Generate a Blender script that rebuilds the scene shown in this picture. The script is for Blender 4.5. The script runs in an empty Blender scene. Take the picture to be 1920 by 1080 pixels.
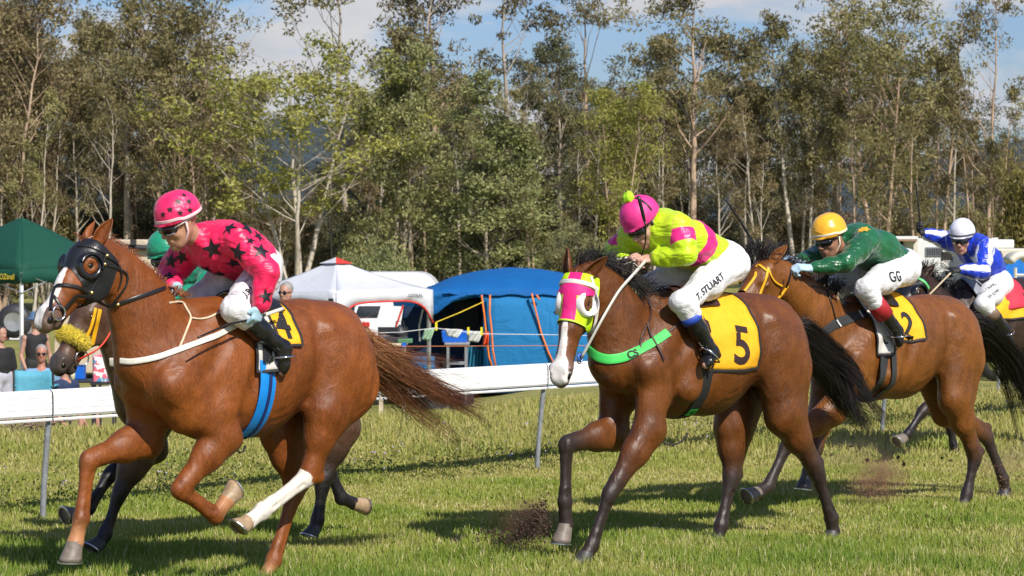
import bpy, bmesh, math, random
import numpy as np
from mathutils import Vector, Matrix
from mathutils.bvhtree import BVHTree
R = math.radians
SC = bpy.context.scene
COL = SC.collection
random.seed(7)

# ------------------------------------------------------------ camera, light, exposure
CAM_H, FOC, HOR = 1.9, 4500.0, 455.0
PITCH = math.atan((540 - HOR) / FOC)
cam_d = bpy.data.cameras.new('camera')
cam_d.sensor_width = 36
cam_d.lens = FOC / 1920 * 36
cam_d.clip_start = 0.1
cam_d.clip_end = 9000
cam = bpy.data.objects.new('camera', cam_d)
cam.location = (0, 0, CAM_H)
cam.rotation_euler = (R(90) - PITCH, 0, 0)
cam_d.dof.use_dof = True
cam_d.dof.focus_distance = 14.2
cam_d.dof.aperture_fstop = 9
COL.objects.link(cam)
SC.camera = cam

SUN_AZ, SUN_EL = R(148), R(41)          # clockwise from +Y
SV = Vector((math.sin(SUN_AZ) * math.cos(SUN_EL), math.cos(SUN_AZ) * math.cos(SUN_EL), math.sin(SUN_EL)))
sd = bpy.data.lights.new('sun', 'SUN')
sd.energy = 5.0
sd.angle = R(0.5)
sd.color = (1.0, 0.935, 0.83)
sun = bpy.data.objects.new('sun', sd)
sun.rotation_euler = (-SV).to_track_quat('-Z', 'Y').to_euler()
sun.location = (20, -20, 40)
COL.objects.link(sun)

SC.view_settings.view_transform = 'Standard'
SC.view_settings.look = 'None'
SC.view_settings.exposure = 0.20
SC.view_settings.gamma = 1.0
SC.cycles.max_bounces = 6
SC.cycles.transparent_max_bounces = 6
SC.cycles.diffuse_bounces = 2
SC.cycles.glossy_bounces = 3
SC.cycles.use_denoising = True

W = bpy.data.worlds.new('World')
SC.world = W
W.use_nodes = True
nt = W.node_tree
nt.nodes.clear()
def N(nt, t, **kw):
    n = nt.nodes.new(t)
    for k, v in kw.items():
        if k.startswith('i_'):
            k = k[2:]
            k = int(k) if k.isdigit() else k.replace('_', ' ')
            n.inputs[k].default_value = v
        else:
            setattr(n, k, v)
    return n
sky = N(nt, 'ShaderNodeTexSky', sky_type='NISHITA', sun_disc=False, sun_elevation=SUN_EL, sun_rotation=SUN_AZ, air_density=1.3, dust_density=0.6, ozone_density=2.0)
tc = N(nt, 'ShaderNodeTexCoord')
mp = N(nt, 'ShaderNodeMapping')
mp.inputs['Scale'].default_value = (1, 1, 2.6)
mp.inputs['Location'].default_value = (0.31, 0.1, 0.13)
cn = N(nt, 'ShaderNodeTexNoise', i_Scale=9.5, i_Detail=9, i_Roughness=0.55, i_Distortion=0.25)
cr = N(nt, 'ShaderNodeValToRGB')
cr.color_ramp.elements[0].position = 0.44
cr.color_ramp.elements[1].position = 0.55
cn2 = N(nt, 'ShaderNodeTexNoise', i_Scale=26, i_Detail=8, i_Roughness=0.55, i_Distortion=0.3)
cc = N(nt, 'ShaderNodeMixRGB')
cc.inputs[1].default_value = (5.6, 6.1, 7.1, 1)
cc.inputs[2].default_value = (9.6, 9.4, 9.3, 1)
tint = N(nt, 'ShaderNodeMixRGB', blend_type='MULTIPLY')
tint.inputs[0].default_value = 1.0
tint.inputs[2].default_value = (0.72, 0.90, 1.38, 1)
mx = N(nt, 'ShaderNodeMixRGB')
bg = N(nt, 'ShaderNodeBackground', i_Strength=0.072)
wo = N(nt, 'ShaderNodeOutputWorld')
L = nt.links.new
L(tc.outputs['Generated'], mp.inputs[0]); L(mp.outputs[0], cn.inputs[0]); L(mp.outputs[0], cn2.inputs[0])
sx = N(nt, 'ShaderNodeSeparateXYZ'); L(tc.outputs['Generated'], sx.inputs[0])
el = N(nt, 'ShaderNodeMapRange', interpolation_type='SMOOTHSTEP'); L(sx.outputs[2], el.inputs[0])
el.inputs['From Min'].default_value = .16; el.inputs['From Max'].default_value = .42; el.inputs['To Min'].default_value = 1; el.inputs['To Max'].default_value = 0.12
em = N(nt, 'ShaderNodeMath', operation='MULTIPLY'); L(el.outputs[0], em.inputs[1])
L(cn.outputs[0], cr.inputs[0]); L(cr.outputs[0], em.inputs[0]); L(em.outputs[0], mx.inputs[0]); L(cn2.outputs[0], cc.inputs[0])
L(sky.outputs[0], tint.inputs[1]); L(tint.outputs[0], mx.inputs[1]); L(cc.outputs[0], mx.inputs[2])
L(mx.outputs[0], bg.inputs[0]); L(bg.outputs[0], wo.inputs[0])

# ------------------------------------------------------------ picture <-> place
_cp, _sp = math.cos(PITCH), math.sin(PITCH)
def ray(u, v):
    a, b = u - 960.0, -(v - 540.0)
    return Vector((a, FOC * _cp + b * _sp, -FOC * _sp + b * _cp))
def at(u, v, Y):
    r = ray(u, v)
    return Vector((0, 0, CAM_H)) + r * (Y / r.y)
class Frame:
    """local frame of an animal: x forward, y to its left, z up, origin on the ground"""
    def __init__(s, u, Y, heading, z=0.0):
        p = at(u, 600, Y)
        s.o = Vector((p.x, Y, z))
        s.phi = math.pi + R(heading)
        s.M = Matrix.Translation(s.o) @ Matrix.Rotation(s.phi, 4, 'Z')
        s.I = s.M.inverted()
        s.co = s.I @ Vector((0, 0, CAM_H))
    def rd(s, u, v):
        return s.I.to_3x3() @ ray(u, v)
    def P(s, u, v, y=0.0):
        r = s.rd(u, v)
        return s.co + r * ((y - s.co.y) / r.y)
    def D(s, v):                    # world direction -> local
        return (s.I.to_3x3() @ Vector(v)).normalized()
    def px(s, p):
        w = s.M @ Vector(p)
        d = w - Vector((0, 0, CAM_H))
        yy = d.y * _cp - d.z * _sp
        zz = d.y * _sp + d.z * _cp
        return 960 + FOC * d.x / yy, 540 - FOC * zz / yy

# ------------------------------------------------------------ materials
def lin(h):
    if isinstance(h, (tuple, list)):
        return tuple(h) + ((1,) if len(h) == 3 else ())
    c = [int(h[i:i + 2], 16) / 255 for i in (0, 2, 4)]
    return tuple((x / 12.92 if x <= .04045 else ((x + .055) / 1.055) ** 2.4) for x in c) + (1,)
class Mat:
    def __init__(s, name):
        s.m = bpy.data.materials.new(name)
        s.m.use_nodes = True
        s.nt = s.m.node_tree
        s.nt.nodes.clear()
        s.b = s.N('ShaderNodeBsdfPrincipled')
        s.o = s.N('ShaderNodeOutputMaterial')
        s.L(s.b.outputs[0], s.o.inputs[0])
        s.tc = None
    def N(s, t, **kw):
        return N(s.nt, t, **kw)
    def L(s, a, b):
        s.nt.links.new(a, b)
    def coord(s, scale=(1, 1, 1), kind='Object', rot=(0, 0, 0)):
        if s.tc is None:
            s.tc = s.N('ShaderNodeTexCoord')
        m = s.N('ShaderNodeMapping')
        m.inputs['Scale'].default_value = scale if isinstance(scale, (tuple, list)) else (scale,) * 3
        m.inputs['Rotation'].default_value = rot
        s.L(s.tc.outputs[kind], m.inputs[0])
        return m.outputs[0]
    def noise(s, scale, detail=4, rough=.5, dist=0, stretch=(1, 1, 1), rot=(0, 0, 0)):
        n = s.N('ShaderNodeTexNoise', i_Scale=scale, i_Detail=detail, i_Roughness=rough, i_Distortion=dist)
        s.L(s.coord(stretch, rot=rot), n.inputs[0])
        return n.outputs[0]
    def ramp(s, fac, stops):
        r = s.N('ShaderNodeValToRGB')
        e = r.color_ramp.elements
        while len(e) < len(stops):
            e.new(0.5)
        for k, (p, c) in enumerate(stops):
            e[k].position = p
            e[k].color = lin(c)
        s.L(fac, r.inputs[0])
        return r.outputs[0]
    def mix(s, fac, a, b, mode='MIX'):
        m = s.N('ShaderNodeMixRGB', blend_type=mode)
        for k, x in enumerate((fac, a, b)):
            if isinstance(x, (int, float)) and k == 0:
                m.inputs[0].default_value = x
            elif isinstance(x, (str, tuple, list)):
                m.inputs[k].default_value = lin(x)
            else:
                s.L(x, m.inputs[k])
        return m.outputs[0]
    def math(s, op, a, b=None, c=None, clamp=False):
        m = s.N('ShaderNodeMath', operation=op, use_clamp=clamp)
        for k, x in enumerate((a, b, c)):
            if x is None:
                continue
            if isinstance(x, (int, float)):
                m.inputs[k].default_value = x
            else:
                s.L(x, m.inputs[k])
        return m.outputs[0]
    def attr(s, name, vec=False):
        a = s.N('ShaderNodeAttribute', attribute_name=name)
        if vec:
            x = s.N('ShaderNodeSeparateXYZ')
            s.L(a.outputs['Vector'], x.inputs[0])
            return x.outputs[0], x.outputs[1], x.outputs[2]
        return a.outputs['Fac']
    def step(s, x, edge, soft=.004):       # 0 below edge, 1 above
        m = s.N('ShaderNodeMapRange', interpolation_type='SMOOTHSTEP')
        m.inputs['From Min'].default_value = edge - soft
        m.inputs['From Max'].default_value = edge + soft
        s.L(x, m.inputs[0])
        return m.outputs[0]
    def base(s, c):
        if isinstance(c, (str, tuple, list)):
            s.b.inputs['Base Color'].default_value = lin(c)
        else:
            s.L(c, s.b.inputs['Base Color'])
    def set(s, **kw):
        for k, v in kw.items():
            i = s.b.inputs[k.replace('_', ' ')]
            if isinstance(v, (int, float, tuple)):
                i.default_value = v
            else:
                s.L(v, i)
        return s
    def bump(s, h, strength=.3, dist=.01):
        b = s.N('ShaderNodeBump')
        b.inputs['Strength'].default_value = strength
        b.inputs['Distance'].default_value = dist
        s.L(h, b.inputs['Height'])
        s.L(b.outputs[0], s.b.inputs['Normal'])
def simple(name, c, rough=.6, metal=0, var=.12, nscale=14, bump=.0, bscale=60, bdist=.004, spec=.5, **kw):
    m = Mat(name)
    col = lin(c)
    n = m.noise(nscale, 5, .6)
    lo = tuple(x * (1 - var) for x in col[:3])
    hi = tuple(min(1, x * (1 + var)) for x in col[:3])
    m.base(m.ramp(n, [(.3, lo), (.7, hi)]))
    m.set(Roughness=rough, Metallic=metal, **{'Specular_IOR_Level': spec}, **kw)
    if bump:
        m.bump(m.noise(bscale, 4, .6), bump, bdist)
    return m.m

# ------------------------------------------------------------ objects
def thing(name, label, cat, loc=(0, 0, 0), rotz=0, group=None):
    o = bpy.data.objects.new(name, None)
    o.empty_display_size = .2
    COL.objects.link(o)
    o.location = loc
    o.rotation_euler = (0, 0, rotz)
    o['label'] = label
    o['category'] = cat
    if group:
        o['group'] = group
    return o
def tag(o, label, cat, group=None, kind=None):
    if label: o['label'] = label
    if cat: o['category'] = cat
    if group: o['group'] = group
    if kind: o['kind'] = kind
    return o
def mesh_np(name, V, F, smooth=True, attrs=None):
    me = bpy.data.meshes.new(name)
    V = np.asarray(V, np.float32)
    if isinstance(F, np.ndarray):
        me.vertices.add(len(V)); me.vertices.foreach_set('co', V.ravel())
        k = F.shape[1]
        me.loops.add(F.size); me.loops.foreach_set('vertex_index', F.astype(np.int32).ravel())
        me.polygons.add(len(F)); me.polygons.foreach_set('loop_start', np.arange(0, F.size, k, dtype=np.int32))
        me.update(calc_edges=True)
    else:
        me.from_pydata([tuple(map(float, v)) for v in V], [], [tuple(int(i) for i in f) for f in F])
        me.update()
    if smooth:
        me.polygons.foreach_set('use_smooth', np.ones(len(me.polygons), bool))
    for k, a in (attrs or {}).items():
        a = np.asarray(a, np.float32)
        if a.ndim == 1:
            at_ = me.attributes.new(k, 'FLOAT', 'POINT'); at_.data.foreach_set('value', a)
        else:
            at_ = me.attributes.new(k, 'FLOAT_VECTOR', 'POINT'); at_.data.foreach_set('vector', a.ravel())
    return me
def obj(name, me, m, parent=None, loc=None):
    o = bpy.data.objects.new(name, me)
    COL.objects.link(o)
    if m is not None and not len(me.materials):
        me.materials.append(m)
    if parent is not None:
        o.parent = parent
    if loc is not None:
        o.location = loc
    return o
class MB:
    """collects simple shapes and links them as one mesh"""
    def __init__(s):
        s.V, s.F = [], []
    def add(s, V, F):
        k = len(s.V)
        s.V += [Vector(v) for v in V]
        s.F += [tuple(i + k for i in f) for f in F]
        return s
    def box(s, c, d, rz=0, rx=0, ry=0, taper=1.0):
        M = Matrix.Rotation(rz, 3, 'Z') @ Matrix.Rotation(ry, 3, 'Y') @ Matrix.Rotation(rx, 3, 'X')
        V = []
        for sz in (-1, 1):
            t = taper if sz > 0 else 1
            for sx, sy in ((-1, -1), (1, -1), (1, 1), (-1, 1)):
                V.append(Vector(c) + M @ Vector((sx * d[0] / 2 * t, sy * d[1] / 2 * t, sz * d[2] / 2)))
        return s.add(V, [(3, 2, 1, 0), (4, 5, 6, 7), (0, 1, 5, 4), (1, 2, 6, 5), (2, 3, 7, 6), (3, 0, 4, 7)])
    def tube(s, pts, r, n=8, cap=True, flat=1.0, ref=None):
        pts = [Vector(p) for p in pts]
        rs = r if isinstance(r, (list, tuple)) else [r] * len(pts)
        V, F = [], []
        up = None
        for i, p in enumerate(pts):
            t = (pts[min(i + 1, len(pts) - 1)] - pts[max(i - 1, 0)])
            t = t.normalized() if t.length > 1e-9 else Vector((0, 0, 1))
            if up is None:
                up = Vector(ref) if ref is not None else (Vector((0, 0, 1)) if abs(t.z) < .9 else Vector((1, 0, 0)))
            x = t.cross(up)
            x = x.normalized() if x.length > 1e-6 else t.orthogonal().normalized()
            up = x.cross(t).normalized()
            for k in range(n):
                a = 2 * math.pi * k / n
                V.append(p + (x * math.cos(a) + up * math.sin(a) * flat) * rs[i])
        for i in range(len(pts) - 1):
            for k in range(n):
                a, b = i * n + k, i * n + (k + 1) % n
                F.append((a, b, b + n, a + n))
        if cap:
            F.append(tuple(range(n))[::-1]); F.append(tuple(range(len(pts) * n - n, len(pts) * n)))
        return s.add(V, F)
    def lathe(s, prof, c, ax=(0, 0, 1), n=24, arc=(0, 2 * math.pi), ref=None):
        ax = Vector(ax).normalized()
        x = (Vector(ref) - ax * Vector(ref).dot(ax)).normalized() if ref is not None else ax.orthogonal().normalized()
        y = ax.cross(x)
        full = abs(arc[1] - arc[0] - 2 * math.pi) < 1e-6
        m = n if full else n + 1
        V, F = [], []
        for (r, h) in prof:
            for k in range(m):
                a = arc[0] + (arc[1] - arc[0]) * k / n
                V.append(Vector(c) + ax * h + (x * math.cos(a) + y * math.sin(a)) * r)
        for i in range(len(prof) - 1):
            for k in range(n):
                a, b = i * m + k, i * m + (k + 1) % m
                F.append((a, b, b + m, a + m))
        return s.add(V, F)
    def slab(s, G, th=.004, up=None):
        """G: rows x cols of points -> thin closed sheet; thickness below the normals"""
        n, m = len(G), len(G[0])
        P = [[Vector(p) for p in r] for r in G]
        V, F = [], []
        NN = []
        for i in range(n):
            for j in range(m):
                a = P[min(i + 1, n - 1)][j] - P[max(i - 1, 0)][j]
                b = P[i][min(j + 1, m - 1)] - P[i][max(j - 1, 0)]
                q = a.cross(b)
                NN.append(q.normalized() if q.length > 1e-12 else Vector((0, 0, 1)))
        for i in range(n):
            for j in range(m): V.append(P[i][j])
        for i in range(n):
            for j in range(m): V.append(P[i][j] - NN[i * m + j] * th)
        o = n * m
        for i in range(n - 1):
            for j in range(m - 1):
                a = i * m + j
                F.append((a, a + m, a + m + 1, a + 1)); F.append((o + a, o + a + 1, o + a + m + 1, o + a + m))
        for j in range(m - 1):
            F.append((j, j + 1, o + j + 1, o + j)); a = (n - 1) * m + j; F.append((a + 1, a, o + a, o + a + 1))
        for i in range(n - 1):
            a = i * m; F.append((a + m, a, o + a, o + a + m)); a = i * m + m - 1; F.append((a, a + m, o + a + m, o + a))
        return s.add(V, F)
    def prism(s, poly, d):
        """poly: 3D outline; d: extrusion vector"""
        n = len(poly); d = Vector(d)
        V = [Vector(p) for p in poly] + [Vector(p) + d for p in poly]
        F = [tuple(range(n))[::-1], tuple(range(n, 2 * n))] + [(i, (i + 1) % n, (i + 1) % n + n, i + n) for i in range(n)]
        return s.add(V, F)
    def me(s, name, smooth=False, fix=True):
        m = bpy.data.meshes.new(name)
        m.from_pydata([tuple(v) for v in s.V], [], s.F)
        m.update()
        if fix:
            b = bmesh.new(); b.from_mesh(m); bmesh.ops.recalc_face_normals(b, faces=b.faces); b.to_mesh(m); b.free()
        if smooth:
            m.polygons.foreach_set('use_smooth', np.ones(len(m.polygons), bool))
        return m
    def build(s, name, m, parent=None, smooth=False, bevel=0, loc=None):
        o = obj(name, s.me(name, smooth), m, parent, loc)
        if bevel:
            b = o.modifiers.new('b', 'BEVEL'); b.width = bevel; b.segments = 2; b.limit_method = 'ANGLE'
        return o

# ------------------------------------------------------------ organic surfaces: smooth unions of tapered shapes, meshed by surface nets
def A3(v):
    return np.array((v[0], v[1], v[2]), np.float32)
class Sdf:
    def __init__(s, lo, hi, h):
        s.h = h
        s.lo = np.array(lo, np.float32)
        s.n = np.ceil((np.array(hi) - s.lo) / h).astype(int) + 1
        s.f = np.full(tuple(s.n), 0.3, np.float32)
        s.ax = [s.lo[i] + h * np.arange(s.n[i], dtype=np.float32) for i in range(3)]
    def sub(s, lo, hi):
        a = np.clip(np.floor((lo - s.lo) / s.h).astype(int), 0, s.n)
        b = np.clip(np.ceil((hi - s.lo) / s.h).astype(int) + 1, 0, s.n)
        if (b <= a).any(): return None, None
        sl = tuple(slice(a[i], b[i]) for i in range(3))
        X = s.ax[0][sl[0]][:, None, None]; Y = s.ax[1][sl[1]][None, :, None]; Z = s.ax[2][sl[2]][None, None, :]
        return sl, (X, Y, Z)
    def cone(s, a, b, ra, rb=None, n=(0, 1, 0), k=.03, op='add'):
        a, b, n = A3(a), A3(b), A3(Vector(n).normalized())
        rb = ra if rb is None else rb
        ra = (ra, ra) if isinstance(ra, (int, float)) else ra
        rb = (rb, rb) if isinstance(rb, (int, float)) else rb
        m = max(max(ra), max(rb)) + k + 2 * s.h
        sl, g = s.sub(np.minimum(a, b) - m, np.maximum(a, b) + m)
        if sl is None: return s
        X, Y, Z = g
        d = b - a; dd = float((d * d).sum())
        px, py, pz = X - a[0], Y - a[1], Z - a[2]
        if dd > 1e-10:
            t = np.clip((px * d[0] + py * d[1] + pz * d[2]) / dd, 0, 1)
            px = px - t * d[0]; py = py - t * d[1]; pz = pz - t * d[2]
        else:
            t = 0.0
        q2 = px * px + py * py + pz * pz
        rn = ra[0] + (rb[0] - ra[0]) * t; rm = ra[1] + (rb[1] - ra[1]) * t
        if ra[0] == ra[1] and rb[0] == rb[1]:
            dist = np.sqrt(q2) - rn
        else:
            qn2 = (px * n[0] + py * n[1] + pz * n[2]) ** 2
            qm2 = np.maximum(q2 - qn2, 0)
            k0 = np.sqrt(qn2 / rn ** 2 + qm2 / rm ** 2)
            k1 = np.sqrt(qn2 / rn ** 4 + qm2 / rm ** 4) + 1e-9
            dist = k0 * (k0 - 1) / k1
            dist = np.where(k0 < .05, -np.minimum(rn, rm), dist)
        f = s.f[sl]
        if op == 'add':
            hh = np.maximum(k - np.abs(f - dist), 0) / k
            s.f[sl] = np.minimum(f, dist) - hh * hh * k * .25
        else:
            hh = np.maximum(k - np.abs(f + dist), 0) / k
            s.f[sl] = np.maximum(f, -dist) + hh * hh * k * .25
        return s
    def chain(s, pts, n=(0, 1, 0), k=.03):
        for (a, ra), (b, rb) in zip(pts[:-1], pts[1:]):
            s.cone(a, b, ra, rb, n, k)
        return s
    def cut(s, p, n, region=None):
        """remove everything on the side n points to"""
        p, n = A3(p), A3(Vector(n).normalized())
        X, Y, Z = s.ax[0][:, None, None], s.ax[1][None, :, None], s.ax[2][None, None, :]
        d = (X - p[0]) * n[0] + (Y - p[1]) * n[1] + (Z - p[2]) * n[2]
        if region is not None:
            c, r = A3(region[0]), region[1]
            w = (X - c[0]) ** 2 + (Y - c[1]) ** 2 + (Z - c[2]) ** 2 > r * r
            d = np.where(w, -1, d)
        s.f = np.maximum(s.f, d.astype(np.float32))
        return s
    def wrinkle(s, amp, freq, dirs=None, seed=0, ridge=.5):
        X, Y, Z = s.ax[0][:, None, None], s.ax[1][None, :, None], s.ax[2][None, None, :]
        rg = np.random.RandomState(seed)
        out = 0
        for o in range(3):
            for _ in range(3):
                v = rg.normal(size=3); v /= np.linalg.norm(v)
                if dirs is not None:
                    v = v * .45 + np.array(dirs); v /= np.linalg.norm(v)
                w = rg.normal(size=3); w /= np.linalg.norm(w)
                ph = rg.uniform(0, 6.28, 2)
                fr = freq * (1.9 ** o) * rg.uniform(.75, 1.3)
                wob = np.sin((X * w[0] + Y * w[1] + Z * w[2]) * fr * .7 + ph[1]) * 1.4
                sn = np.sin((X * v[0] + Y * v[1] + Z * v[2]) * fr + wob + ph[0])
                out = out + ((1 - np.abs(sn)) * 2 - 1 if o else sn) * (.5 ** o)
        s.f += (out * amp / 3).astype(np.float32)
        return s
    def mesh(s):
        f = s.f
        ins = f < 0
        c = ins[:-1, :-1, :-1].astype(np.int8)
        tot = sum(ins[i:ins.shape[0] - 1 + i, j:ins.shape[1] - 1 + j, k:ins.shape[2] - 1 + k].astype(np.int8) for i in (0, 1) for j in (0, 1) for k in (0, 1))
        act = (tot > 0) & (tot < 8)
        I, J, K = np.nonzero(act)
        idx = np.full(act.shape, -1, np.int32)
        idx[I, J, K] = np.arange(len(I))
        cn = [(i, j, k) for i in (0, 1) for j in (0, 1) for k in (0, 1)]
        vals = {q: f[I + q[0], J + q[1], K + q[2]] for q in cn}
        S = np.zeros((len(I), 3), np.float32); C = np.zeros(len(I), np.float32)
        for a in cn:
            for ax in range(3):
                if a[ax]: continue
                b = list(a); b[ax] = 1; b = tuple(b)
                va, vb = vals[a], vals[b]
                x = (va < 0) != (vb < 0)
                t = np.where(x, va / np.where(x, va - vb, 1), 0)
                p = np.tile(np.array(a, np.float32), (len(I), 1)); p[:, ax] += t
                S[x] += p[x]; C[x] += 1
        V = (S / C[:, None] + np.stack([I, J, K], 1)) * s.h + s.lo
        Fs = []
        for ax in range(3):
            o1, o2 = [(1, 2), (2, 0), (0, 1)][ax]
            lo = [slice(None)] * 3; hi = [slice(None)] * 3
            lo[ax] = slice(None, -1); hi[ax] = slice(1, None)
            ch = ins[tuple(lo)] != ins[tuple(hi)]
            E = np.stack(np.nonzero(ch), 1)
            E = E[(E[:, o1] > 0) & (E[:, o2] > 0) & (E[:, o1] < s.n[o1] - 1) & (E[:, o2] < s.n[o2] - 1)]
            inside = ins[E[:, 0], E[:, 1], E[:, 2]]
            q = []
            for da, db in ((-1, -1), (0, -1), (0, 0), (-1, 0)):
                e = E.copy(); e[:, o1] += da; e[:, o2] += db
                q.append(idx[e[:, 0], e[:, 1], e[:, 2]])
            q = np.stack(q, 1)
            q[~inside] = q[~inside][:, ::-1]
            Fs.append(q)
        F = np.concatenate(Fs)
        F = F[(F >= 0).all(1)]
        # two light smoothing passes remove the stair-stepping of the grid
        for w in (.5, .5):
            acc = np.zeros_like(V); cnt = np.zeros(len(V), np.float32)
            for a in range(4):
                b = (a + 1) % 4
                np.add.at(acc, F[:, a], V[F[:, b]]); np.add.at(acc, F[:, b], V[F[:, a]])
                np.add.at(cnt, F[:, a], 1); np.add.at(cnt, F[:, b], 1)
            V = V * (1 - w) + acc / np.maximum(cnt, 1)[:, None] * w
        return V.astype(np.float32), F
def vnormals(V, F):
    n = np.cross(V[F[:, 2]] - V[F[:, 0]], V[F[:, 3]] - V[F[:, 1]])
    out = np.zeros_like(V)
    for a in range(4):
        np.add.at(out, F[:, a], n)
    return out / np.maximum(np.linalg.norm(out, axis=1), 1e-9)[:, None]
def bvh(V, F):
    return BVHTree.FromPolygons(V.tolist(), F.tolist())
def shell(V, F, keep, off=.005, skirt=.006):
    """a close-fitting cover over the faces whose vertices are all kept"""
    N_ = vnormals(V, F)
    fk = keep[F].all(1)
    F2 = F[fk]
    used, inv = np.unique(F2, return_inverse=True)
    F2 = inv.reshape(F2.shape)
    V2 = V[used] + N_[used] * off
    # boundary skirt
    e = np.concatenate([F2[:, [i, (i + 1) % 4]] for i in range(4)])
    key = e[:, 0].astype(np.int64) * len(V2) + e[:, 1]
    rev = e[:, 1].astype(np.int64) * len(V2) + e[:, 0]
    be = e[~np.isin(key, rev)]
    V3 = V[used] - N_[used] * skirt
    Fb = np.stack([be[:, 1], be[:, 0], be[:, 0] + len(V2), be[:, 1] + len(V2)], 1)
    Vt = np.concatenate([V2, V3])
    Ft = np.concatenate([F2, Fb])
    u2, inv2 = np.unique(Ft, return_inverse=True)
    src = np.concatenate([used, used])[u2]
    return Vt[u2], inv2.reshape(Ft.shape), src

# ------------------------------------------------------------ things laid on surfaces
def hit(bv, fr, u, v):
    h = bv.ray_cast(fr.co, fr.rd(u, v).normalized())
    if h[0] is None:
        # nearest point to the ray at body depth
        p = fr.P(u, v, 0.2)
        q = bv.find_nearest(p)
        return q[0], q[1]
    return h[0], h[1]
def resample(pts, step):
    pts = [Vector(p) for p in pts]
    out = [pts[0]]
    for a, b in zip(pts[:-1], pts[1:]):
        n = max(1, int((b - a).length / step))
        for i in range(1, n + 1):
            out.append(a.lerp(b, i / n))
    return out
def smooth_pts(P, it=2):
    P = [Vector(p) for p in P]
    for _ in range(it):
        P = [P[0]] + [(P[i - 1] + P[i] * 2 + P[i + 1]) / 4 for i in range(1, len(P) - 1)] + [P[-1]]
    return P
def ribbon(mb, P, Nn, w, th=.004, off=.002, closed=False):
    """flat band following points P with surface normals Nn"""
    n = len(P)
    G = []
    for i in range(n):
        if closed:
            t = P[(i + 1) % n] - P[i - 1]
        else:
            t = P[min(i + 1, n - 1)] - P[max(i - 1, 0)]
        t = t.normalized() if t.length > 1e-9 else Vector((1, 0, 0))
        s = t.cross(Nn[i]).normalized()
        nn = s.cross(t).normalized()
        ww = w[i] if isinstance(w, (list, tuple)) else w
        c = P[i] + nn * (off + th)
        G.append([c - s * ww / 2, c - s * ww * .3 + nn * th * .3, c + s * ww * .3 + nn * th * .3, c + s * ww / 2, c + s * ww / 2 - nn * th, c - s * ww / 2 - nn * th])
    V = [p for r in G for p in r]
    F = []
    m = 6
    for i in range(n if closed else n - 1):
        for k in range(m):
            a = i * m + k; b = i * m + (k + 1) % m
            j = ((i + 1) % n) * m
            F.append((a, b, j + (k + 1) % m, j + k))
    if not closed:
        F.append(tuple(range(m))[::-1]); F.append(tuple(range((n - 1) * m, n * m)))
    mb.add(V, F)
    return mb
def strap(mb, bv, fr, uv, w, th=.004, off=.001, step=5, it=2):
    pts = resample([Vector((u, v, 0)) for u, v in uv], step)
    pts = smooth_pts(pts, 2)
    hs = [hit(bv, fr, p.x, p.y) for p in pts]
    P = smooth_pts([h[0] for h in hs], it)
    Nn = smooth_pts([h[1] for h in hs], it)
    return ribbon(mb, P, [n.normalized() for n in Nn], w, th, off)
def ring(mb, bv, c, a1, a2, w, th=.004, off=.002, n=72, arc=(0, 360)):
    c, a1, a2 = Vector(c), Vector(a1).normalized(), Vector(a2).normalized()
    P, Nn = [], []
    full = arc[1] - arc[0] >= 360
    for i in range(n if full else n + 1):
        a = R(arc[0] + (arc[1] - arc[0]) * i / n)
        d = a1 * math.cos(a) + a2 * math.sin(a)
        h = bv.ray_cast(c + d * 1.2, -d)
        if h[0] is None: continue
        P.append(h[0]); Nn.append(d)
    P = smooth_pts(P, 2)
    return ribbon(mb, P, Nn, w, th, off, closed=full)
def star(r, k=5, inner=.42):
    return [(math.sin(math.pi * i / k) * (r if i % 2 == 0 else r * inner), math.cos(math.pi * i / k) * (r if i % 2 == 0 else r * inner)) for i in range(2 * k)]
def text2d(t, size, cuts=1, bold=0.0):
    cu = bpy.data.curves.new('t', 'FONT')
    cu.body = t; cu.size = size; cu.align_x = 'CENTER'; cu.align_y = 'CENTER'; cu.resolution_u = 4
    cu.offset = bold
    o = bpy.data.objects.new('t', cu)
    COL.objects.link(o)
    bpy.context.view_layer.update()
    me = bpy.data.meshes.new_from_object(o)
    bpy.data.objects.remove(o); bpy.data.curves.remove(cu)
    b = bmesh.new(); b.from_mesh(me); bpy.data.meshes.remove(me)
    bmesh.ops.triangulate(b, faces=b.faces)
    if cuts: bmesh.ops.subdivide_edges(b, edges=b.edges, cuts=cuts)
    V = [(v.co.x, v.co.y) for v in b.verts]; b.verts.index_update()
    F = [tuple(v.index for v in f.verts) for f in b.faces]
    b.free()
    return V, F
def poly2d(out, cuts=2):
    b = bmesh.new()
    vs = [b.verts.new((x, y, 0)) for x, y in out]
    c = b.verts.new((0, 0, 0))
    for i in range(len(vs)):
        b.faces.new((vs[i], vs[(i + 1) % len(vs)], c))
    bmesh.ops.subdivide_edges(b, edges=b.edges, cuts=cuts, use_grid_fill=True)
    b.verts.index_update()
    r = [(v.co.x, v.co.y) for v in b.verts], [tuple(v.index for v in f.verts) for f in b.faces]
    b.free()
    return r
def decal(mb, bv, V2, F2, c, n, up, off=.003, reach=.12):
    c, n = Vector(c), Vector(n).normalized()
    up = (Vector(up) - n * Vector(up).dot(n)).normalized()
    rt = up.cross(n)
    V = []
    for x, y in V2:
        p = c + rt * x + up * y
        h = bv.ray_cast(p + n * reach, -n, reach * 2)
        if h[0] is None:
            h = bv.find_nearest(p)
        V.append(h[0] + n * off)
    mb.add(V, F2)
    return mb
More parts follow.
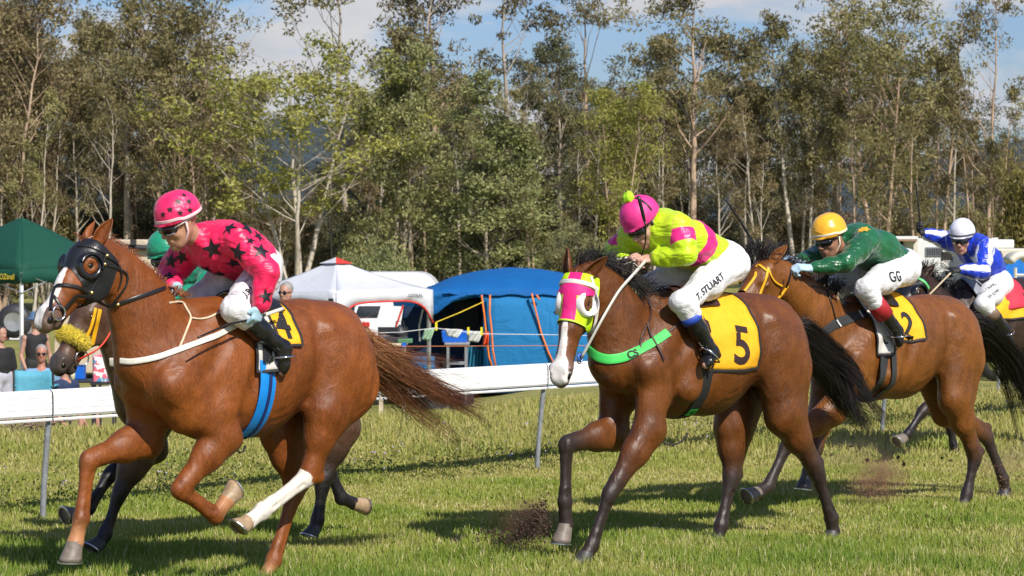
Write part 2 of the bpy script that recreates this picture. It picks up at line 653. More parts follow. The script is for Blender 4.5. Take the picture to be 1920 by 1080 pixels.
# ============================================================ horses
def nrm(v):
    return Vector(v).normalized()
def strands(paths, r, taper=.25):
    """paths n x m x 3 -> three-sided tapered hairs"""
    n, m, _ = paths.shape
    T = np.gradient(paths, axis=1)
    T /= np.linalg.norm(T, axis=2, keepdims=True) + 1e-9
    up = np.zeros_like(T); up[..., 2] = 1; up[..., 0] = .3
    X = np.cross(T, up); X /= np.linalg.norm(X, axis=2, keepdims=True) + 1e-9
    Y = np.cross(X, T)
    s = np.linspace(1, taper, m)[None, :, None] * np.asarray(r).reshape(-1, 1, 1)
    ring_ = [paths + (X * math.cos(a) + Y * math.sin(a)) * s for a in (0, 2.094, 4.189)]
    V = np.stack(ring_, 2).reshape(-1, 3)
    base = (np.arange(n)[:, None] * m + np.arange(m - 1)[None]).ravel() * 3
    F = np.concatenate([np.stack([base + a, base + (a + 1) % 3, base + 3 + (a + 1) % 3, base + 3 + a], 1) for a in range(3)])
    tt = np.repeat(np.tile(np.linspace(0, 1, m), n), 3)
    rid = np.repeat(np.random.RandomState(1).rand(n), m * 3)
    return V, F, tt, rid
def bez(P, t):
    """Catmull-Rom through P at t in 0..1 (array)"""
    P = np.asarray([tuple(p) for p in P], float)
    n = len(P) - 1
    x = np.clip(t, 0, 1) * n
    i = np.minimum(x.astype(int), n - 1); f = (x - i)[..., None]
    g = lambda k: P[np.clip(k, 0, n)]
    a, b, c, d = g(i - 1), g(i), g(i + 1), g(i + 2)
    return .5 * (2 * b + (c - a) * f + (2 * a - 5 * b + 4 * c - d) * f ** 2 + (3 * b - a - 3 * c + d) * f ** 3)
def hair_mat(name, a, b, tip=None):
    m = Mat(name)
    c = m.mix(m.attr('rid'), a, b)
    if tip:
        c = m.mix(m.math('POWER', m.attr('tt'), 1.6), c, tip)
    m.base(c)
    m.set(Roughness=.42, Specular_IOR_Level=.45)
    return m.m
def hair(name, paths, r, m, parent, taper=.25):
    V, F, tt, rid = strands(paths, r, taper)
    return obj(name, mesh_np(name, V, F, attrs={'tt': tt, 'rid': rid}), m, parent)

HOOF = simple('hoof_horn', (.19, .155, .125), .5, var=.3, nscale=30, bump=.3, bscale=90)
HOOFL = simple('hoof_horn_pale', (.36, .25, .15), .45, var=.3, nscale=26, bump=.3, bscale=90)
HOOFD = simple('hoof_horn_dark', (.05, .045, .042), .5, var=.3, nscale=30)
SHOE = simple('shoe_steel', (.62, .62, .64), .32, 1, var=.15)
EYE = simple('eye_dark', (.006, .004, .003), .06, var=.1, spec=.8)
BLACKL = simple('black_leather', (.012, .012, .013), .38, var=.3, bump=.15, bscale=120)
BRASS = simple('brass', (.75, .55, .22), .25, 1)
STEEL = simple('steel', (.7, .7, .72), .22, 1)
INEAR = simple('ear_inside', (.10, .05, .035), .8)

def coat(name, c1, c2, points=None, blaze=None, sock=None, muzzle=(.03, .02, .018), belly=None, gloss=.42):
    """coat colours: c1..c2 body, points = dark lower legs, blaze = list of (t, half width, centre) up the face"""
    m = Mat(name)
    n1 = m.noise(3.2, 5, .6, .3)
    n2 = m.noise(14, 4, .6, .4, stretch=(1, 1, .6))
    f = m.math('MULTIPLY_ADD', n2, .45, m.math('MULTIPLY', n1, .65))
    c = m.ramp(f, [(.36, c1), (.72, c2)])
    fine = m.noise(210, 3, .6, stretch=(1, 1, .22), rot=(0, .35, 0))
    big = m.noise(1.7, 4, .6, .8)
    c = m.mix(m.math('MULTIPLY', m.step(big, .52, .12), .42), c, tuple(x * .55 for x in c1))
    c = m.mix(.30, c, m.ramp(fine, [(.35, tuple(x * .45 for x in c1)), (.65, tuple(x * 1.35 for x in c2))]))
    t, s, l = m.attr('hc', True)
    lg = m.attr('lg')
    nz = m.noise(26, 4, .6)
    nzc = m.math('SUBTRACT', nz, .5)
    if points:
        e = m.math('MULTIPLY_ADD', nzc, .30, lg)
        c = m.mix(m.step(e, points[1], points[2]), c, points[0])
    if sock:
        e = m.math('MULTIPLY_ADD', nzc, .22, m.attr('sk'))
        c = m.mix(m.step(e, sock[0], .02), c, m.ramp(nz, [(.25, (.45, .36, .28)), (.42, (.70, .64, .56))]))
    e = m.math('MULTIPLY_ADD', nzc, .10, t)
    c = m.mix(m.step(e, .87, .10), c, m.ramp(nz, [(.3, muzzle), (.75, tuple(x * 2.1 for x in muzzle))]))
    if blaze:
        r = m.N('ShaderNodeFloatCurve')
        cv = r.mapping.curves[0]
        while len(cv.points) < len(blaze):
            cv.points.new(.5, .5)
        for p, (tt, wd) in zip(cv.points, blaze):
            p.location = (tt / 1.3, wd * 5)
        r.mapping.update()
        m.L(m.math('DIVIDE', t, 1.3), r.inputs['Value'])
        wd = m.math('MULTIPLY', r.outputs[0], .2)
        off = m.math('MULTIPLY_ADD', nzc, .018, m.math('ABSOLUTE', l))
        inside = m.math('SUBTRACT', wd, off)
        front = m.step(s, .012, .014)
        c = m.mix(m.math('MULTIPLY', m.step(inside, 0, .003), front), c, m.ramp(nz, [(.3, (.62, .52, .46)), (.5, (.80, .77, .73))]))
    m.base(c)
    rg = m.math('MULTIPLY_ADD', n2, .26, gloss - .03)
    m.set(Roughness=rg, Specular_IOR_Level=.42)
    mus = m.noise(5.5, 3, .5, .9, stretch=(1, 1, .55), rot=(0, .5, 0))
    mid = m.noise(17, 3, .5, .5, stretch=(1, 1, .45), rot=(0, -.3, 0))
    h_ = m.math('MULTIPLY_ADD', mus, 1.0, m.math('MULTIPLY', mid, .16))
    vn = m.noise(4.5, 2, .45, 1.4, stretch=(1, 1, .8))
    ve = m.math('SUBTRACT', 1.0, m.step(m.math('ABSOLUTE', m.math('SUBTRACT', vn, .5)), .010, .010))
    h_ = m.math('MULTIPLY_ADD', ve, .030, h_)
    swt = m.noise(38, 3, .6, .8, stretch=(1, 1, .35), rot=(0, .4, 0))
    h_ = m.math('MULTIPLY_ADD', swt, .040, h_)
    m.bump(m.math('MULTIPLY_ADD', fine, .030, h_), .50, .045)
    m.set(Coat_Weight=.05, Coat_Roughness=.45)
    return m.m

class Horse:
    def __init__(s, name, label, u, Y, heading, h=.011, sc=1.0, width=1.0):
        s.fr = Frame(u, Y, heading)
        s.h, s.sc, s.wd = h, sc, width
        s.root = thing(name, label, 'horse', s.fr.o, s.fr.phi, 'racehorses galloping along the track')
        s.legs = []
    def q(s, x, y, z):
        return Vector((x, y * s.wd, z)) * s.sc
    def torso(s, S):
        c = s.sc
        def r(a, b): return (a * c * s.wd, b * c)
        q = s.q
        S.chain([(q(.12, 0, 1.23), r(.19, .29)), (q(-.10, 0, 1.20), r(.25, .375)), (q(-.40, 0, 1.20), r(.275, .375)),
                 (q(-.66, 0, 1.275), r(.248, .295)), (q(-.92, 0, 1.31), r(.23, .25))], k=.04)
        S.cone(q(.08, 0, 1.52), q(-.30, 0, 1.52), r(.05, .075), r(.08, .07), k=.08)
        S.cone(q(-.78, 0, 1.44), q(-1.04, 0, 1.40), r(.17, .13), r(.15, .14), k=.06)
        for e in (1, -1):
            S.cone(q(-.80, .20 * e, 1.40), q(-.84, .19 * e, 1.32), .055 * c, k=.07)
            S.cone(q(.24, .105 * e, 1.13), q(.15, .12 * e, .98), r(.10, .15), r(.10, .11), k=.022)
            S.cone(q(-.04, .13 * e, 1.44), q(.27, .175 * e, 1.15), r(.065, .095), r(.085, .115), k=.03)
            S.cone(q(-.14, .165 * e, 1.24), q(-.05, .185 * e, 1.02), r(.09, .155), r(.08, .105), k=.022)
            S.cone(q(-.93, .135 * e, 1.27), q(-1.03, .15 * e, 1.12), r(.14, .235), r(.13, .17), k=.035)
            S.cone(q(-1.10, .09 * e, 1.25), q(-1.03, .11 * e, 1.0), r(.105, .135), r(.085, .11), k=.035)
            # grooves between the muscles
            for a_, b_, r_, k_ in (((-.27, .300, 1.34), (-.185, .292, 1.02), .045, .03), ((-.69, .290, 1.42), (-.75, .292, 1.04), .05, .045),
                                   ((.05, .222, 1.50), (.33, .262, 1.26), .035, .04), ((-1.13, .268, 1.34), (-1.12, .258, 1.04), .040, .035),
                                   ((.20, .285, 1.04), (.02, .292, .95), .035, .035), ((-.02, .262, 1.36), (.10, .285, 1.16), .035, .04),
                                   ((-.80, .315, 1.14), (-.98, .322, 1.02), .032, .04)):
                S.cone(q(a_[0], a_[1] * e, a_[2]), q(b_[0], b_[1] * e, b_[2]), (r_ + .008) * c, k=k_ * c, op='sub')
        S.cone(q(.455, 0, 1.20), q(.33, 0, .90), .045 * c, k=.03 * c, op='sub')
        S.cone(q(-1.12, 0, 1.41), q(-1.22, 0, 1.35), .055 * c, .045 * c, k=.08)
    def fore(s, e, E, K, T, C, hoof, toe, mat=HOOF, sock=False, lift=False):
        """joints: elbow, knee, fetlock, coronet, toe direction point"""
        s.legs.append(dict(kind='f', e=e, E=E, K=K, T=T, C=C, hoof=hoof, toe=toe, mat=mat, sock=sock))
    def hind(s, e, St, H, T, C, hoof, toe, mat=HOOF, sock=False):
        s.legs.append(dict(kind='h', e=e, E=St, K=H, T=T, C=C, hoof=hoof, toe=toe, mat=mat, sock=sock))
    def build(s, neck, A, M, nlat, coatm, ears=((0, 0), (0, 0)), earlen=.165, eyes=(1, -1), mouth=0, hs=1.13):
        fr, c, q = s.fr, s.sc, s.q
        S = Sdf((-2.15, -.62, -.06), (1.25, .62, 2.15), s.h)
        T = Sdf((-1.45, -.5, .5), (.8, .5, 1.9), .022)
        s.torso(S); s.torso(T)
        # neck
        NP = [(fr.P(u_, v_, yy[0] if yy else 0), (rn, rm)) for u_, v_, rm, rn, *yy in neck]
        S.chain(NP, k=.05); T.chain(NP[:2], k=.05)
        # legs
        for g in s.legs:
            e, E, K, Tt, C = g['e'], Vector(g['E']), Vector(g['K']), Vector(g['T']), Vector(g['C'])
            d1 = (K - E).normalized(); cl = c * 1.1
            d2 = (Tt - K).normalized()
            if g['kind'] == 'f':
                P0 = q(.20, .16 * e, 1.12)
                S.cone(P0, E, (.09 * c, .13 * c), (.078 * c, .098 * c), k=.05)
                m1 = E.lerp(K, .35); m2 = E.lerp(K, .8)
                S.chain([(E, (.076 * cl, .098 * cl)), (m1, (.062 * cl, .080 * cl)), (m2, (.040 * cl, .046 * cl)), (K, (.038 * cl, .043 * cl))], k=.035)
                # elbow point and forearm muscle
                bk = (Vector((0, 1, 0)).cross(d1)).normalized()
                if bk.x > 0: bk = -bk
                S.cone(E + bk * .055 * cl - d1 * .03, E.lerp(K, .30) + bk * .03, .045 * cl, .035 * cl, k=.04)
                S.cone(E.lerp(K, .08) - bk * .045 * cl, E.lerp(K, .5) - bk * .028 * cl, (.045 * cl, .045 * cl), (.028 * cl, .03 * cl), k=.03)
                S.cone(K - d1 * .028, K + d2 * .028, (.040 * cl, .046 * cl), (.037 * cl, .042 * cl), k=.02)
                kk = (.0265 * cl, .034 * cl)
                fk = (.034 * cl, .041 * cl)
            else:
                P0 = q(-.92, .15 * e, 1.20)
                S.cone(P0, E, (.125 * cl, .21 * cl), (.095 * cl, .13 * cl), k=.06)
                S.cone(q(-1.06, .13 * e, 1.05), E.lerp(K, .38), (.09 * cl, .13 * cl), (.055 * cl, .07 * cl), k=.06)
                m1 = E.lerp(K, .4); m2 = E.lerp(K, .82)
                S.chain([(E, (.090 * cl, .125 * cl)), (m1, (.062 * cl, .085 * cl)), (m2, (.038 * cl, .045 * cl)), (K, (.040 * cl, .047 * cl))], k=.045)
                b = (E - K); b = -(b - d2 * b.dot(d2))
                b = b.normalized() if b.length > 1e-4 else Vector((-1, 0, 0))
                hp = K + b * .048 * cl - d2 * .055 * cl
                S.cone(hp, K + b * .02 + d2 * .03, .023 * cl, .024 * cl, k=.03)
                S.cone(hp, E.lerp(K, .45) + b * .045 * cl, .0185 * cl, .03 * cl, k=.035)
                S.cone(K - d1 * .03, K + d2 * .045, (.040 * cl, .050 * cl), (.034 * cl, .042 * cl), k=.025)
                kk = (.0285 * cl, .037 * cl)
                fk = (.036 * cl, .044 * cl)
            S.chain([(K, (.034 * cl, .041 * cl)), (K.lerp(Tt, .25), kk), (K.lerp(Tt, .8), kk), (Tt, fk)], k=.02)
            bk = Vector((0, 1, 0)).cross(d2).normalized()
            if bk.x > 0 and abs(d2.z) > .3: bk = -bk
            S.cone(K.lerp(Tt, .2) + bk * .018 * cl, K.lerp(Tt, .9) + bk * .022 * cl, .0165 * cl, .018 * cl, k=.012)
            for y_ in (1, -1):
                S.cone(K.lerp(Tt, .22) + bk * .008 + Vector((0, y_ * .0335 * cl, 0)), K.lerp(Tt, .86) + bk * .008 + Vector((0, y_ * .034 * cl, 0)), .0105 * cl, k=.008, op='sub')
            S.chain([(Tt, fk), (Tt.lerp(C, .5), (.030 * cl, .034 * cl)), (C, (.041 * cl, .043 * cl))], k=.02)
            S.cone(Tt + bk * .022 * cl, Tt + bk * .024 * cl + (C - Tt).normalized() * .015, .020 * cl, k=.02)
        # head
        c = s.sc * hs
        A, M, nl = Vector(A), Vector(M), nrm(nlat)
        e = (M - A); Lh = e.length; e.normalize()
        nl = (nl - e * nl.dot(e)).normalized()
        w = e.cross(nl)
        s.A, s.e, s.w, s.nl, s.Lh = A, e, w, nl, Lh
        H = lambda t, sx, l=0: A + e * (t * Lh) + w * sx * c + nl * l * c
        s.H = H
        g = c * Lh / (.56 * c)
        def hc(t0, s0, l0, t1, s1, l1, ra, rb, k=.03, op='add'):
            S.cone(H(t0, s0, l0), H(t1, s1, l1), tuple(x * c for x in (ra if isinstance(ra, tuple) else (ra, ra))), tuple(x * c for x in (rb if isinstance(rb, tuple) else (rb, rb))), nl, k, op)
        hc(.0, -.02, 0, .16, -.005, 0, (.080, .095), (.085, .098), .04)
        hc(.14, .02, 0, .50, .006, 0, (.074, .072), (.053, .066), .04)
        hc(.50, .006, 0, .92, -.004, 0, (.049, .062), (.044, .052), .04)
        hc(.24, -.075, 0, .42, -.062, 0, (.058, .095), (.047, .070), .035)
        for x in (1, -1):
            hc(.18, -.085, .045 * x, .33, -.085, .042 * x, (.022, .088), (.020, .070), .025)
            hc(.19, .034, .066 * x, .27, .030, .064 * x, .026, .020, .03)
            hc(.32, -.004, .055 * x, .58, -.010, .044 * x, .017, .010, .03)
            hc(.97, .018, .034 * x, 1.07, .010, .030 * x, .031, .026, .025)
            hc(.245, .022, .098 * x, .245, .022, .092 * x, .020, .016, .010, 'sub')
            hc(.26, .000, .082 * x, .215, .000, .082 * x, .012, .010, .015)
            hc(.215, .046, .080 * x, .275, .044, .076 * x, .010, .010, .010)
            hc(.275, .006, .078 * x, .225, .002, .080 * x, .007, .007, .008)
            hc(1.00, .020, .068 * x, 1.07, .004, .050 * x, (.014, .021), (.012, .016), .008, 'sub')
            hc(.965, .030, .058 * x, 1.02, .040, .040 * x, .008, .007, .008)
            hc(.0, .035, .045 * x, .02, .03, .05 * x, .035, .035, .03)
        hc(.94, -.004, 0, 1.09, -.012, 0, (.046, .052), (.036, .036), .03)
        hc(.50, -.062 - mouth * .02, 0, .97, -.048 - mouth * .035, 0, (.030, .030), (.026, .022), .02)
        hc(.98, -.052 - mouth * .04, 0, 1.02, -.045 - mouth * .045, 0, (.029, .026), (.022, .018), .02)
        if not mouth:
            hc(.80, -.034, .060, 1.04, -.038, .045, .004, .004, .006, 'sub')
            hc(.80, -.034, -.060, 1.04, -.038, -.045, .004, .004, .006, 'sub')
        S.wrinkle(.0018 * c, 12, dirs=(.35, 0, .9), seed=5)
        V, F = S.mesh()
        s.V, s.F, s.bv = V, F, bvh(V, F)
        TV, TF = T.mesh()
        s.tb = bvh(TV, TF)
        rel = V - A3(A)
        hcv = np.stack([rel @ A3(e) / Lh, rel @ A3(w) / c, rel @ A3(nl) / c], 1)
        far = (hcv[:, 0] < -.35) | (np.abs(hcv[:, 2]) > .2) | (np.abs(hcv[:, 1]) > .30) | (hcv[:, 0] > 1.35)
        hcv[far] = (-1, -1, 1)
        lg = np.full(len(V), -1.0, np.float32); sk = lg.copy(); best = np.full(len(V), .15, np.float32)
        for gl in s.legs:
            J = [Vector(gl[k]) for k in ('E', 'K', 'T', 'C')]
            for i, (a, b) in enumerate(zip(J[:-1], J[1:])):
                a_, b_ = A3(a), A3(b); d = b_ - a_; dd = (d * d).sum()
                t = np.clip(((V - a_) @ d) / dd, 0, 1)
                ds = np.linalg.norm(V - a_ - t[:, None] * d, axis=1)
                m_ = ds < best
                if i == 0: m_ &= (t > .02)
                best[m_] = ds[m_]
                lg[m_] = i + t[m_]
                sk[m_] = (i + t[m_]) if gl['sock'] else -1
        s.hcv = hcv
        s.body = obj('body', mesh_np('horse_body', V, F, attrs={'hc': hcv, 'lg': lg, 'sk': sk}), coatm, s.root)
        # hooves, each with its shoe
        c = s.sc
        for gl in s.legs:
            C, toe = Vector(gl['C']), Vector(gl['toe'])
            sole = Vector(gl['hoof'])
            ax = (sole - C).normalized(); ln = (sole - C).length
            f = (toe - ax * toe.dot(ax)).normalized(); sd_ = ax.cross(f)
            mb = MB(); Vv = []; rows = 6; nn = 20
            for i in range(rows):
                t = i / (rows - 1)
                for k in range(nn):
                    a = 2 * math.pi * k / nn
                    fr_ = math.cos(a)
                    rx = (.048 + .020 * t) * c * (1.0 if fr_ > 0 else .82)
                    ry = (.043 + .017 * t) * c
                    drop = ln * t * (1 if fr_ > 0 else 1 + .0 * fr_)
                    Vv.append(C + ax * (drop - (.012 if i == 0 else 0)) + f * (fr_ * rx + .026 * t * c) + sd_ * math.sin(a) * ry)
            Ff = [(i * nn + k, i * nn + (k + 1) % nn, (i + 1) * nn + (k + 1) % nn, (i + 1) * nn + k) for i in range(rows - 1) for k in range(nn)]
            Vv.append(C + ax * (ln - .014) + f * .02 * c)
            Ff += [((rows - 1) * nn + (k + 1) % nn, (rows - 1) * nn + k, rows * nn) for k in range(nn)]
            mb.add(Vv, Ff)
            ho = mb.build('hoof', gl['mat'], s.root, smooth=True)
            sh = MB(); P = []
            for k in range(17):
                a = R(-140 + 280 * k / 16)
                fr_ = math.cos(a)
                P.append(C + ax * (ln + .003) + f * (fr_ * (.062 if fr_ > 0 else .052) + .026) * c + sd_ * math.sin(a) * .056 * c)
            ribbon(sh, P, [ax] * 17, .018 * c, .006, 0)
            sh.build('horseshoe', SHOE, ho, smooth=False)
        # ears and eyes
        c = s.sc * hs
        for x in (1, -1):
            fw, sd2 = ears[0 if x > 0 else 1]
            b0 = H(-.035, .045, .050 * x)
            up = (-e * 1.0 + w * fw + nl * (x * .18 + sd2)).normalized()
            op = (w * .8 + nl * .6 * x + e * .1); op = (op - up * op.dot(up)).normalized()
            si = up.cross(op)
            G = []
            L_ = earlen * c
            for i in range(13):
                t = i / 12
                wd = (.030 * (1 - t) ** .0 * math.sin(math.pi * min(1, (t * .80 + .22))) ** .75 + .002) * c * 1.05 if t < 1 else .001
                row = []
                for k in range(11):
                    a = (k / 10 - .5) * R(250 - 110 * t)
                    row.append(b0 + up * (t * L_) + (op * (-math.cos(a) * wd * .95) + si * math.sin(a) * wd) + op * (.014 * math.sin(math.pi * t)) * c)
                G.append(row)
            mb = MB().slab(G, .005 * c)
            mb.me
            ea = mb.build('ear', coatm, s.root, smooth=True)
            a_ = ea.data.attributes.new('hc', 'FLOAT_VECTOR', 'POINT')
            a_.data.foreach_set('vector', np.tile(np.array([-1, -1, 1], np.float32), len(ea.data.vertices)))
            a2 = ea.data.attributes.new('lg', 'FLOAT', 'POINT'); a2.data.foreach_set('value', np.full(len(ea.data.vertices), -1, np.float32))
            nb = MB(); nb.lathe([(.0001, -.02 * c)] + [(.019 * c * math.cos(R(t)), .022 * c * math.sin(R(t))) for t in range(-70, 75, 20)] + [(.0001, .02 * c)], H(1.035, .010, .040 * x), e, 14)
            nb.build('nostril_shade', EYE, s.root, smooth=True)  # near-black plug in the cavity, its colour stands in for the shade inside
            if x in eyes:
                ey = MB(); ey.lathe([(0.0001, -.020 * c)] + [(.020 * c * math.cos(R(t)), .020 * c * math.sin(R(t))) for t in range(-75, 80, 15)] + [(.0001, .020 * c)], H(.245, .022, .070 * x), nl * x + w * .3, 18)
                ey.build('eye', EYE, s.root, smooth=True)
    def tailhair(s, pts, mat, n=420, spread=.05, seed=2, wisps=.25, r=.0035, end=.16, name='tail'):
        rg = np.random.RandomState(seed)
        P = [s.fr.P(*p) if len(p) == 3 and p[0] > 20 else Vector(p) for p in pts]
        m = 16
        t = np.linspace(0, 1, m)
        c = bez(P, t)
        out = []
        for i in range(n):
            o = rg.normal(size=3) * spread
            o2 = rg.normal(size=3) * end
            ln = rg.uniform(.62, 1.04) if rg.rand() > .25 else rg.uniform(.35, .7)
            cc_ = bez(P, t * ln)
            prof = np.minimum(1, .35 + t * 2.2)[:, None]
            wv = rg.normal(size=3) * .03
            ck = int(rg.rand() * 24); cr_ = np.random.RandomState(ck + seed * 31)
            cl = cr_.normal(size=3) * end * .95; ln *= cr_.uniform(.72, 1.06); cc_ = bez(P, t * ln)
            wv = wv * .3 + cr_.normal(size=3) * .035
            co_ = cr_.normal(size=3) * spread
            pth = cc_ + (co_ * .7 + o * .45) * prof * (1 - .62 * t[:, None]) + cl * (t ** 1.5)[:, None] * ln + o2 * .14 * (t ** 2.5)[:, None]
            pth += np.sin(t * cr_.uniform(3, 7) + cr_.uniform(0, 6) + rg.normal() * .25)[:, None] * wv * t[:, None]
            if rg.rand() < wisps * .3:
                pth += (t ** 2)[:, None] * rg.normal(size=3) * end * 1.0
            out.append(pth)
        hair(name, np.array(out), rg.uniform(.6, 1.3, n) * r, mat, s.root, .22)
    def mane(s, roots, mat, n=260, length=.12, dirv=(-.6, 0, .4), seed=3, r=.003, jit=.5, sag=.3, name='mane', lat=.012):
        rg = np.random.RandomState(seed)
        P = [s.fr.P(*p) if p[0] > 20 else Vector(p) for p in roots]
        m = 9
        t = np.linspace(0, 1, m)
        out = []
        for i in range(n):
            u = rg.rand()
            b = bez(P, np.array([u]))[0] + rg.normal(size=3) * lat
            cl = np.random.RandomState(int(u * 14) + seed).normal(size=3) * jit * .6
            d = np.array(dirv) + cl + rg.normal(size=3) * jit * .4
            d /= np.linalg.norm(d)
            L_ = length * rg.uniform(.5, 1.15)
            pth = b + d * (t * L_)[:, None] + np.array([0, 0, -1.0]) * (sag * L_ * t ** 2)[:, None]
            pth[0] -= np.array([0, 0, .012])
            out.append(pth)
        hair(name, np.array(out), rg.uniform(.6, 1.3, n) * r, mat, s.root, .3)
    def px(s, u, v):
        return hit(s.bv, s.fr, u, v)
    def saddlecloth(s, x0, x1, zc=1.15, a0=-62, a1=62, mat=None, edge=None, num=None, nummat=None, numpos=(.3, 40), numsize=.2, off=.014, skew=0, name='saddlecloth', zt=None):
        """cloth over the back from x0 (front) to x1 (rear); angles about the spine axis, left positive"""
        c = s.sc
        G = []
        for i in range(15):
            t = i / 14
            row = []
            for k in range(37):
                a = R(a0 + (a1 - a0) * k / 36)
                x = (x0 + (x1 - x0) * t) - skew * abs(a) * (1)
                d = Vector((0, math.sin(a), math.cos(a)))
                o = Vector((x * c, 0, zc * c))
                h = s.tb.ray_cast(o + d * .9, -d)
                p = (h[0] if h[0] is not None else o + d * .3)
                rip = .005 * math.sin(t * 9 + a * 5) + .004 * math.sin(a * 13 + t * 3)
                row.append(p + d * (off + rip * (abs(a) > .5)))
            G.append(row)
        mb = MB(); mb.slab([r for r in G][::-1], .006)
        cl = mb.build(name, mat, s.root, smooth=True)
        bv2 = BVHTree.FromObject(cl, bpy.context.evaluated_depsgraph_get()) if False else BVHTree.FromPolygons([tuple(v) for v in mb.V], mb.F)
        if edge:
            P = [G[0][k] for k in range(37)] + [G[i][36] for i in range(1, 15)] + [G[14][k] for k in range(35, -1, -1)] + [G[i][0] for i in range(13, 0, -1)]
            Nn = [(p - Vector((p.x, 0, zc * c))).normalized() for p in P]
            em = MB(); ribbon(em, P, Nn, .016, .003, .001, closed=True)
            em.build('edge_binding', edge, cl, smooth=False)
        if num:
            a = R(numpos[1]); d = Vector((0, math.sin(a), math.cos(a)))
            x = (x0 + (x1 - x0) * numpos[0]) * c
            cen = Vector((x, 0, zc * c)) + d * .9
            h = bv2.ray_cast(cen, -d)
            V2, F2 = text2d(num, numsize, 2, .006)
            nm = MB()
            decal(nm, bv2, V2, F2, h[0], d, numpos[2] if len(numpos) > 2 else (0, -math.cos(a), math.sin(a)), .004)
            nm.build('race_number', nummat, cl, smooth=True)
        return cl, bv2
    def girth(s, x, mat, w=.09, tilt=0, name='girth', arc=(0, 360), zc=1.2, off=.004):
        mb = MB()
        a1 = Vector((math.sin(R(tilt)), 0, -math.cos(R(tilt))))
        ring(mb, s.tb, Vector((x * s.sc, 0, zc * s.sc)), a1, (0, 1, 0), w, .005, off, 80, arc)
        return mb.build(name, mat, s.root, smooth=False)
# ============================================================ people
SKIN = {}
def skin(name, c):
    if name in SKIN: return SKIN[name]
    m = Mat('skin_' + name)
    col = lin(c)
    n = m.noise(30, 4, .6)
    m.base(m.ramp(n, [(.3, tuple(x * .86 for x in col[:3])), (.7, tuple(min(1, x * 1.12) for x in col[:3]))]))
    m.set(Roughness=.48, Specular_IOR_Level=.4, Subsurface_Weight=.06, Subsurface_Scale=.01)
    m.b.inputs['Subsurface Radius'].default_value = (1, .35, .2)
    m.bump(m.noise(160, 3, .6), .12, .003)
    SKIN[name] = m.m
    return m.m
def satin(name, colf, rough=.42, crease=1.0):
    """shiny racing silk; colf(m) returns the colour"""
    m = Mat(name)
    m.base(colf(m))
    m.set(Roughness=rough, Specular_IOR_Level=.55, Sheen_Weight=.15, Sheen_Roughness=.4)
    a = m.noise(5, 2, .45, 1.2, stretch=(1, 1, 2.4))
    b = m.noise(15, 2, .5, .8, stretch=(1.6, 1, 1))
    h = m.math('MULTIPLY_ADD', b, .22, m.math('ABSOLUTE', m.math('SUBTRACT', a, .5)))
    m.bump(h, .55 * crease, .05)
    return m.m
def breech_mat(name, c=(.74, .74, .76)):
    m = Mat(name)
    n = m.noise(9, 5, .6)
    n2 = m.noise(40, 3, .6)
    base = m.ramp(n, [(.3, tuple(x * .90 for x in c)), (.65, c)])
    m.base(base)
    m.set(Roughness=.62, Specular_IOR_Level=.35, Sheen_Weight=.1)
    a = m.noise(11, 3, .55, 1.6, stretch=(1, 1, 1.8))
    m.bump(m.math('MULTIPLY_ADD', n2, .05, m.math('ABSOLUTE', m.math('SUBTRACT', a, .5))), .35, .03)
    return m.m
BOOT = simple('boot_leather', (.010, .010, .011), .20, var=.3, bump=.35, bscale=18, bdist=.02, spec=.6)
GOG = simple('goggle_lens', (.006, .006, .008), .05, spec=.9)
GOGF = simple('goggle_frame', (.02, .02, .022), .3)
TXT = simple('print_black', (.015, .015, .02), .6)
WSTRAP = simple('white_strap', (.70, .68, .63), .55, var=.1, bump=.2)
HAIRD = simple('dark_hair', (.018, .013, .010), .6, bump=.5, bscale=200)
HAIRG = simple('grey_hair', (.28, .26, .24), .6, bump=.5, bscale=200)

def hand(S, Wp, f, pn, side, curl=(48, 62, 45), g=0.0, s=1.0, spread=0):
    """palm, four bent fingers and a thumb; f = towards the knuckles, pn = out of the palm, side=+1/-1 picks the thumb side"""
    f = nrm(f); pn = nrm(Vector(pn) - f * Vector(pn).dot(f)); th = f.cross(pn) * side
    W_ = Vector(Wp)
    S.cone(W_, W_ + f * .03 * s, (.027 * s + g, .020 * s + g), (.034 * s + g, .017 * s + g), th, .012)
    S.cone(W_ + f * .030 * s, W_ + f * .078 * s, (.036 * s + g, .0165 * s + g), (.039 * s + g, .0145 * s + g), th, .010)
    for i in range(4):
        b = W_ + f * (.086 - .004 * abs(i - 1)) * s + th * (.0295 - .0195 * i) * s
        a = 0.0
        ln = (.92, 1.05, 1.0, .80)[i] * s
        r0 = (.0098, .0100, .0096, .0086)[i] * s + g
        for j, (L_, cu) in enumerate(zip((.042, .027, .021), curl)):
            a += R(cu + (i - 1.5) * 3)
            d = f * math.cos(a) + pn * math.sin(a)
            e = b + d * L_ * ln
            S.cone(b, e, r0 * (1 - .06 * j), r0 * (1 - .06 * (j + 1)), k=.003)
            b = e
    b = W_ + f * .032 * s + th * .028 * s + pn * .004
    m = b + (f * .60 + th * .42 + pn * .5) * .042 * s
    e = m + (f * .62 - th * .25 + pn * .62) * .036 * s
    S.cone(b, m, .0145 * s + g, .0115 * s + g, k=.008).cone(m, e, .0108 * s + g, .0092 * s + g, k=.004)
    return W_ + f * .075 * s + pn * .035 * s          # centre of the grip

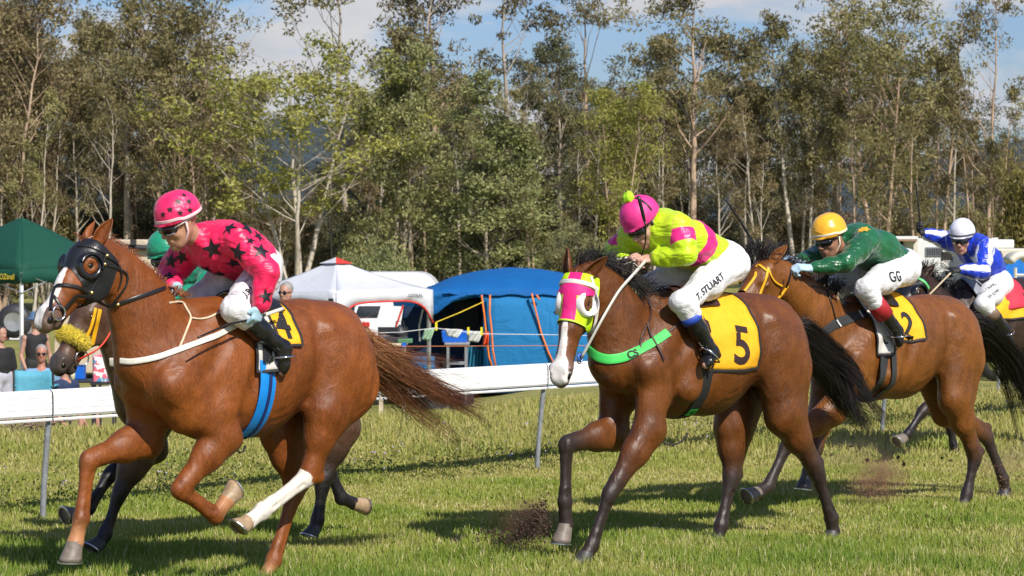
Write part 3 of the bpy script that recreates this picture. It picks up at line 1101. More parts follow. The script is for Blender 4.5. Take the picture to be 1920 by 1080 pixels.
def head_sdf(S, c, f, u, s=1.0, mouth=0, jaw=1.0):
    f = nrm(f); u = nrm(Vector(u) - f * Vector(u).dot(f)); l = u.cross(f)
    H = lambda a, b, d=0: Vector(c) + f * a * s + u * b * s + l * d * s
    C = lambda p, q_, ra, rb=None, k=.015, op='add': S.cone(p, q_, tuple(x * s for x in ra) if isinstance(ra, tuple) else ra * s, (tuple(x * s for x in rb) if isinstance(rb, tuple) else rb * s) if rb is not None else None, l, k * s, op)
    C(H(-.022, .045), H(.008, .042), (.074, .082), (.072, .078), .03)
    C(H(.022, .0), H(.030, -.045), (.062, .070), (.052, .056), .03)
    C(H(.040, -.070), H(.066, -.100), (.046 * jaw, .034), (.026 * jaw, .022), .025)
    for x in (1, -1):
        C(H(.0, -.035, .050 * x), H(.045, -.085, .030 * x), .026, .020, .025)
        C(H(.062, -.018, .034 * x), H(.050, -.030, .046 * x), .022, .020, .02)
        C(H(.076, .028, .014 * x), H(.066, .026, .046 * x), .014, .011, .012)
        C(H(.083, .004, .033 * x), H(.083, .004, .033 * x), .016, None, .010, 'sub')
        C(H(.069, .004, .033 * x), H(.069, .004, .033 * x), .0155, None, .004)
        C(H(.094, -.034, .011 * x), H(.094, -.034, .011 * x), .0095, None, .006)
        C(H(-.012, .012, .076 * x), H(-.006, -.022, .074 * x), (.008, .020), (.007, .013), .008)
    C(H(.082, .016), H(.106, -.026), (.009, .010), (.013, .012), .012)
    C(H(.080, -.060, .018), H(.080, -.060, -.018), .0125, None, .010)
    C(H(.086, -.058, 0), H(.086, -.058, 0), (.018, .0075), None, .006)
    C(H(.082, -.074, .012), H(.082, -.074, -.012), .0095, None, .008)
    C(H(.097, -.0665, .021), H(.097, -.0665, -.021), .0035 + .007 * mouth, None, .003, 'sub')
    return H, l, u, f

def person_body(J, root, skinm, h=.006, hands=(), thin=.78, mouth=0, legs=True, pad=.2, name='body', hs=1.0):
    pts = [Vector(p) for p in J.values() if isinstance(p, Vector) and p.length > 1.01 or isinstance(p, Vector)]
    keyp = [J[k] for k in J if k not in ('f', 'u', 'gl', 'gr')]
    lo = [min(p[i] for p in keyp) - pad for i in range(3)]; hi = [max(p[i] for p in keyp) + pad for i in range(3)]
    S = Sdf(lo, hi, h)
    ch = (J['sl'] + J['sr']) / 2
    n = (J['sl'] - J['sr']).normalized()
    nb = J['nb'] if 'nb' in J else ch + (J['hd'] - ch) * .3
    S.chain([(J['pv'], (.15 * thin, .12 * thin)), ((J['pv'] + ch) / 2, (.14 * thin, .10 * thin)), (ch, (.15 * thin, .11 * thin))], n, .04)
    S.cone(J['sl'], J['sr'], .055, k=.05)
    S.cone(ch, J['hd'] - nrm(J['u']) * .055 - nrm(J['f']) * .03, (.058, .060), (.052, .056), n, .03)
    for a in 'lr':
        S.chain([(J['s' + a], .046), (J['e' + a], .036)], k=.02).chain([(J['e' + a], .037), (J['e' + a].lerp(J['w' + a], .3), .036), (J['w' + a], (.027))], k=.02)
        if legs:
            S.chain([(J['h' + a], .085), (J['k' + a], .055)], k=.03).chain([(J['k' + a], .052), (J['a' + a], .035)], k=.02)
            S.chain([(J['a' + a], .035), (J['t' + a], .026)], k=.02)
    head_sdf(S, J['hd'], J['f'], J['u'], hs, mouth)
    for (a, f_, pn, side, cu) in hands:
        hand(S, J['w' + a], f_, pn, side, cu)
    V, F = S.mesh()
    o = obj(name, mesh_np(name, V, F), skinm, root)
    return V, F, o

class Rider:
    def __init__(s, fr, J, label, skinm, base=None, hands=(), mouth=0, h=.005, hs=1.08):
        s.hs = hs
        """J joints in the frame of the horse; the rider's own empty sits at the pelvis"""
        s.fr, s.J = fr, J
        s.off = Vector(J['pv']) - Vector((0, 0, .15))
        s.root = thing('person', label, 'jockey', fr.M @ s.off, fr.phi, 'jockeys riding in the race')
        s.V, s.F, s.body = person_body(J, s.root, skinm, h, hands, mouth=mouth, hs=hs)
        s.body.location = -s.off
        s.n = (J['sl'] - J['sr']).normalized()
    def add(s, name, S, m, attrs=None, parent=None):
        V, F = S.mesh()
        o = obj(name, mesh_np(name, V, F, attrs=attrs(V) if attrs else None), m, parent or s.root)
        if parent is None: o.location = -s.off
        return o, bvh(V, F)
    def box(s, keys, h, pad=.17):
        K = [s.J[k] for k in keys]
        return Sdf([min(p[i] for p in K) - pad for i in range(3)], [max(p[i] for p in K) + pad for i in range(3)], h)
    def silks(s, m, seed=1, puff=1.0, h=.0075, waist=None, wr=.012):
        J, n = s.J, s.n
        S = s.box(['pv', 'sl', 'sr', 'el', 'er', 'wl', 'wr'], h, .22)
        ch = (J['sl'] + J['sr']) / 2
        d = (ch - J['pv']); dn = d.normalized()
        bk = n.cross(dn)                       # towards the chest or the back
        if bk.z < 0: bk = -bk
        wst = J['pv'] + d * .16
        S.chain([(wst, (.150, .125)), (J['pv'] + d * .5 + bk * .02, (.165, .135)), (ch - dn * .06 + bk * .01, (.175, .135)), (ch + dn * .01, (.15, .105))], n, .05)
        S.cone(J['sl'] - n * .02, J['sr'] + n * .02, (.07, .078), k=.06)
        S.cone(ch + dn * .02, ch.lerp(J['hd'], .42), (.085, .075), (.068, .068), n, .035)
        for a in 'lr':
            p = J['s' + a]; e = J['e' + a]; w = J['w' + a]
            S.chain([(p, .078 * puff), (p.lerp(e, .5), .070 * puff), (e, .064 * puff)], k=.045)
            S.chain([(e, .064 * puff), (e.lerp(w, .45), .056 * puff), (e.lerp(w, .82), .043 * puff), (e.lerp(w, .90), .034)], k=.025)
            S.cone(e.lerp(w, .90), e.lerp(w, .94), .036, k=.008)
        S.wrinkle(wr, 17, seed=seed)
        S.cone(wst - dn * .01, wst + dn * .01, (.150, .124), None, n, .03)
        S.cut(wst - dn * .075, -dn, (wst - dn * .05, .22))
        def attrs(V):
            out = np.zeros((len(V), 3), np.float32); best = np.full(len(V), 9., np.float32)
            for k_, segs in ((0, [(J['pv'], ch, .13)]), (1, [(J['sl'], J['el'], .0), (J['el'], J['wl'], .0)]), (-1, [(J['sr'], J['er'], .0), (J['er'], J['wr'], .0)])):
                for i, (a, b, rr) in enumerate(segs):
                    a_, b_ = A3(a), A3(b); dd = ((b_ - a_) ** 2).sum()
                    t = np.clip(((V - a_) @ (b_ - a_)) / dd, -.5 if k_ == 0 else (.12 if i == 0 else 0), 1.6 if k_ == 0 else 1)
                    ds = np.linalg.norm(V - a_ - t[:, None] * (b_ - a_), axis=1) - rr
                    mk = ds < best
                    best[mk] = ds[mk]
                    out[mk, 0] = k_; out[mk, 1] = (t + (i if k_ else 0))[mk]
            out[:, 2] = (V - A3(ch)) @ A3(n)
            return {'ap': out}
        s.shirt, s.sbv = s.add('silks', S, m, attrs)
        s.ch, s.dn, s.bk = ch, dn, bk
        return s.shirt
    def breeches(s, m, seed=5, h=.0075, fat=1.0, wr=.006):
        J = s.J
        S = s.box(['pv', 'hl', 'hr', 'kl', 'kr', 'al', 'ar'], h, .2)
        ch = (J['sl'] + J['sr']) / 2; d = (ch - J['pv']).normalized()
        S.cone(J['pv'] - d * .02, J['pv'] + d * .10, (.155 * fat, .135 * fat), (.142, .118), s.n, .05)
        for a in 'lr':
            S.chain([(J['h' + a], .122 * fat), (J['h' + a].lerp(J['k' + a], .5), .100 * fat), (J['k' + a], .069)], k=.06)
            S.chain([(J['k' + a], .068), (J['k' + a].lerp(J['a' + a], .22), .062), (J['k' + a].lerp(J['a' + a], .36), .056)], k=.03)
        S.wrinkle(wr, 19, seed=seed)
        s.br, s.bbv = s.add('breeches', S, m)
        return s.br
    def boots(s, m=BOOT, cuff=None, cuffw=(.20, .34), h=.006, cm2=None):
        J = s.J
        for a in 'lr':
            k_, an, to = J['k' + a], J['a' + a], J['t' + a]
            S = Sdf([min(k_[i], an[i], to[i]) - .12 for i in range(3)], [max(k_[i], an[i], to[i]) + .12 for i in range(3)], h)
            ax = (an - k_).normalized()
            p = k_.lerp(an, .30)
            S.chain([(p, .061), (k_.lerp(an, .55), .058), (k_.lerp(an, .85), .043), (an, .042)], k=.02)
            fd = (to - an).normalized()
            S.chain([(an - fd * .005, .043), (an.lerp(to, .45), (.040, .036)), (an.lerp(to, .8), (.043, .030)), (to, (.034, .022))], s.n, .02)
            hl = an - fd * .028 + ax * .032
            S.cone(hl, hl + ax * .016, .030, .027, k=.015)
            S.cone(to.lerp(an, .05) + ax * .012, hl + ax * .024, (.036, .006), (.030, .006), s.n, .006)
            S.wrinkle(.003, 40, seed=3)
            S.cut(p + ax * .0, -ax)
            b, _ = s.add('boot', S, m)
            if cuff:
                mb = MB(); q0, q1 = k_.lerp(an, cuffw[0]), k_.lerp(an, cuffw[1])
                mb.tube([q0, q0.lerp(q1, .5), q1], [.0655, .0665, .0645], 20)
                mb.build('boot_cuff', cuff, b, smooth=True)
    def helmet(s, m, peakm=None, bandm=None, pom=None, r=1.0, peak=True, bandh=.036):
        J = s.J
        f = nrm(J['f']); u = nrm(J['u'] - f * J['u'].dot(f)); l = u.cross(f)
        r *= s.hs * .97
        c = J['hd'] + u * .055 * s.hs - f * .010
        S = Sdf([c[i] - .24 for i in range(3)], [c[i] + .24 for i in range(3)], .005)
        S.cone(c - f * .012 + u * .004, c + f * .012 + u * .004, (.108 * r, .114 * r), None, l, .03)
        S.wrinkle(.0022, 26, seed=8)
        S.cut(c - u * .026 - f * .0, -u - f * .05)
        if peak:
            S.cone(c + f * .095 - u * .012, c + f * .135 - u * .022, (.080, .008), (.050, .006), l, .012)
        o, bv = s.add('helmet', S, m)
        if bandm:
            mb = MB(); P, Nn = [], []
            for i in range(60):
                a = 2 * math.pi * i / 60
                d = f * math.cos(a) + l * math.sin(a)
                up = c - u * .012 - f * .004
                h_ = bv.ray_cast(up + d * .3 + u * (.012 if math.cos(a) > .4 else 0), -d)
                if h_[0] is None: continue
                P.append(h_[0]); Nn.append(d)
            ribbon(mb, smooth_pts(P, 2), Nn, .016, .003, .001, True)
            mb.build('helmet_band', bandm, o)
        if pom:
            S2 = Sdf([c[i] - .2 + u[i] * .12 for i in range(3)], [c[i] + .2 + u[i] * .12 for i in range(3)], .005)
            S2.cone(c + u * .135 * r, c + u * .135 * r, .034); S2.wrinkle(.008, 120, seed=4)
            V, F = S2.mesh(); obj('pompom', mesh_np('pompom', V, F), pom, o)
        s.hc_, s.hf, s.hu, s.hl, s.hbv, s.hel = c, f, u, l, bv, o
        # chin strap and padded ear piece
        mb = MB()
        k_ = s.hs; H = lambda a, b, d=0: J['hd'] + (f * a + u * b + l * d) * k_
        for x in (1, -1):
            mb.tube([H(.0, .03, .086 * x), H(.006, -.03, .083 * x), H(.03, -.085, .050 * x), H(.058, -.122, .0)], .0065, 6)
        mb.build('chin_strap', bandm if bandm else BLACKL, o, smooth=True)
        return o
    def goggles(s, strapm=GOGF, frame=None):
        J = s.J; f, u, l = s.hf, s.hu, s.hl
        k_ = s.hs; H = lambda a, b, d=0: J['hd'] + (f * a + u * b + l * d) * k_
        c = J['hd']
        S = Sdf([c[i] - .16 for i in range(3)], [c[i] + .16 for i in range(3)], .004)
        for x in (1, -1):
            S.cone(H(.084, .004, .020 * x), H(.064, .004, .054 * x), (.022, .030), (.020, .026), l, .012)
        S.cone(H(.094, .010, .012), H(.094, .010, -.012), .021, k=.01)
        o, _ = s.add('goggles', S, GOG)
        mb = MB()
        for x in (1, -1):
            mb.tube([H(.062, .012, .066 * x), H(.02, .022, .088 * x), H(-.04, .03, .088 * x), H(-.10, .035, .05 * x), H(-.118, .035, 0)], .009, 6, flat=.5)
        mb.build('goggle_strap', strapm, o, smooth=True)
        if frame:
            mb = MB()
            mb.tube([H(.075, -.012, .078), H(.092, -.018, .045), H(.104, -.010, .015), H(.106, .000, 0), H(.104, -.010, -.015), H(.092, -.018, -.045)], .0035, 6)
            mb.build('goggle_rim', frame, o, smooth=True)
    def glove(s, a, f_, pn, side, m, curl=(48, 62, 45)):
        w = s.J['w' + a]
        S = Sdf([w[i] - .17 for i in range(3)], [w[i] + .17 for i in range(3)], .004)
        hand(S, w, f_, pn, side, curl, .0022)
        S.cone(w - nrm(f_) * .035, w, .032, .029, k=.008)
        return s.add('glove', S, m)[0]
    def print_on(s, bv, host, V2F2, uv=None, c=None, n=None, up=None, m=TXT, name='print', off=.003, reach=.10, upv=(0, -1)):
        """flat print conforming to a garment; placed where the picture shows it"""
        if uv is not None:
            c, n = hit(bv, s.fr, *uv)
        if up is None:
            up = s.fr.P(uv[0] + upv[0] * 10, uv[1] + upv[1] * 10, c.y) - s.fr.P(uv[0], uv[1], c.y)
        mb = MB()
        decal(mb, bv, V2F2[0], V2F2[1], c, n, up, off, reach)
        return mb
def whip(fr, pts, label, r=.0045, grip=.30, gm=None, tip=None):
    """pts from the grip end to the tip, in the frame of the horse"""
    g = pts[0]
    base = fr.M @ Vector(g)
    root = thing('riding_whip', label, 'whip', base, fr.phi, 'whips held by the jockeys')
    P = resample([Vector(p) - Vector(g) for p in pts], .03)
    n = len(P); k = max(2, int(n * grip))
    MB().tube(P[:k], [.011] * (k - 1) + [.008], 8).build('grip', gm or BLACKL, root, smooth=True)
    MB().tube(P[k - 1:], [r * (1 - .35 * i / max(1, n - k)) for i in range(n - k + 1)], 6).build('shaft', tip or BLACKL, root, smooth=True)
    return root

def merge(host, mb, m):
    """add a printed pattern to the part it is printed on, as a second material of the same mesh"""
    me = host.data
    me.materials.append(m)
    k = len(me.materials) - 1
    b = bmesh.new(); b.from_mesh(me)
    vs = [b.verts.new(v) for v in mb.V]
    for f_ in mb.F:
        try:
            g = b.faces.new([vs[i] for i in f_]); g.material_index = k; g.smooth = True
        except ValueError:
            pass
    b.to_mesh(me); b.free()
# ============================================================ the setting
def sstep(a, b, x):
    t = np.clip((x - a) / (b - a), 0, 1)
    return t * t * (3 - 2 * t)
def gz(X, Y):
    X = np.asarray(X, float); Y = np.asarray(Y, float)
    left = sstep(2.0, -3.5, X)                     # the bank starts earlier on the left
    y0 = 29.0 - 6.0 * left
    d = np.maximum(Y - y0, 0)
    z = -np.minimum(d * .072, .55 + .45 * left) * sstep(0, 2.5, d)
    bump = .012 * np.sin(X * 1.7 + Y * .9) + .010 * np.sin(X * 3.1 - Y * 2.3 + 1) + .006 * np.sin(X * 7 + Y * 5)
    return z + bump * sstep(8, 12, Y) * sstep(60, 40, Y) - .02
def gzs(X, Y): return float(gz(X, Y))
def axis_pts(lo, hi, fine_lo, fine_hi, step, growth):
    a = list(np.arange(fine_lo, fine_hi + step, step))
    s = step; x = a[-1]
    while x < hi: s *= growth; x += s; a.append(x)
    s = step; x = a[0]; pre = []
    while x > lo: s *= growth; x -= s; pre.append(x)
    return np.array(pre[::-1] + a)
gx = axis_pts(-4000, 4000, -9, 9, .2, 1.25); gy = axis_pts(-60, 7000, 10, 48, .2, 1.22)
GX, GY = np.meshgrid(gx, gy, indexing='ij')
GV = np.stack([GX, GY, gz(GX, GY)], -1).reshape(-1, 3)
ii, jj = np.meshgrid(np.arange(len(gx) - 1), np.arange(len(gy) - 1), indexing='ij')
a_ = (ii * len(gy) + jj).ravel()
GF = np.stack([a_, a_ + len(gy), a_ + len(gy) + 1, a_ + 1], 1)
m = Mat('turf')
n1 = m.noise(.55, 6, .6, .5); n2 = m.noise(9, 5, .65); n3 = m.noise(70, 4, .7)
base = m.ramp(n1, [(.36, (.20, .23, .045)), (.50, (.31, .30, .085)), (.64, (.42, .37, .15))])
thatch = m.ramp(n3, [(.3, (.11, .10, .03)), (.5, (.28, .27, .075)), (.72, (.48, .43, .19))])
c = m.mix(.5, base, thatch)
c = m.mix(m.step(n2, .66, .05), c, (.20, .135, .080))
m.base(c); m.set(Roughness=.95, Specular_IOR_Level=.1)
m.bump(m.math('ADD', n3, n2), .8, .03)
tag(obj('ground', mesh_np('ground', GV, GF), m.m), 'grass racing track sloping down to the camp behind the rail', None, kind='structure')

# hills far behind the wood
def hill(name, Y, prof, m, depth):
    xs = np.linspace(-1, 1, 160); V = []; F = []
    rg = np.random.RandomState(int(Y))
    for j, t in enumerate(np.linspace(0, 1, 9)):
        for x in xs:
            u = 960 + x * 1500
            h = np.interp(u, [p[0] for p in prof], [p[1] for p in prof])
            z = (HOR - h) * Y / FOC + CAM_H
            z = z * math.sin(math.pi / 2 * t) ** .8 + 1.2 * math.sin(u * .05) * t + rg.uniform(-.8, .8) * t - 2
            V.append(((u - 960) * Y / FOC, Y - depth * (1 - t), z))
    n = len(xs)
    for j in range(8):
        for i in range(n - 1):
            a = j * n + i; F.append((a, a + 1, a + n + 1, a + n))
    return tag(obj(name, mesh_np(name, V, np.array(F)), m), None, None, kind='structure')
hm = simple('forest_hill', (.030, .045, .050), .95, var=.35, nscale=.08, bump=.6, bscale=.3, bdist=3)
hill('hills', 1500, [(-600, 330), (0, 300), (300, 262), (480, 232), (600, 222), (760, 260), (1000, 330), (1300, 350), (1600, 300), (1900, 262), (2400, 240)], hm, 500)

# ------------------------------------------------------------ trees
def tubes(items, n=5):
    Vs, Fs, k = [], [], 0
    for pts, rad in items:
        P = np.asarray(pts, float); r = np.asarray(rad, float)
        T = np.gradient(P, axis=0); T /= np.linalg.norm(T, axis=1, keepdims=True) + 1e-9
        ref = np.tile([.31, .9, .2], (len(P), 1))
        X = np.cross(T, ref); X /= np.linalg.norm(X, axis=1, keepdims=True) + 1e-9
        Y = np.cross(X, T)
        a = np.arange(n) * 2 * math.pi / n
        V = P[:, None] + (X[:, None] * np.cos(a)[None, :, None] + Y[:, None] * np.sin(a)[None, :, None]) * r[:, None, None]
        m_ = len(P)
        i = (np.arange(m_ - 1)[:, None] * n + np.arange(n)[None])
        j = (np.arange(m_ - 1)[:, None] * n + (np.arange(n)[None] + 1) % n)
        Fs.append(np.stack([i, j, j + n, i + n], -1).reshape(-1, 4) + k)
        Vs.append(V.reshape(-1, 3)); k += m_ * n
    return np.concatenate(Vs), np.concatenate(Fs)
def leaves(C, rg, L=.15, Wd=.045, droop=.5):
    n = len(C)
    ax = rg.normal(size=(n, 3)); ax[:, 2] -= droop * 1.6; ax /= np.linalg.norm(ax, axis=1, keepdims=True)
    b = np.cross(ax, rg.normal(size=(n, 3))); b /= np.linalg.norm(b, axis=1, keepdims=True) + 1e-9
    l = (L * rg.uniform(.6, 1.3, n))[:, None]; w = (Wd * rg.uniform(.6, 1.3, n))[:, None]
    V = np.stack([C - ax * l, C + b * w, C + ax * l, C - b * w], 1).reshape(-1, 3)
    return V, np.arange(n * 4).reshape(n, 4)
def grow(seed, H=13., W=5., stems=1, bf=.35, nb=26, up=(25, 60), clump=.42, per=26, r0=.19, lean=.05, env='round', leafL=.115, leafW=.036, droop=.5, twigs=3, spread=.4, fill=0):
    rg = np.random.RandomState(seed)
    items, tips = [], []
    for s in range(stems):
        az = rg.uniform(0, 6.28); ln = lean * rg.uniform(.5, 1.5) + (spread * .25 if stems > 1 else 0)
        h = H * (1 if s == 0 else rg.uniform(.72, .98))
        m_ = 14; t = np.linspace(0, 1, m_)
        wob = np.cumsum(rg.normal(size=(m_, 2)) * .05 * H / 13, axis=0)
        d = np.array([math.cos(az), math.sin(az)])
        P = np.zeros((m_, 3)); P[:, :2] = wob * (t[:, None]) * 1.6 + d * (ln * h * (t[:, None] ** .8)) + (rg.normal(size=2) * .12 if stems > 1 else 0)
        P[:, 2] = t * h
        rr = r0 * (h / H) * (1 - t * .93) ** .85 * (1 if stems == 1 else .8)
        rr[0] *= 1.25
        items.append((P, rr))
        for b in range(nb):
            tb = bf + (1 - bf) * ((b + rg.rand()) / nb) ** .9
            k = tb * (m_ - 1); i = min(int(k), m_ - 2); p0 = P[i] + (P[i + 1] - P[i]) * (k - i)
            q = (tb - bf) / (1 - bf)
            e = {'round': math.sin(math.pi * min(1, q * .82 + .16)) ** .7, 'cone': (1 - q) ** .7 + .12, 'top': .25 + .95 * math.sin(math.pi * min(1, q * .75 + .2)), 'flat': .55 + .5 * q}[env]
            L_ = W / 2 * e * rg.uniform(.5, 1.15)
            a = rg.uniform(0, 6.28); el = R(rg.uniform(*up))
            dd = np.array([math.cos(a) * math.cos(el), math.sin(a) * math.cos(el), math.sin(el)])
            mm = 6; tt = np.linspace(0, 1, mm)
            Q = p0 + dd * (tt * L_)[:, None] + np.cumsum(rg.normal(size=(mm, 3)) * .05 * L_, axis=0) * tt[:, None]
            Q[:, 2] += .12 * L_ * tt ** 2
            rb = max(.020, rr[i] * rg.uniform(.32, .52))
            items.append((Q, rb * (1 - tt * .85)))
            tips.append(Q[-1]); tips.append(Q[-2] * .5 + Q[-1] * .5)
            for _ in range(twigs):
                k2 = rg.uniform(.45, 1) * (mm - 1); i2 = min(int(k2), mm - 2); q0 = Q[i2] + (Q[i2 + 1] - Q[i2]) * (k2 - i2)
                d2 = dd + rg.normal(size=3) * .6; d2[2] += .15; d2 /= np.linalg.norm(d2)
                l2 = L_ * rg.uniform(.25, .5) + .15
                t2 = np.linspace(0, 1, 4)
                Q2 = q0 + d2 * (t2 * l2)[:, None]
                items.append((Q2, rb * .4 * (1 - t2 * .8)))
                tips.append(Q2[-1])
        tips.append(P[-1]); tips.append(P[-2])
        for _ in range(fill):
            k = rg.uniform(bf, 1) * (m_ - 1); i = min(int(k), m_ - 2)
            tips.append(P[i] + rg.normal(size=3) * W * .12)
    tips = np.array(tips)
    cs = rg.uniform(.45, 1.35, len(tips))
    cv = rg.rand(len(tips))
    n = (per * 1.25 * cs).astype(int) + 4
    idx = np.repeat(np.arange(len(tips)), n)
    g = rg.normal(size=(len(idx), 3)); g *= (rg.rand(len(idx)) ** .33 / (np.linalg.norm(g, axis=1) + 1e-9))[:, None]
    C = tips[idx] + g * (clump * cs[idx])[:, None] * np.array([1.15, 1.15, .8])
    LV, LF = leaves(C, rg, leafL, leafW, droop)
    lc = np.repeat(np.clip(cv[idx] * .7 + rg.rand(len(idx)) * .3, 0, 1), 4)
    TV, TF = tubes(items)
    return mesh_np('trunk', TV, TF), mesh_np('crown', LV, LF, smooth=False, attrs={'lc': lc})
def leaf_mat(name, a, b, c, trans=.28):
    m = Mat(name)
    oi = m.N('ShaderNodeObjectInfo')
    f_ = m.attr('lc')
    col = m.ramp(f_, [(.0, a), (.5, b), (1.0, c)])
    hs = m.N('ShaderNodeHueSaturation')
    m.L(m.math('MULTIPLY_ADD', oi.outputs['Random'], .035, .467), hs.inputs['Hue'])
    m.L(m.math('MULTIPLY_ADD', oi.outputs['Random'], .50, .88), hs.inputs['Value'])
    m.L(col, hs.inputs['Color'])
    m.base(hs.outputs[0]); m.set(Roughness=.55, Specular_IOR_Level=.35)
    tr = m.N('ShaderNodeBsdfTranslucent'); m.L(hs.outputs[0], tr.inputs[0])
    mx_ = m.N('ShaderNodeMixShader'); mx_.inputs[0].default_value = trans
    m.L(m.b.outputs[0], mx_.inputs[1]); m.L(tr.outputs[0], mx_.inputs[2]); m.L(mx_.outputs[0], m.o.inputs[0])
    return m.m
def bark_mat(name, a, b, c):
    m = Mat(name)
    n = m.noise(2.2, 5, .65, .4, stretch=(1, 1, .35)); n2 = m.noise(12, 4, .6, stretch=(1, 1, .25))
    m.base(m.mix(.4, m.ramp(n, [(.32, a), (.52, b), (.70, c)]), m.ramp(n2, [(.3, a), (.7, c)])))
    m.set(Roughness=.85, Specular_IOR_Level=.15); m.bump(n2, .5, .03)
    return m.m
L_OLIVE = leaf_mat('leaves_olive', (.095, .092, .038), (.185, .172, .066), (.275, .250, .100))
L_BROWN = leaf_mat('leaves_brown_olive', (.110, .092, .046), (.205, .172, .080), (.300, .250, .120))
L_GREEN = leaf_mat('leaves_fresh_green', (.105, .112, .026), (.215, .215, .045), (.330, .315, .080))
L_PALE = leaf_mat('leaves_pale_green', (.098, .110, .045), (.185, .198, .076), (.300, .305, .125))
L_DARK = leaf_mat('leaves_dark', (.050, .053, .028), (.098, .100, .045), (.160, .155, .070))
B_GREY = bark_mat('bark_grey', (.16, .13, .10), (.36, .30, .235), (.56, .48, .39))
B_WHITE = bark_mat('bark_white', (.22, .18, .14), (.48, .42, .34), (.68, .62, .53))
B_PINK = bark_mat('bark_pinkish', (.20, .13, .09), (.42, .30, .21), (.60, .47, .35))
PROTO = {
    'gum': [grow(11, W=5.2, nb=22, bf=.42, clump=.50, per=40, env='top', up=(30, 65)), grow(12, W=4.6, nb=24, bf=.38, clump=.46, per=40, stems=2, spread=.25, env='round', up=(30, 65)),
            grow(13, W=5.8, nb=20, bf=.46, clump=.52, per=42, env='top', up=(25, 60)), grow(14, W=4.2, nb=22, bf=.40, clump=.44, per=38, stems=2, spread=.15, env='round')],
    'sparse': [grow(21, W=5.0, nb=13, bf=.36, clump=.42, per=36, env='top', up=(30, 60), twigs=2, r0=.15), grow(22, W=4.2, nb=12, bf=.30, clump=.38, per=36, env='round', stems=2, spread=.2, up=(35, 65), twigs=2, r0=.14)],
    'dense': [grow(31, W=4.8, nb=26, bf=.24, clump=.46, per=27, stems=3, spread=.25, env='round', up=(40, 72), leafL=.105, leafW=.035, r0=.12), grow(32, W=4.4, nb=26, bf=.26, clump=.46, per=27, stems=4, spread=.25, env='round', up=(45, 75), leafL=.105, leafW=.035, r0=.11),
              grow(33, W=5.4, nb=26, bf=.28, clump=.48, per=27, stems=3, spread=.32, env='top', up=(40, 70), leafL=.105, leafW=.035, r0=.12)],
    'bright': [grow(41, H=11, W=6.0, nb=15, bf=.34, clump=.46, per=24, stems=4, spread=.65, env='top', up=(20, 55), leafL=.105, leafW=.05, droop=.1, r0=.17)],
    'bush': [grow(51, W=6.2, nb=44, bf=.06, clump=.52, per=34, stems=2, spread=.2, env='cone', up=(10, 45), leafL=.105, leafW=.05, droop=.1, r0=.14, fill=20), grow(52, W=5.6, nb=42, bf=.05, clump=.52, per=34, stems=2, spread=.2, env='cone', up=(10, 45), leafL=.105, leafW=.05, droop=.1, r0=.13, fill=20)],
    'scrub': [grow(61, H=5, W=5.0, nb=16, bf=.08, clump=.50, per=34, stems=5, spread=.9, env='round', up=(20, 60), leafL=.105, leafW=.045, r0=.06), grow(62, H=4.5, W=5.6, nb=16, bf=.08, clump=.52, per=30, stems=5, spread=1.1, env='round', up=(20, 65), leafL=.105, leafW=.045, r0=.06)],
}
_c = {}
def variant(kind, i, lm, bm):
    k = (kind, i, lm.name, bm.name)
    if k not in _c:
        t, c = PROTO[kind][i]
        t, c = t.copy(), c.copy()
        t.materials.append(bm); c.materials.append(lm)
        _c[k] = (t, c)
    return _c[k]
rt = random.Random(5)
def tree(kind, u, vtop, Y, label, lm, bm, i=None, wide=1.0, group=None, name='gum_tree', cat='tree', base=None, rot=None):
    X = (u - 960) * Y / FOC
    z0 = gzs(X, Y) - .1 if base is None else base
    H0 = {'bright': 11, 'scrub': 4.8}.get(kind, 13)
    Ht = (HOR - vtop) * Y / FOC + CAM_H - z0
    s = Ht / H0
    i = rt.randrange(len(PROTO[kind])) if i is None else i
    t, c = variant(kind, i, lm, bm)
    r = thing(name, label, cat, (X, Y, z0), rt.uniform(0, 6.28) if rot is None else rot, group)
    w = s * wide if kind == 'scrub' else wide * (s * .5 + .5)
    r.scale = (w, w, s)
    obj('trunk', t, None, r); obj('crown', c, None, r)
    return r
G1 = 'trees of the front row behind the camp'
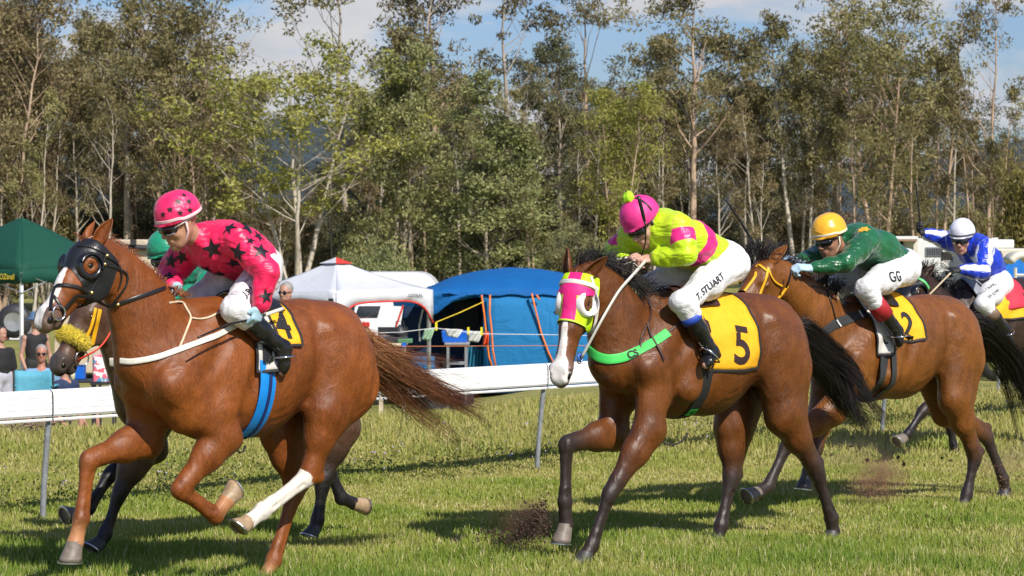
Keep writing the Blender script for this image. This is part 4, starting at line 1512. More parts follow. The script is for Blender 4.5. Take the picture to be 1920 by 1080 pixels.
FRONT = [
 ('dense', 8, -30, 98, 'tall brown-olive tree at the left edge of the photo, above the green canopy', L_BROWN, B_PINK, 0, 1.15),
 ('dense', 78, 20, 102, 'many-stemmed olive tree right of the leftmost tree, pinkish trunks behind the green canopy', L_BROWN, B_GREY, 1, .9),
 ('gum', 150, 60, 108, 'olive gum between the two tallest trees on the left, above the hooded horse head', L_OLIVE, B_GREY, 1, .9),
 ('gum', 235, 12, 101, 'tall rounded gum directly above the ears of the leading horse', L_OLIVE, B_GREY, 0, 1.05),
 ('dense', 318, -12, 99, 'tallest bushy tree directly above the pink cap', L_OLIVE, B_PINK, 2, 1.1),
 ('gum', 388, 30, 104, 'gum with ragged open top just left of the first gap of sky', L_BROWN, B_GREY, 3, .78),
 ('bright', 556, 138, 92, 'fresh green tree with forked white trunks behind the white canopy', L_GREEN, B_WHITE, 0, 1.15),
 ('sparse', 660, -60, 112, 'tall sparse gum whose top leaves hang against blue sky right of the big cloud', L_OLIVE, B_GREY, 0, 1.25),
 ('sparse', 735, -70, 110, 'tall sparse gum with crown out of the photo, behind the left pale green tree', L_OLIVE, B_GREY, 1, 1.3),
 ('gum', 830, -50, 114, 'tall dark gum rising between the two pale green bushy trees', L_OLIVE, B_PINK, 2, 1.1),
 ('sparse', 930, -30, 116, 'open crowned gum above the right pale green bushy tree', L_OLIVE, B_GREY, 0, 1.2),
 ('bush', 775, 95, 94, 'pale green bushy tree with grey branches, left one of the pair behind the camp', L_PALE, B_GREY, 0, .85),
 ('bush', 925, 148, 92, 'pale green cone shaped tree, right one of the pair, above the blue tent', L_PALE, B_GREY, 1, 1.0),
 ('gum', 1050, 92, 106, 'dark gum with slim grey trunks left of the tall sparse gum and lime jockey', L_DARK, B_GREY, 3, .95),
 ('sparse', 1118, -20, 108, 'tall sparse gum standing alone against cloud above the pompom', L_OLIVE, B_PINK, 0, .95),
 ('dense', 1160, 168, 94, 'yellow-green tree directly above the pink cap with pompom', L_GREEN, B_PINK, 0, .85),
 ('gum', 1215, 85, 104, 'grey-green gum right of the yellow-green tree', L_OLIVE, B_GREY, 1, .9),
 ('gum', 1300, 12, 96, 'tall leafy gum with straight trunk behind the lime jockey', L_OLIVE, B_PINK, 0, 1.1),
 ('gum', 1412, 78, 100, 'rounded green gum above the slanting whip', L_OLIVE, B_GREY, 1, .95),
 ('gum', 1505, 42, 97, 'pale trunked gum with small pointed top above the golden cap', L_OLIVE, B_WHITE, 3, .85),
 ('gum', 1575, 90, 103, 'low broad gum right of the pointed gum', L_GREEN, B_GREY, 2, .8),
 ('dense', 1655, -15, 96, 'tall broad gum with wide leafy crown above the green silks', L_OLIVE, B_PINK, 2, 1.15),
 ('sparse', 1762, -25, 99, 'slim sparse gum directly above the raised whip', L_OLIVE, B_PINK, 1, .8),
 ('sparse', 1850, 5, 95, 'slim spotted gum with clumped leaves above the blue jockey', L_OLIVE, B_PINK, 0, .8),
]
for k, u, vt, Y, lb, lm, bm, i, w in FRONT:
    tree(k, u, vt, Y, lb, lm, bm, i, w, G1)
LM = [(70, 'the green canopy'), (230, 'the hooded horse head'), (390, 'the pink starred cap'), (510, 'the back of the pink jockey'), (690, 'the white canopy'), (820, 'the white caravan'),
      (940, 'the doorway of the blue tent'), (1060, 'the right blue tent half'), (1160, 'the ears of number 5'), (1260, 'the pompom cap'), (1370, 'the back of the lime jockey'), (1490, 'the slanting whip'),
      (1600, 'the golden cap'), (1710, 'the back of the green jockey'), (1790, 'the raised whip'), (1860, 'the white cap'), (9999, 'the far right edge')]
_n = {}
def where(pre, u):
    lm_ = next(n for e, n in LM if u < e)
    k_ = (pre, lm_); _n[k_] = _n.get(k_, 0) + 1
    return '%s above %s, %s from left' % (pre, lm_, ('first', 'second', 'third', 'fourth', 'fifth', 'sixth', 'seventh')[_n[k_] - 1])
G2 = 'trees of the back row in the wood'
for k, u in enumerate(sorted(-60 + k * 68 + rt.uniform(-18, 18) for k in range(30))):
    vt = np.interp(u, [-60, 420, 470, 620, 680, 1000, 1040, 1200, 1500, 1750, 1800, 2000], [40, 90, 370, 300, 150, 150, 190, 170, 110, 120, 280, 300]) + rt.uniform(-15, 35)
    tree('dense' if k % 3 else 'gum', u, vt, rt.uniform(120, 140), where('dark tree deep in wood', u), L_DARK if k % 2 else L_BROWN, B_GREY, None, 1.1, G2)
G3 = 'scrub along the foot of the wood'
for k, u in enumerate(sorted(-40 + k * 60 + rt.uniform(-20, 20) for k in range(34))):
    vt = rt.uniform(385, 440) + (15 if 470 < u < 640 else 0) + (25 if u > 1780 else 0)
    tree('scrub', u, vt, rt.uniform(100, 116), where('low scrub bush', u), rt.choice([L_OLIVE, L_BROWN, L_DARK, L_DARK]), B_GREY, None, .9, G3, 'scrub_bush', 'bush')
G4 = 'slim trunked saplings at the foot of the wood'
for k, u in enumerate(sorted(-20 + k * 43 + rt.uniform(-22, 22) for k in range(46))):
    tree('sparse', u, rt.uniform(150, 290) if not 440 < u < 640 else rt.uniform(330, 400), rt.uniform(92, 104), where('slim pale trunked sapling', u), rt.choice([L_OLIVE, L_BROWN, L_OLIVE]), rt.choice([B_WHITE, B_PINK, B_WHITE]), None, .70, G4, 'sapling')
for u, vt, Y, lb in ((705, 500, 60, 'pale leafy shrub peeping over the right slope of the white canopy'), (1075, 470, 62, 'pale leafy shrub behind the ears of the horse numbered 5')):
    tree('scrub', u, vt, Y, lb, L_PALE, B_GREY, 0, .7, None, 'shrub', 'bush')
tree('scrub', 1935, 345, 60, 'bright green leafy shrub at the right edge of the photo', L_GREEN, B_GREY, 1, .5, None, 'shrub', 'bush')

# ------------------------------------------------------------ turf blades (uncountable)
def blades(n, Y0, Y1, hfun, seed, dens_pow=1.0, straw=.18, wd=.0035, xr=1.06):
    rg = np.random.RandomState(seed)
    y = Y0 + (Y1 - Y0) * rg.rand(n) ** dens_pow
    x = (rg.rand(n) - .5) * 2 * (960 / FOC * y * xr + .15)
    # tufts
    tx = np.round(x / .045 + rg.normal(size=n) * .22) * .045; ty = np.round(y / .045 + rg.normal(size=n) * .22) * .045
    mk = rg.rand(n) < .55
    x = np.where(mk, tx + rg.normal(size=n) * .010, x); y = np.where(mk, ty + rg.normal(size=n) * .010, y)
    z = gz(x, y) - .004
    lf = np.sin(x * 1.3 + y * 2.1) + np.sin(x * 2.9 - y * 1.7 + 2) + np.sin(x * .7 + y * 5.3 + 1) * .8 + np.sin(x * 5.1 + y * 3.7) * .5
    h = hfun(x, y, rg) * (1 + .22 * lf / 2)
    bare = (np.sin(x * 4.3 + y * 2.7 + 1) + np.sin(x * 2.1 - y * 4.9) + np.sin(x * 9.1 + y * 7.7) * .6) > 1.75
    h = np.where(bare & (rg.rand(n) < .75), h * .25, h)
    dry = rg.rand(n) < straw * (1 - .5 * np.tanh(lf))
    flat = rg.rand(n) < .18
    h = np.where(flat, h * .8, h)
    a = rg.uniform(0, 6.28, n)
    lean = np.where(flat, rg.uniform(.9, 1.3, n), rg.normal(size=n) * .28 + .30)
    d = np.stack([np.cos(a) * np.sin(lean), np.sin(a) * np.sin(lean), np.cos(lean)], 1)
    d2 = np.stack([np.cos(a) * np.sin(lean * 1.9), np.sin(a) * np.sin(lean * 1.9), np.cos(np.minimum(lean * 1.9, 1.7))], 1)
    b = rg.uniform(-.8, .8, n)
    s = np.stack([np.cos(b), np.sin(b), np.zeros(n)], 1) * (wd * rg.uniform(.6, 1.4, n) * np.clip(y / 14, 1, 2))[:, None]
    p = np.stack([x, y, z], 1)
    m1 = p + d * (h * .55)[:, None]; tp = m1 + d2 * (h * .45)[:, None]
    V = np.stack([p - s, p + s, m1 + s * .75, m1 - s * .75, tp + s * .12, tp - s * .12], 1).reshape(-1, 3)
    o = np.arange(n)[:, None] * 6
    F = np.concatenate([o + np.array([[0, 1, 2, 3]]), o + np.array([[3, 2, 4, 5]])])
    g = np.clip(.5 + .13 * lf + rg.normal(size=n) * .15 - .075 * (y - 15.6), 0, 1) * .8
    g = np.where(dry, .85 + rg.rand(n) * .15, g)
    return V, F, np.repeat(g, 6)
m = Mat('grass_blade')
g_ = m.attr('gc')
m.base(m.ramp(g_, [(.0, (.37, .345, .100)), (.30, (.285, .320, .060)), (.55, (.20, .275, .036)), (.80, (.12, .20, .022)), (.84, (.50, .42, .19)), (1.0, (.66, .57, .32))]))
m.set(Roughness=.5, Specular_IOR_Level=.3)
tr = m.N('ShaderNodeBsdfTranslucent'); m.L(m.b.inputs['Base Color'].links[0].from_socket, tr.inputs[0])
mx_ = m.N('ShaderNodeMixShader'); mx_.inputs[0].default_value = .22
m.L(m.b.outputs[0], mx_.inputs[1]); m.L(tr.outputs[0], mx_.inputs[2]); m.L(mx_.outputs[0], m.o.inputs[0])
GM = m.m
V, F, g = blades(400000, 12.4, 21.5, lambda x, y, r: (.034 + .036 * sstep(17.5, 13.4, y)) * r.uniform(.5, 1.5, len(x)), 1, 1.1, straw=.09)
tag(obj('grass', mesh_np('grass', V, F, attrs={'gc': g}), GM), 'short mown grass of the racing track', None, kind='stuff')
V, F, g = blades(150000, 20.5, 33, lambda x, y, r: (.035 + .05 * sstep(20, 23, y)) * r.uniform(.5, 1.7, len(x)), 2, 1.0, straw=.14, wd=.0045)
tag(obj('rough_grass', mesh_np('rough_grass', V, F, attrs={'gc': np.clip(g * .9, 0, 1)}), GM), 'longer rough grass beyond the rail', None, kind='stuff')
# low leafy weeds along the rail
rg = np.random.RandomState(8)
RA = np.array([-3.25, 16.6]); RD = np.array([3.46, 3.6]) / np.linalg.norm([3.46, 3.6]); RN = np.array([RD[1], -RD[0]])
n = 1500
s_ = rg.uniform(-4, 16, n); o_ = rg.gamma(1.5, .9, n) * -1.0 - .0
cx = RA[0] + RD[0] * s_ + RN[0] * o_; cy = RA[1] + RD[1] * s_ + RN[1] * o_
k = 20
C = np.stack([np.repeat(cx, k), np.repeat(cy, k), np.zeros(n * k)], 1); C[:, :2] += rg.normal(size=(n * k, 2)) * .06
C[:, 2] = gz(C[:, 0], C[:, 1]) + rg.rand(n * k) ** 1.3 * np.repeat(rg.uniform(.04, .17, n), k)
LV, LF = leaves(C, rg, .016, .008, -.3)
tag(obj('weeds', mesh_np('weeds', LV, LF, False, {'lc': np.repeat(rg.rand(n * k), 4)}), leaf_mat('weed_leaves', (.06, .09, .02), (.12, .16, .03), (.20, .24, .05))), 'low leafy weeds along the rail', None, kind='stuff')
C2 = np.stack([np.repeat(cx[::16], 3), np.repeat(cy[::16], 3), np.zeros(len(cx[::16]) * 3)], 1); C2[:, :2] += rg.normal(size=(len(C2), 2)) * .1
C2[:, 2] = gz(C2[:, 0], C2[:, 1]) + rg.uniform(.06, .14, len(C2))
LV, LF = leaves(np.repeat(C2, 2, 0) + rg.normal(size=(len(C2) * 2, 3)) * .006, rg, .010, .008, 0)
tag(obj('small_flowers', mesh_np('small_flowers', LV, LF, False), simple('flower_lilac', (.42, .36, .55), .7)), 'small lilac flowers in the weeds', None, kind='stuff')

# ------------------------------------------------------------ running rail
WPL = simple('white_plastic', (.82, .82, .81), .42, var=.05, nscale=3, bump=.08, bscale=20)
GALV = simple('galvanised', (.30, .32, .34), .5, .3, var=.25, nscale=20)
rail = thing('running_rail', 'white ridged plastic running rail on grey posts along the track', 'rail', (RA[0], RA[1], 0))
prof = [(.055, .885), (.09, .884), (.112, .872), (.120, .852), (.120, .835), (.1145, .831), (.121, .827), (.121, .795), (.1155, .791), (.122, .787), (.122, .755), (.1165, .751), (.122, .747), (.120, .715), (.108, .702), (.08, .698), (.03, .698), (.02, .71), (.02, .86), (.03, .88)]
def sweep(prof, s0, s1, seg):
    V, F = [], []
    xs = np.arange(s0, s1 + .01, seg)
    for s in xs:
        for o, z in prof:
            p = RD * s + RN * o
            V.append((p[0], p[1], z))
    n = len(prof)
    for i in range(len(xs) - 1):
        for k in range(n):
            F.append((i * n + k, i * n + (k + 1) % n, (i + 1) * n + (k + 1) % n, (i + 1) * n + k))
    return MB().add(V, F)
for s0 in range(-15, 70, 5):
    sweep(prof, s0 + .006, s0 + 4.994, 4.988).build('rail_section', WPL, rail)
    sweep([(.095, .690), (.118, .690), (.122, .682), (.118, .672), (.095, .672)], s0 + .006, s0 + 4.994, 4.988).build('lower_lip', WPL, rail)
for s0 in range(-15, 70, 5):
    b = RD * s0; z = gzs(RA[0] + b[0], RA[1] + b[1])
    P_ = [Vector((b[0] + RN[0] * o, b[1] + RN[1] * o, zz)) for o, zz in ((-.005, z - .05), (0, z + .12), (.012, z + .25), (.05, z + .55), (.075, .72))]
    MB().tube(smooth_pts(resample(P_, .08), 2), .021, 10).build('post', GALV, rail, smooth=True)
# ============================================================ camp behind the rail
def cloth(name, c, rough=.75, trans=.15, var=.05, bs=1.6, bstr=.4):
    m = Mat(name)
    n = m.noise(2.5, 4, .6)
    col = m.ramp(n, [(.3, tuple(x * (1 - var) for x in lin(c)[:3])), (.7, tuple(min(1, x * (1 + var)) for x in lin(c)[:3]))])
    m.base(col); m.set(Roughness=rough, Specular_IOR_Level=.3)
    a = m.noise(bs, 3, .5, 2.0)
    m.bump(m.math('ABSOLUTE', m.math('SUBTRACT', a, .5)), bstr, .06)
    if trans:
        tr = m.N('ShaderNodeBsdfTranslucent'); m.L(col, tr.inputs[0])
        x = m.N('ShaderNodeMixShader'); x.inputs[0].default_value = trans
        m.L(m.b.outputs[0], x.inputs[1]); m.L(tr.outputs[0], x.inputs[2]); m.L(x.outputs[0], m.o.inputs[0])
    return m.m
METAL = simple('pole_metal', (.45, .46, .47), .4, .7)
DARKM = simple('dark_metal', (.03, .03, .033), .5)
def pt(u, v, Y): return at(u, v, Y)
def canopy(name, label, apex, corners, mat, trim, polem, val=.26, arch=.0, ground=None, sag=.10):
    """pop-up canopy: apex and four eave corners in world space"""
    apex = Vector(apex); K = [Vector(c) for c in corners]
    cen = sum(K, Vector()) / 4
    g0 = gzs(cen.x, cen.y) if ground is None else ground
    root = thing(name, label, 'canopy', (cen.x, cen.y, g0))
    o = Vector((cen.x, cen.y, g0))
    mb = MB()
    for i in range(4):
        a, b = K[i], K[(i + 1) % 4]
        G = []
        for r in range(9):
            t = r / 8
            row = []
            for k in range(13):
                s = k / 12
                e = a.lerp(b, s)
                p = apex.lerp(e, t)
                p.z -= sag * math.sin(math.pi * t) * (1 + .5 * math.sin(math.pi * s))
                row.append(p - o)
            G.append(row)
        mb.slab(G, .01)
    rf = mb.build('roof', mat, root, smooth=True)
    for i in range(4):
        a, b = K[i], K[(i + 1) % 4]
        G = [[], [], []]; bot = []
        out = ((a + b) / 2 - cen); out.z = 0; out.normalize()
        for k in range(31):
            s = k / 30
            e = a.lerp(b, s) + out * .012
            d = val + arch * (abs(2 * s - 1) ** 5)
            w = out * (.02 * math.sin(s * 23 + i) * (1 if arch == 0 else .6))
            G[0].append(e - o); G[1].append(e - Vector((0, 0, d * .5)) + w * .5 - o); G[2].append(e - Vector((0, 0, d)) + w - o); bot.append(e - Vector((0, 0, d)) + w - o)
        v_ = MB().slab(G, .006).build('valance', mat, root, smooth=True)
        if trim: MB().tube(bot, .016, 5).build('piping', trim, v_, smooth=True)
    for c in K:
        q = c + (cen - c).normalized() * .06
        MB().box((q.x - o.x, q.y - o.y, (c.z - .02 - g0) / 2), (.05, .05, c.z - .02 - g0), R(45)).build('leg', polem, root, bevel=.004)
        MB().box((q.x - o.x, q.y - o.y, .02), (.14, .14, .03)).build('foot_plate', METAL, root)
    for i in (range(4) if arch == 0 else (2,)):
        a, b = K[i] - o, K[(i + 1) % 4] - o
        m_ = a.lerp(b, .5)
        fr_ = MB(); dz = Vector((0, 0, -.06)); dl = Vector((0, 0, -.40))
        fr_.tube([a + dz, m_ + dl, b + dz], .011, 4); fr_.tube([a + dl, m_ + dz, b + dl], .011, 4)
        fr_.build('truss', METAL, root)
    return root, o
WHT = cloth('canopy_white', (.62, .64, .68), trans=.12)
GRNC = cloth('canopy_green', (.008, .070, .045), trans=.10)
REDP = simple('red_piping', (.62, .04, .03), .6)
ap = pt(630, 486, 40); Yn, Yf, Yr = 38.4, 41.6, 40.0
kn, kr_, kb, kl_ = pt(630, 549, Yn), pt(811, 543, Yr), pt(630, 540, Yf), pt(449, 549, Yr)
wc, wo = canopy('canopy', 'white pop-up canopy with red corner vents between pink jockey and blue tent', ap, [kn, kr_, kb, kl_], WHT, REDP, METAL, .17, .38, sag=.04)
# roof vent cap, white on the left face and red on the right
for (c1, m_, nm) in ((kr_, REDP, 'vent_flap'), (kl_, WHT, 'vent_flap')):
    p0 = ap + Vector((0, 0, .035)); p1 = ap.lerp(c1, .17) + Vector((0, 0, .02)); p2 = ap.lerp(kn, .17) + Vector((0, 0, .025))
    MB().slab([[p0 - wo, p0 - wo], [p2 - wo, p1 - wo]], .008).build(nm, m_, wc)
mb = MB()
c_ = pt(950, 549, 32.5)
TV, TF = text2d('OZTRAIL', .085, 0, .001)
d_ = (kr_ - kn).normalized()
cc_ = kn.lerp(kr_, .80) + (Vector((d_.y, -d_.x, 0))) * .045 - Vector((0, 0, .09))
mb.add([cc_ - wo + d_ * x + Vector((0, 0, 1)) * y for x, y in TV], TF); mb.build('lettering', TXT if 'TXT' in globals() else DARKM, wc)
mb = MB(); cc_ = kn.lerp(kl_, .03) + Vector((-.03, -.03, -.20))
d_ = (kn - kl_).normalized()
for (a, b, w_, h_) in ((0, .06, .12, .10), (0, -.03, .07, .05), (-.05, -.09, .05, .03), (.05, -.09, .05, .03), (0, -.12, .12, .02)):
    q = cc_ - wo + d_ * a + Vector((0, -.03, b)); mb.box(q, (w_, .004, h_), math.atan2(d_.y, d_.x))
mb.build('emblem', DARKM, wc)

ga = pt(40, 407, 42)
gn, gr_, gb_, gl_ = pt(40, 505, 40.4), pt(212, 500, 42), pt(40, 492, 44), pt(-135, 503, 42)
gc, go = canopy('canopy', 'dark green pop-up canopy on a white leg at the left edge', ga, [gn, gr_, gb_, gl_], GRNC, None, WPL, .24, 0, sag=-.06)
mb = MB(); d_ = (gn - gl_).normalized(); q = gn.lerp(gl_, .14) + Vector((0, -.05, -.13)) - go
TV, TF = text2d('OZtrail', .13, 0, .003)
mb.add([q + d_ * x + Vector((0, -.03, y)) for x, y in TV], TF); mb.build('lettering', simple('logo_yellow', (.75, .55, .02), .5), gc)
mb = MB(); q2 = gn.lerp(gl_, .27) + Vector((0, -.09, -.13)) - go
mb.prism([q2 + d_ * x + Vector((0, 0, y)) for x, y in ((0, .06), (.06, 0), (0, -.06), (-.06, 0))], (0, -.004, 0)); mb.build('emblem', simple('logo_gold', (.85, .45, .02), .5), gc)

# ------------------------------------------------------------ blue tent
TB = cloth('tent_blue', (.004, .115, .36), trans=.10, bs=2.2)
TB2 = cloth('tent_wall_blue', (.015, .19, .45), trans=.12, bs=1.3, bstr=.8)
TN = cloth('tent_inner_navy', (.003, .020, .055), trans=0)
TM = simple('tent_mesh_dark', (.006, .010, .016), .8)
ORG = simple('orange_trim', (.85, .20, .02), .6)
Yt = 41.5
cx0 = pt(975, 600, Yt + 1.6); tz = gzs(cx0.x, Yt)
tent = thing('tent', 'large blue family tent with orange seams and open doorway', 'tent', (cx0.x, Yt + 1.5, tz))
to = Vector((cx0.x, Yt + 1.5, tz))
G = []
for r in range(15):
    t = r / 14
    row = []
    for k in range(25):
        s = k / 24
        u = 799 + (1172 - 799) * s
        vt = np.interp(u, [799, 850, 900, 955, 1010, 1070, 1130, 1172], [541, 519, 508, 502, 505, 515, 530, 545])
        z = pt(u, vt, Yt + 1.5).z; ze = pt(u, np.interp(u, [799, 830, 1172], [543, 552, 556]), Yt).z
        a = math.sin(math.pi * t) ** .75
        p = Vector((pt(u, 500, Yt + 1.5).x, Yt - .05 + 3.1 * t, ze + (z - ze) * a - .02 * math.sin(s * 40) * (1 - a)))
        row.append(p - to)
    G.append(row)
MB().slab(G, .01).build('roof', TB, tent, smooth=True)
def wall(name, m, pts, th=.02, par=None, curve=0, o=None):
    o = to if o is None else o
    n = len(pts[0]); G = [[p - o for p in r] for r in pts]
    return MB().slab(G, th).build(name, m, par or tent, smooth=True)
def vwall(name, m, u0, u1, v0, v1, Y, rows=8, cols=10, bulge=0, slant=0, par=None, o=None):
    return wall(name, m, [[pt(u0 + (u1 - u0) * k / cols + slant * (r / rows), v0 + (v1 - v0) * r / rows, Y - bulge * math.sin(math.pi * r / rows) * math.sin(math.pi * (k + .5) / (cols + 1))) for k in range(cols + 1)] for r in range(rows + 1)], par=par, o=o)
vb = 455 + (1.9 - tz) * 4500 / Yt
vwall('front_wall', TB2, 906, 1150, 552, vb, Yt, bulge=.12)
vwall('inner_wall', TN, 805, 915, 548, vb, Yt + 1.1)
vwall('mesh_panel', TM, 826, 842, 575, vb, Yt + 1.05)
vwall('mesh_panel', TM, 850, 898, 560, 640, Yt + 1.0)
vwall('side_wall', TB2, 1150, 1170, 552, vb, Yt + .4)
MB().slab([[pt(800, vb, Yt) - to, pt(800, vb - 60, Yt + 3) - to], [pt(1160, vb, Yt) - to, pt(1160, vb - 60, Yt + 3) - to]], .02).build('groundsheet', TN, tent)
# awning flap arching over the doorway
G = []
for k in range(17):
    s = k / 16; u = 801 + 106 * s
    vt = 546 + 6 * s; vb2 = np.interp(u, [801, 820, 835, 850, 875, 907], [596, 588, 575, 565, 560, 556])
    G.append([pt(u, vt + (vb2 - vt) * j / 4, Yt - .02 - .06 * math.sin(j * 1.2 + s * 9)) - to for j in range(5)])
MB().slab(G, .012).build('awning_flap', TB, tent, smooth=True)
for pts_ in ([(903, 553), (908, 590), (912, 630), (917, 670), (924, 690)], [(919, 553), (918, 585), (922, 620), (924, 655), (930, 690)], [(997, 550), (1005, 585), (1015, 625), (1028, 660), (1042, 690)], [(1006, 553), (1012, 562)]):
    MB().tube([pt(u, v, Yt - .14) - to for u, v in pts_], .034, 6, flat=.5).build('orange_seam', ORG, tent, smooth=True)
CUR = cloth('curtain_teal', (.02, .16, .25), trans=0, bs=6)
G = [[pt(868 + 52 * s_ + (12 * (1 - r / 6)) * (1 - s_), 648 + (vb - 648) * r / 6, Yt + .2 + .06 * math.sin(s_ * 40)) - to for s_ in np.linspace(0, 1, 25)] for r in range(7)]
MB().slab(G, .01).build('door_curtain', CUR, tent, smooth=True)
# side annex of dark netting with its pole, under the white canopy
an = thing('tent_annex', 'dark blue netted annex of the tent standing under the white canopy', 'tent', (pt(770, 600, 37).x, 42, tz))
ao = Vector(an.location)
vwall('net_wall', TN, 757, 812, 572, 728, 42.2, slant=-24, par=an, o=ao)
vwall('blue_hem', TB2, 716, 815, 668, 728, 42.0, par=an, o=ao)
MB().slab([[pt(735 + 75 * s, 556, 41.8) - ao for s in (0, .5, 1)], [pt(738 + 75 * s, 574 + 2 * s, 41.9) - ao for s in (0, .5, 1)]], .02).build('roof_flap', TB, an)
MB().tube([pt(756, 572, 41.9) - ao, pt(740, 620, 41.9) - ao, pt(735, 650, 41.9) - ao], .02, 6).build('pole', REDP, an)
MB().tube([pt(793, 580, 41.9) - ao, pt(786, 610, 41.9) - ao, pt(787, 640, 41.9) - ao], .018, 6).build('tie_strap', METAL, an)

# ------------------------------------------------------------ white four-wheel drive under the canopy
def car(name, label, x0, Y, zg, L_, Hh, body, glass, prof, windows, wheels, lights=(), cat='car', Wd=1.85):
    """side profile facing the camera, extruded away from it"""
    root = thing(name, label, cat, (x0 + L_ / 2, Y + Wd / 2, zg))
    o = Vector(root.location)
    mb = MB(); V = []; n = len(prof)
    for y, ins in ((0, .06), (.07, 0), (Wd - .07, 0), (Wd, .06)):
        for (a, b) in prof:
            V.append(Vector((x0 + L_ * a, Y + y + (.16 * max(0, b - .55) * (1 if y < 1 else -1)), zg + Hh * b - (ins * (b > .3)) * .6)) - o)
    F = [tuple(range(n))[::-1], tuple(range(3 * n, 4 * n))] + [(r * n + i, r * n + (i + 1) % n, (r + 1) * n + (i + 1) % n, (r + 1) * n + i) for r in range(3) for i in range(n)]
    b = mb.add(V, F).build('body', body, root, smooth=False, bevel=.03)
    for w in windows:
        w_ = MB().prism([Vector((x0 + L_ * a, Y - .006 + .16 * max(0, b - .55), zg + Hh * b)) - o for a, b in w], (0, .03, 0)).build('window', glass, root)
    for (a, r) in wheels:
        for yy in (0, Wd - .22):
            wl = MB().lathe([(r * .62, 0), (r, .01), (r + .0, .20), (r * .62, .22)], Vector((x0 + L_ * a, Y + yy, zg + r)) - o, (0, 1, 0), 28).build('wheel', DARKM, root, smooth=True)
            MB().lathe([(.001, .03), (r * .30, .0), (r * .60, .02), (r * .64, .05)], Vector((x0 + L_ * a, Y + yy - .005, zg + r)) - o, (0, 1, 0), 20).build('rim', METAL, wl, smooth=True)
    for (a, b, w_, h_, m_) in lights:
        MB().box(Vector((x0 + L_ * a, Y - .01, zg + Hh * b)) - o, (w_, .06, h_)).build('tail_light', m_, root, bevel=.01)
    return root, o
CARW = simple('car_white', (.76, .77, .78), .25, var=.03, spec=.6)
GLS = simple('tinted_glass', (.025, .032, .04), .08, spec=.7)
TLR = simple('lamp_red', (.55, .02, .02), .3)
xg_ = pt(640, 600, 44).x; zg_ = gzs(0, 44)
SUVP = [(0.0, .22), (0.005, .50), (.03, .62), (.05, .93), (.09, .985), (.30, 1.0), (.55, .985), (.66, .93), (.78, .62), (.97, .52), (1.0, .44), (1.0, .20)]
car('parked_car', 'white four-wheel drive wagon parked between the white canopy and the blue tent', xg_, 44, zg_, 4.8, pt(0, 563, 44).z - zg_, CARW, GLS, SUVP,
    [[(.050, .795), (.066, .93), (.150, .93), (.138, .795)], [(.238, .785), (.245, .93), (.345, .93), (.345, .785)], [(.40, .785), (.40, .93), (.56, .92), (.64, .785)]], [(.19, .38), (.80, .38)], [(.085, .71, .22, .09, TLR)])
# caravan roof behind it
cv = thing('caravan', 'white round cornered caravan behind the white canopy', 'caravan', (pt(715, 500, 47).x, 50, gzs(0, 50)))
co_ = Vector(cv.location)
pr = []
x0_, x1_ = pt(640, 500, 50).x, pt(812, 500, 50).x
zt_ = pt(700, 511, 50).z
for cxx, sg in ((x0_ + .5, -1), (x1_ - .35, 1)):
    for k in range(7):
        a = R(180 - 90 * k / 6) if sg < 0 else R(90 - 90 * k / 6)
        pr.append(Vector((cxx + .45 * math.cos(a), 50, zt_ - .45 + .45 * math.sin(a))) - co_)
pr += [Vector((x1_ + .1, 50, co_.z + .45)) - co_, Vector((x0_ + .05, 50, co_.z + .45)) - co_]
MB().prism(pr, (0, 2.2, 0)).build('body', CARW, cv, bevel=.04)
MB().box(Vector(((x0_ + x1_) / 2 - .3, 49.97, zt_ - .9)) - co_, (.9, .04, .5)).build('window', GLS, cv, bevel=.02)
for dx in (-.5, .5): MB().lathe([(.2, 0), (.33, .01), (.33, .2), (.2, .22)], Vector(((x0_ + x1_) / 2 + dx * .9, 50, co_.z + .33)) - co_, (0, 1, 0), 20).build('wheel', DARKM, cv, smooth=True)

# ------------------------------------------------------------ camp kitchen
def table(label, u0, u1, vt, Y, top, legm, depth=.55, name='camp_table', h=None, legs=True):
    a, b = pt(u0, vt, Y), pt(u1, vt, Y); zg = gzs((a.x + b.x) / 2, Y)
    root = thing(name, label, 'table', ((a.x + b.x) / 2, Y + depth / 2, zg)); o = Vector(root.location)
    w = b.x - a.x
    MB().box(Vector(((a.x + b.x) / 2, Y + depth / 2, a.z - .015)) - o, (w, depth, .035)).build('table_top', top, root, bevel=.006)
    for sx in (a.x + .05, b.x - .05):
        for sy in (.05, depth - .05):
            MB().box(Vector((sx, Y + sy, (a.z - .03 + zg) / 2)) - o, (.035, .035, a.z - .03 - zg)).build('leg', legm, root)
    for sy in (.05, depth - .05):
        MB().box(Vector(((a.x + b.x) / 2, Y + sy, a.z - .30)) - o, (w - .1, .02, .025)).build('stretcher', legm, root)
    return root, a.z
ALU = simple('pale_timber', (.62, .52, .36), .6)
BLUP = simple('blue_plastic', (.01, .12, .55), .4)
t1, z1 = table('pale folding table carrying the camp stove behind the chestnut tail', 706, 762, 644, 33.2, ALU, ALU)
for x_ in (.03, .5):
    q = Vector((x_ * (pt(762, 644, 33.2).x - pt(706, 644, 33.2).x), 0, 0))
xs0, xs1 = pt(706, 644, 33.2).x, pt(762, 644, 33.2).x
for xx in (xs0 + .12, xs1 - .03):
    MB().box(Vector((xx, 33.19, z1 - .02)) - Vector(t1.location), (.06, .03, .06)).build('corner_joint', BLUP, t1)
stv = thing('camp_stove', 'black two-burner camp stove with kettle on the pale folding table', 'stove', ((xs0 + xs1) / 2, 33.45, z1 + .003))
MB().box((0, 0, .045), (.42, .3, .07)).build('burner_box', DARKM, stv, bevel=.01)
MB().box((0, .16, .13), (.42, .02, .16), 0, .2).build('lid', DARKM, stv)
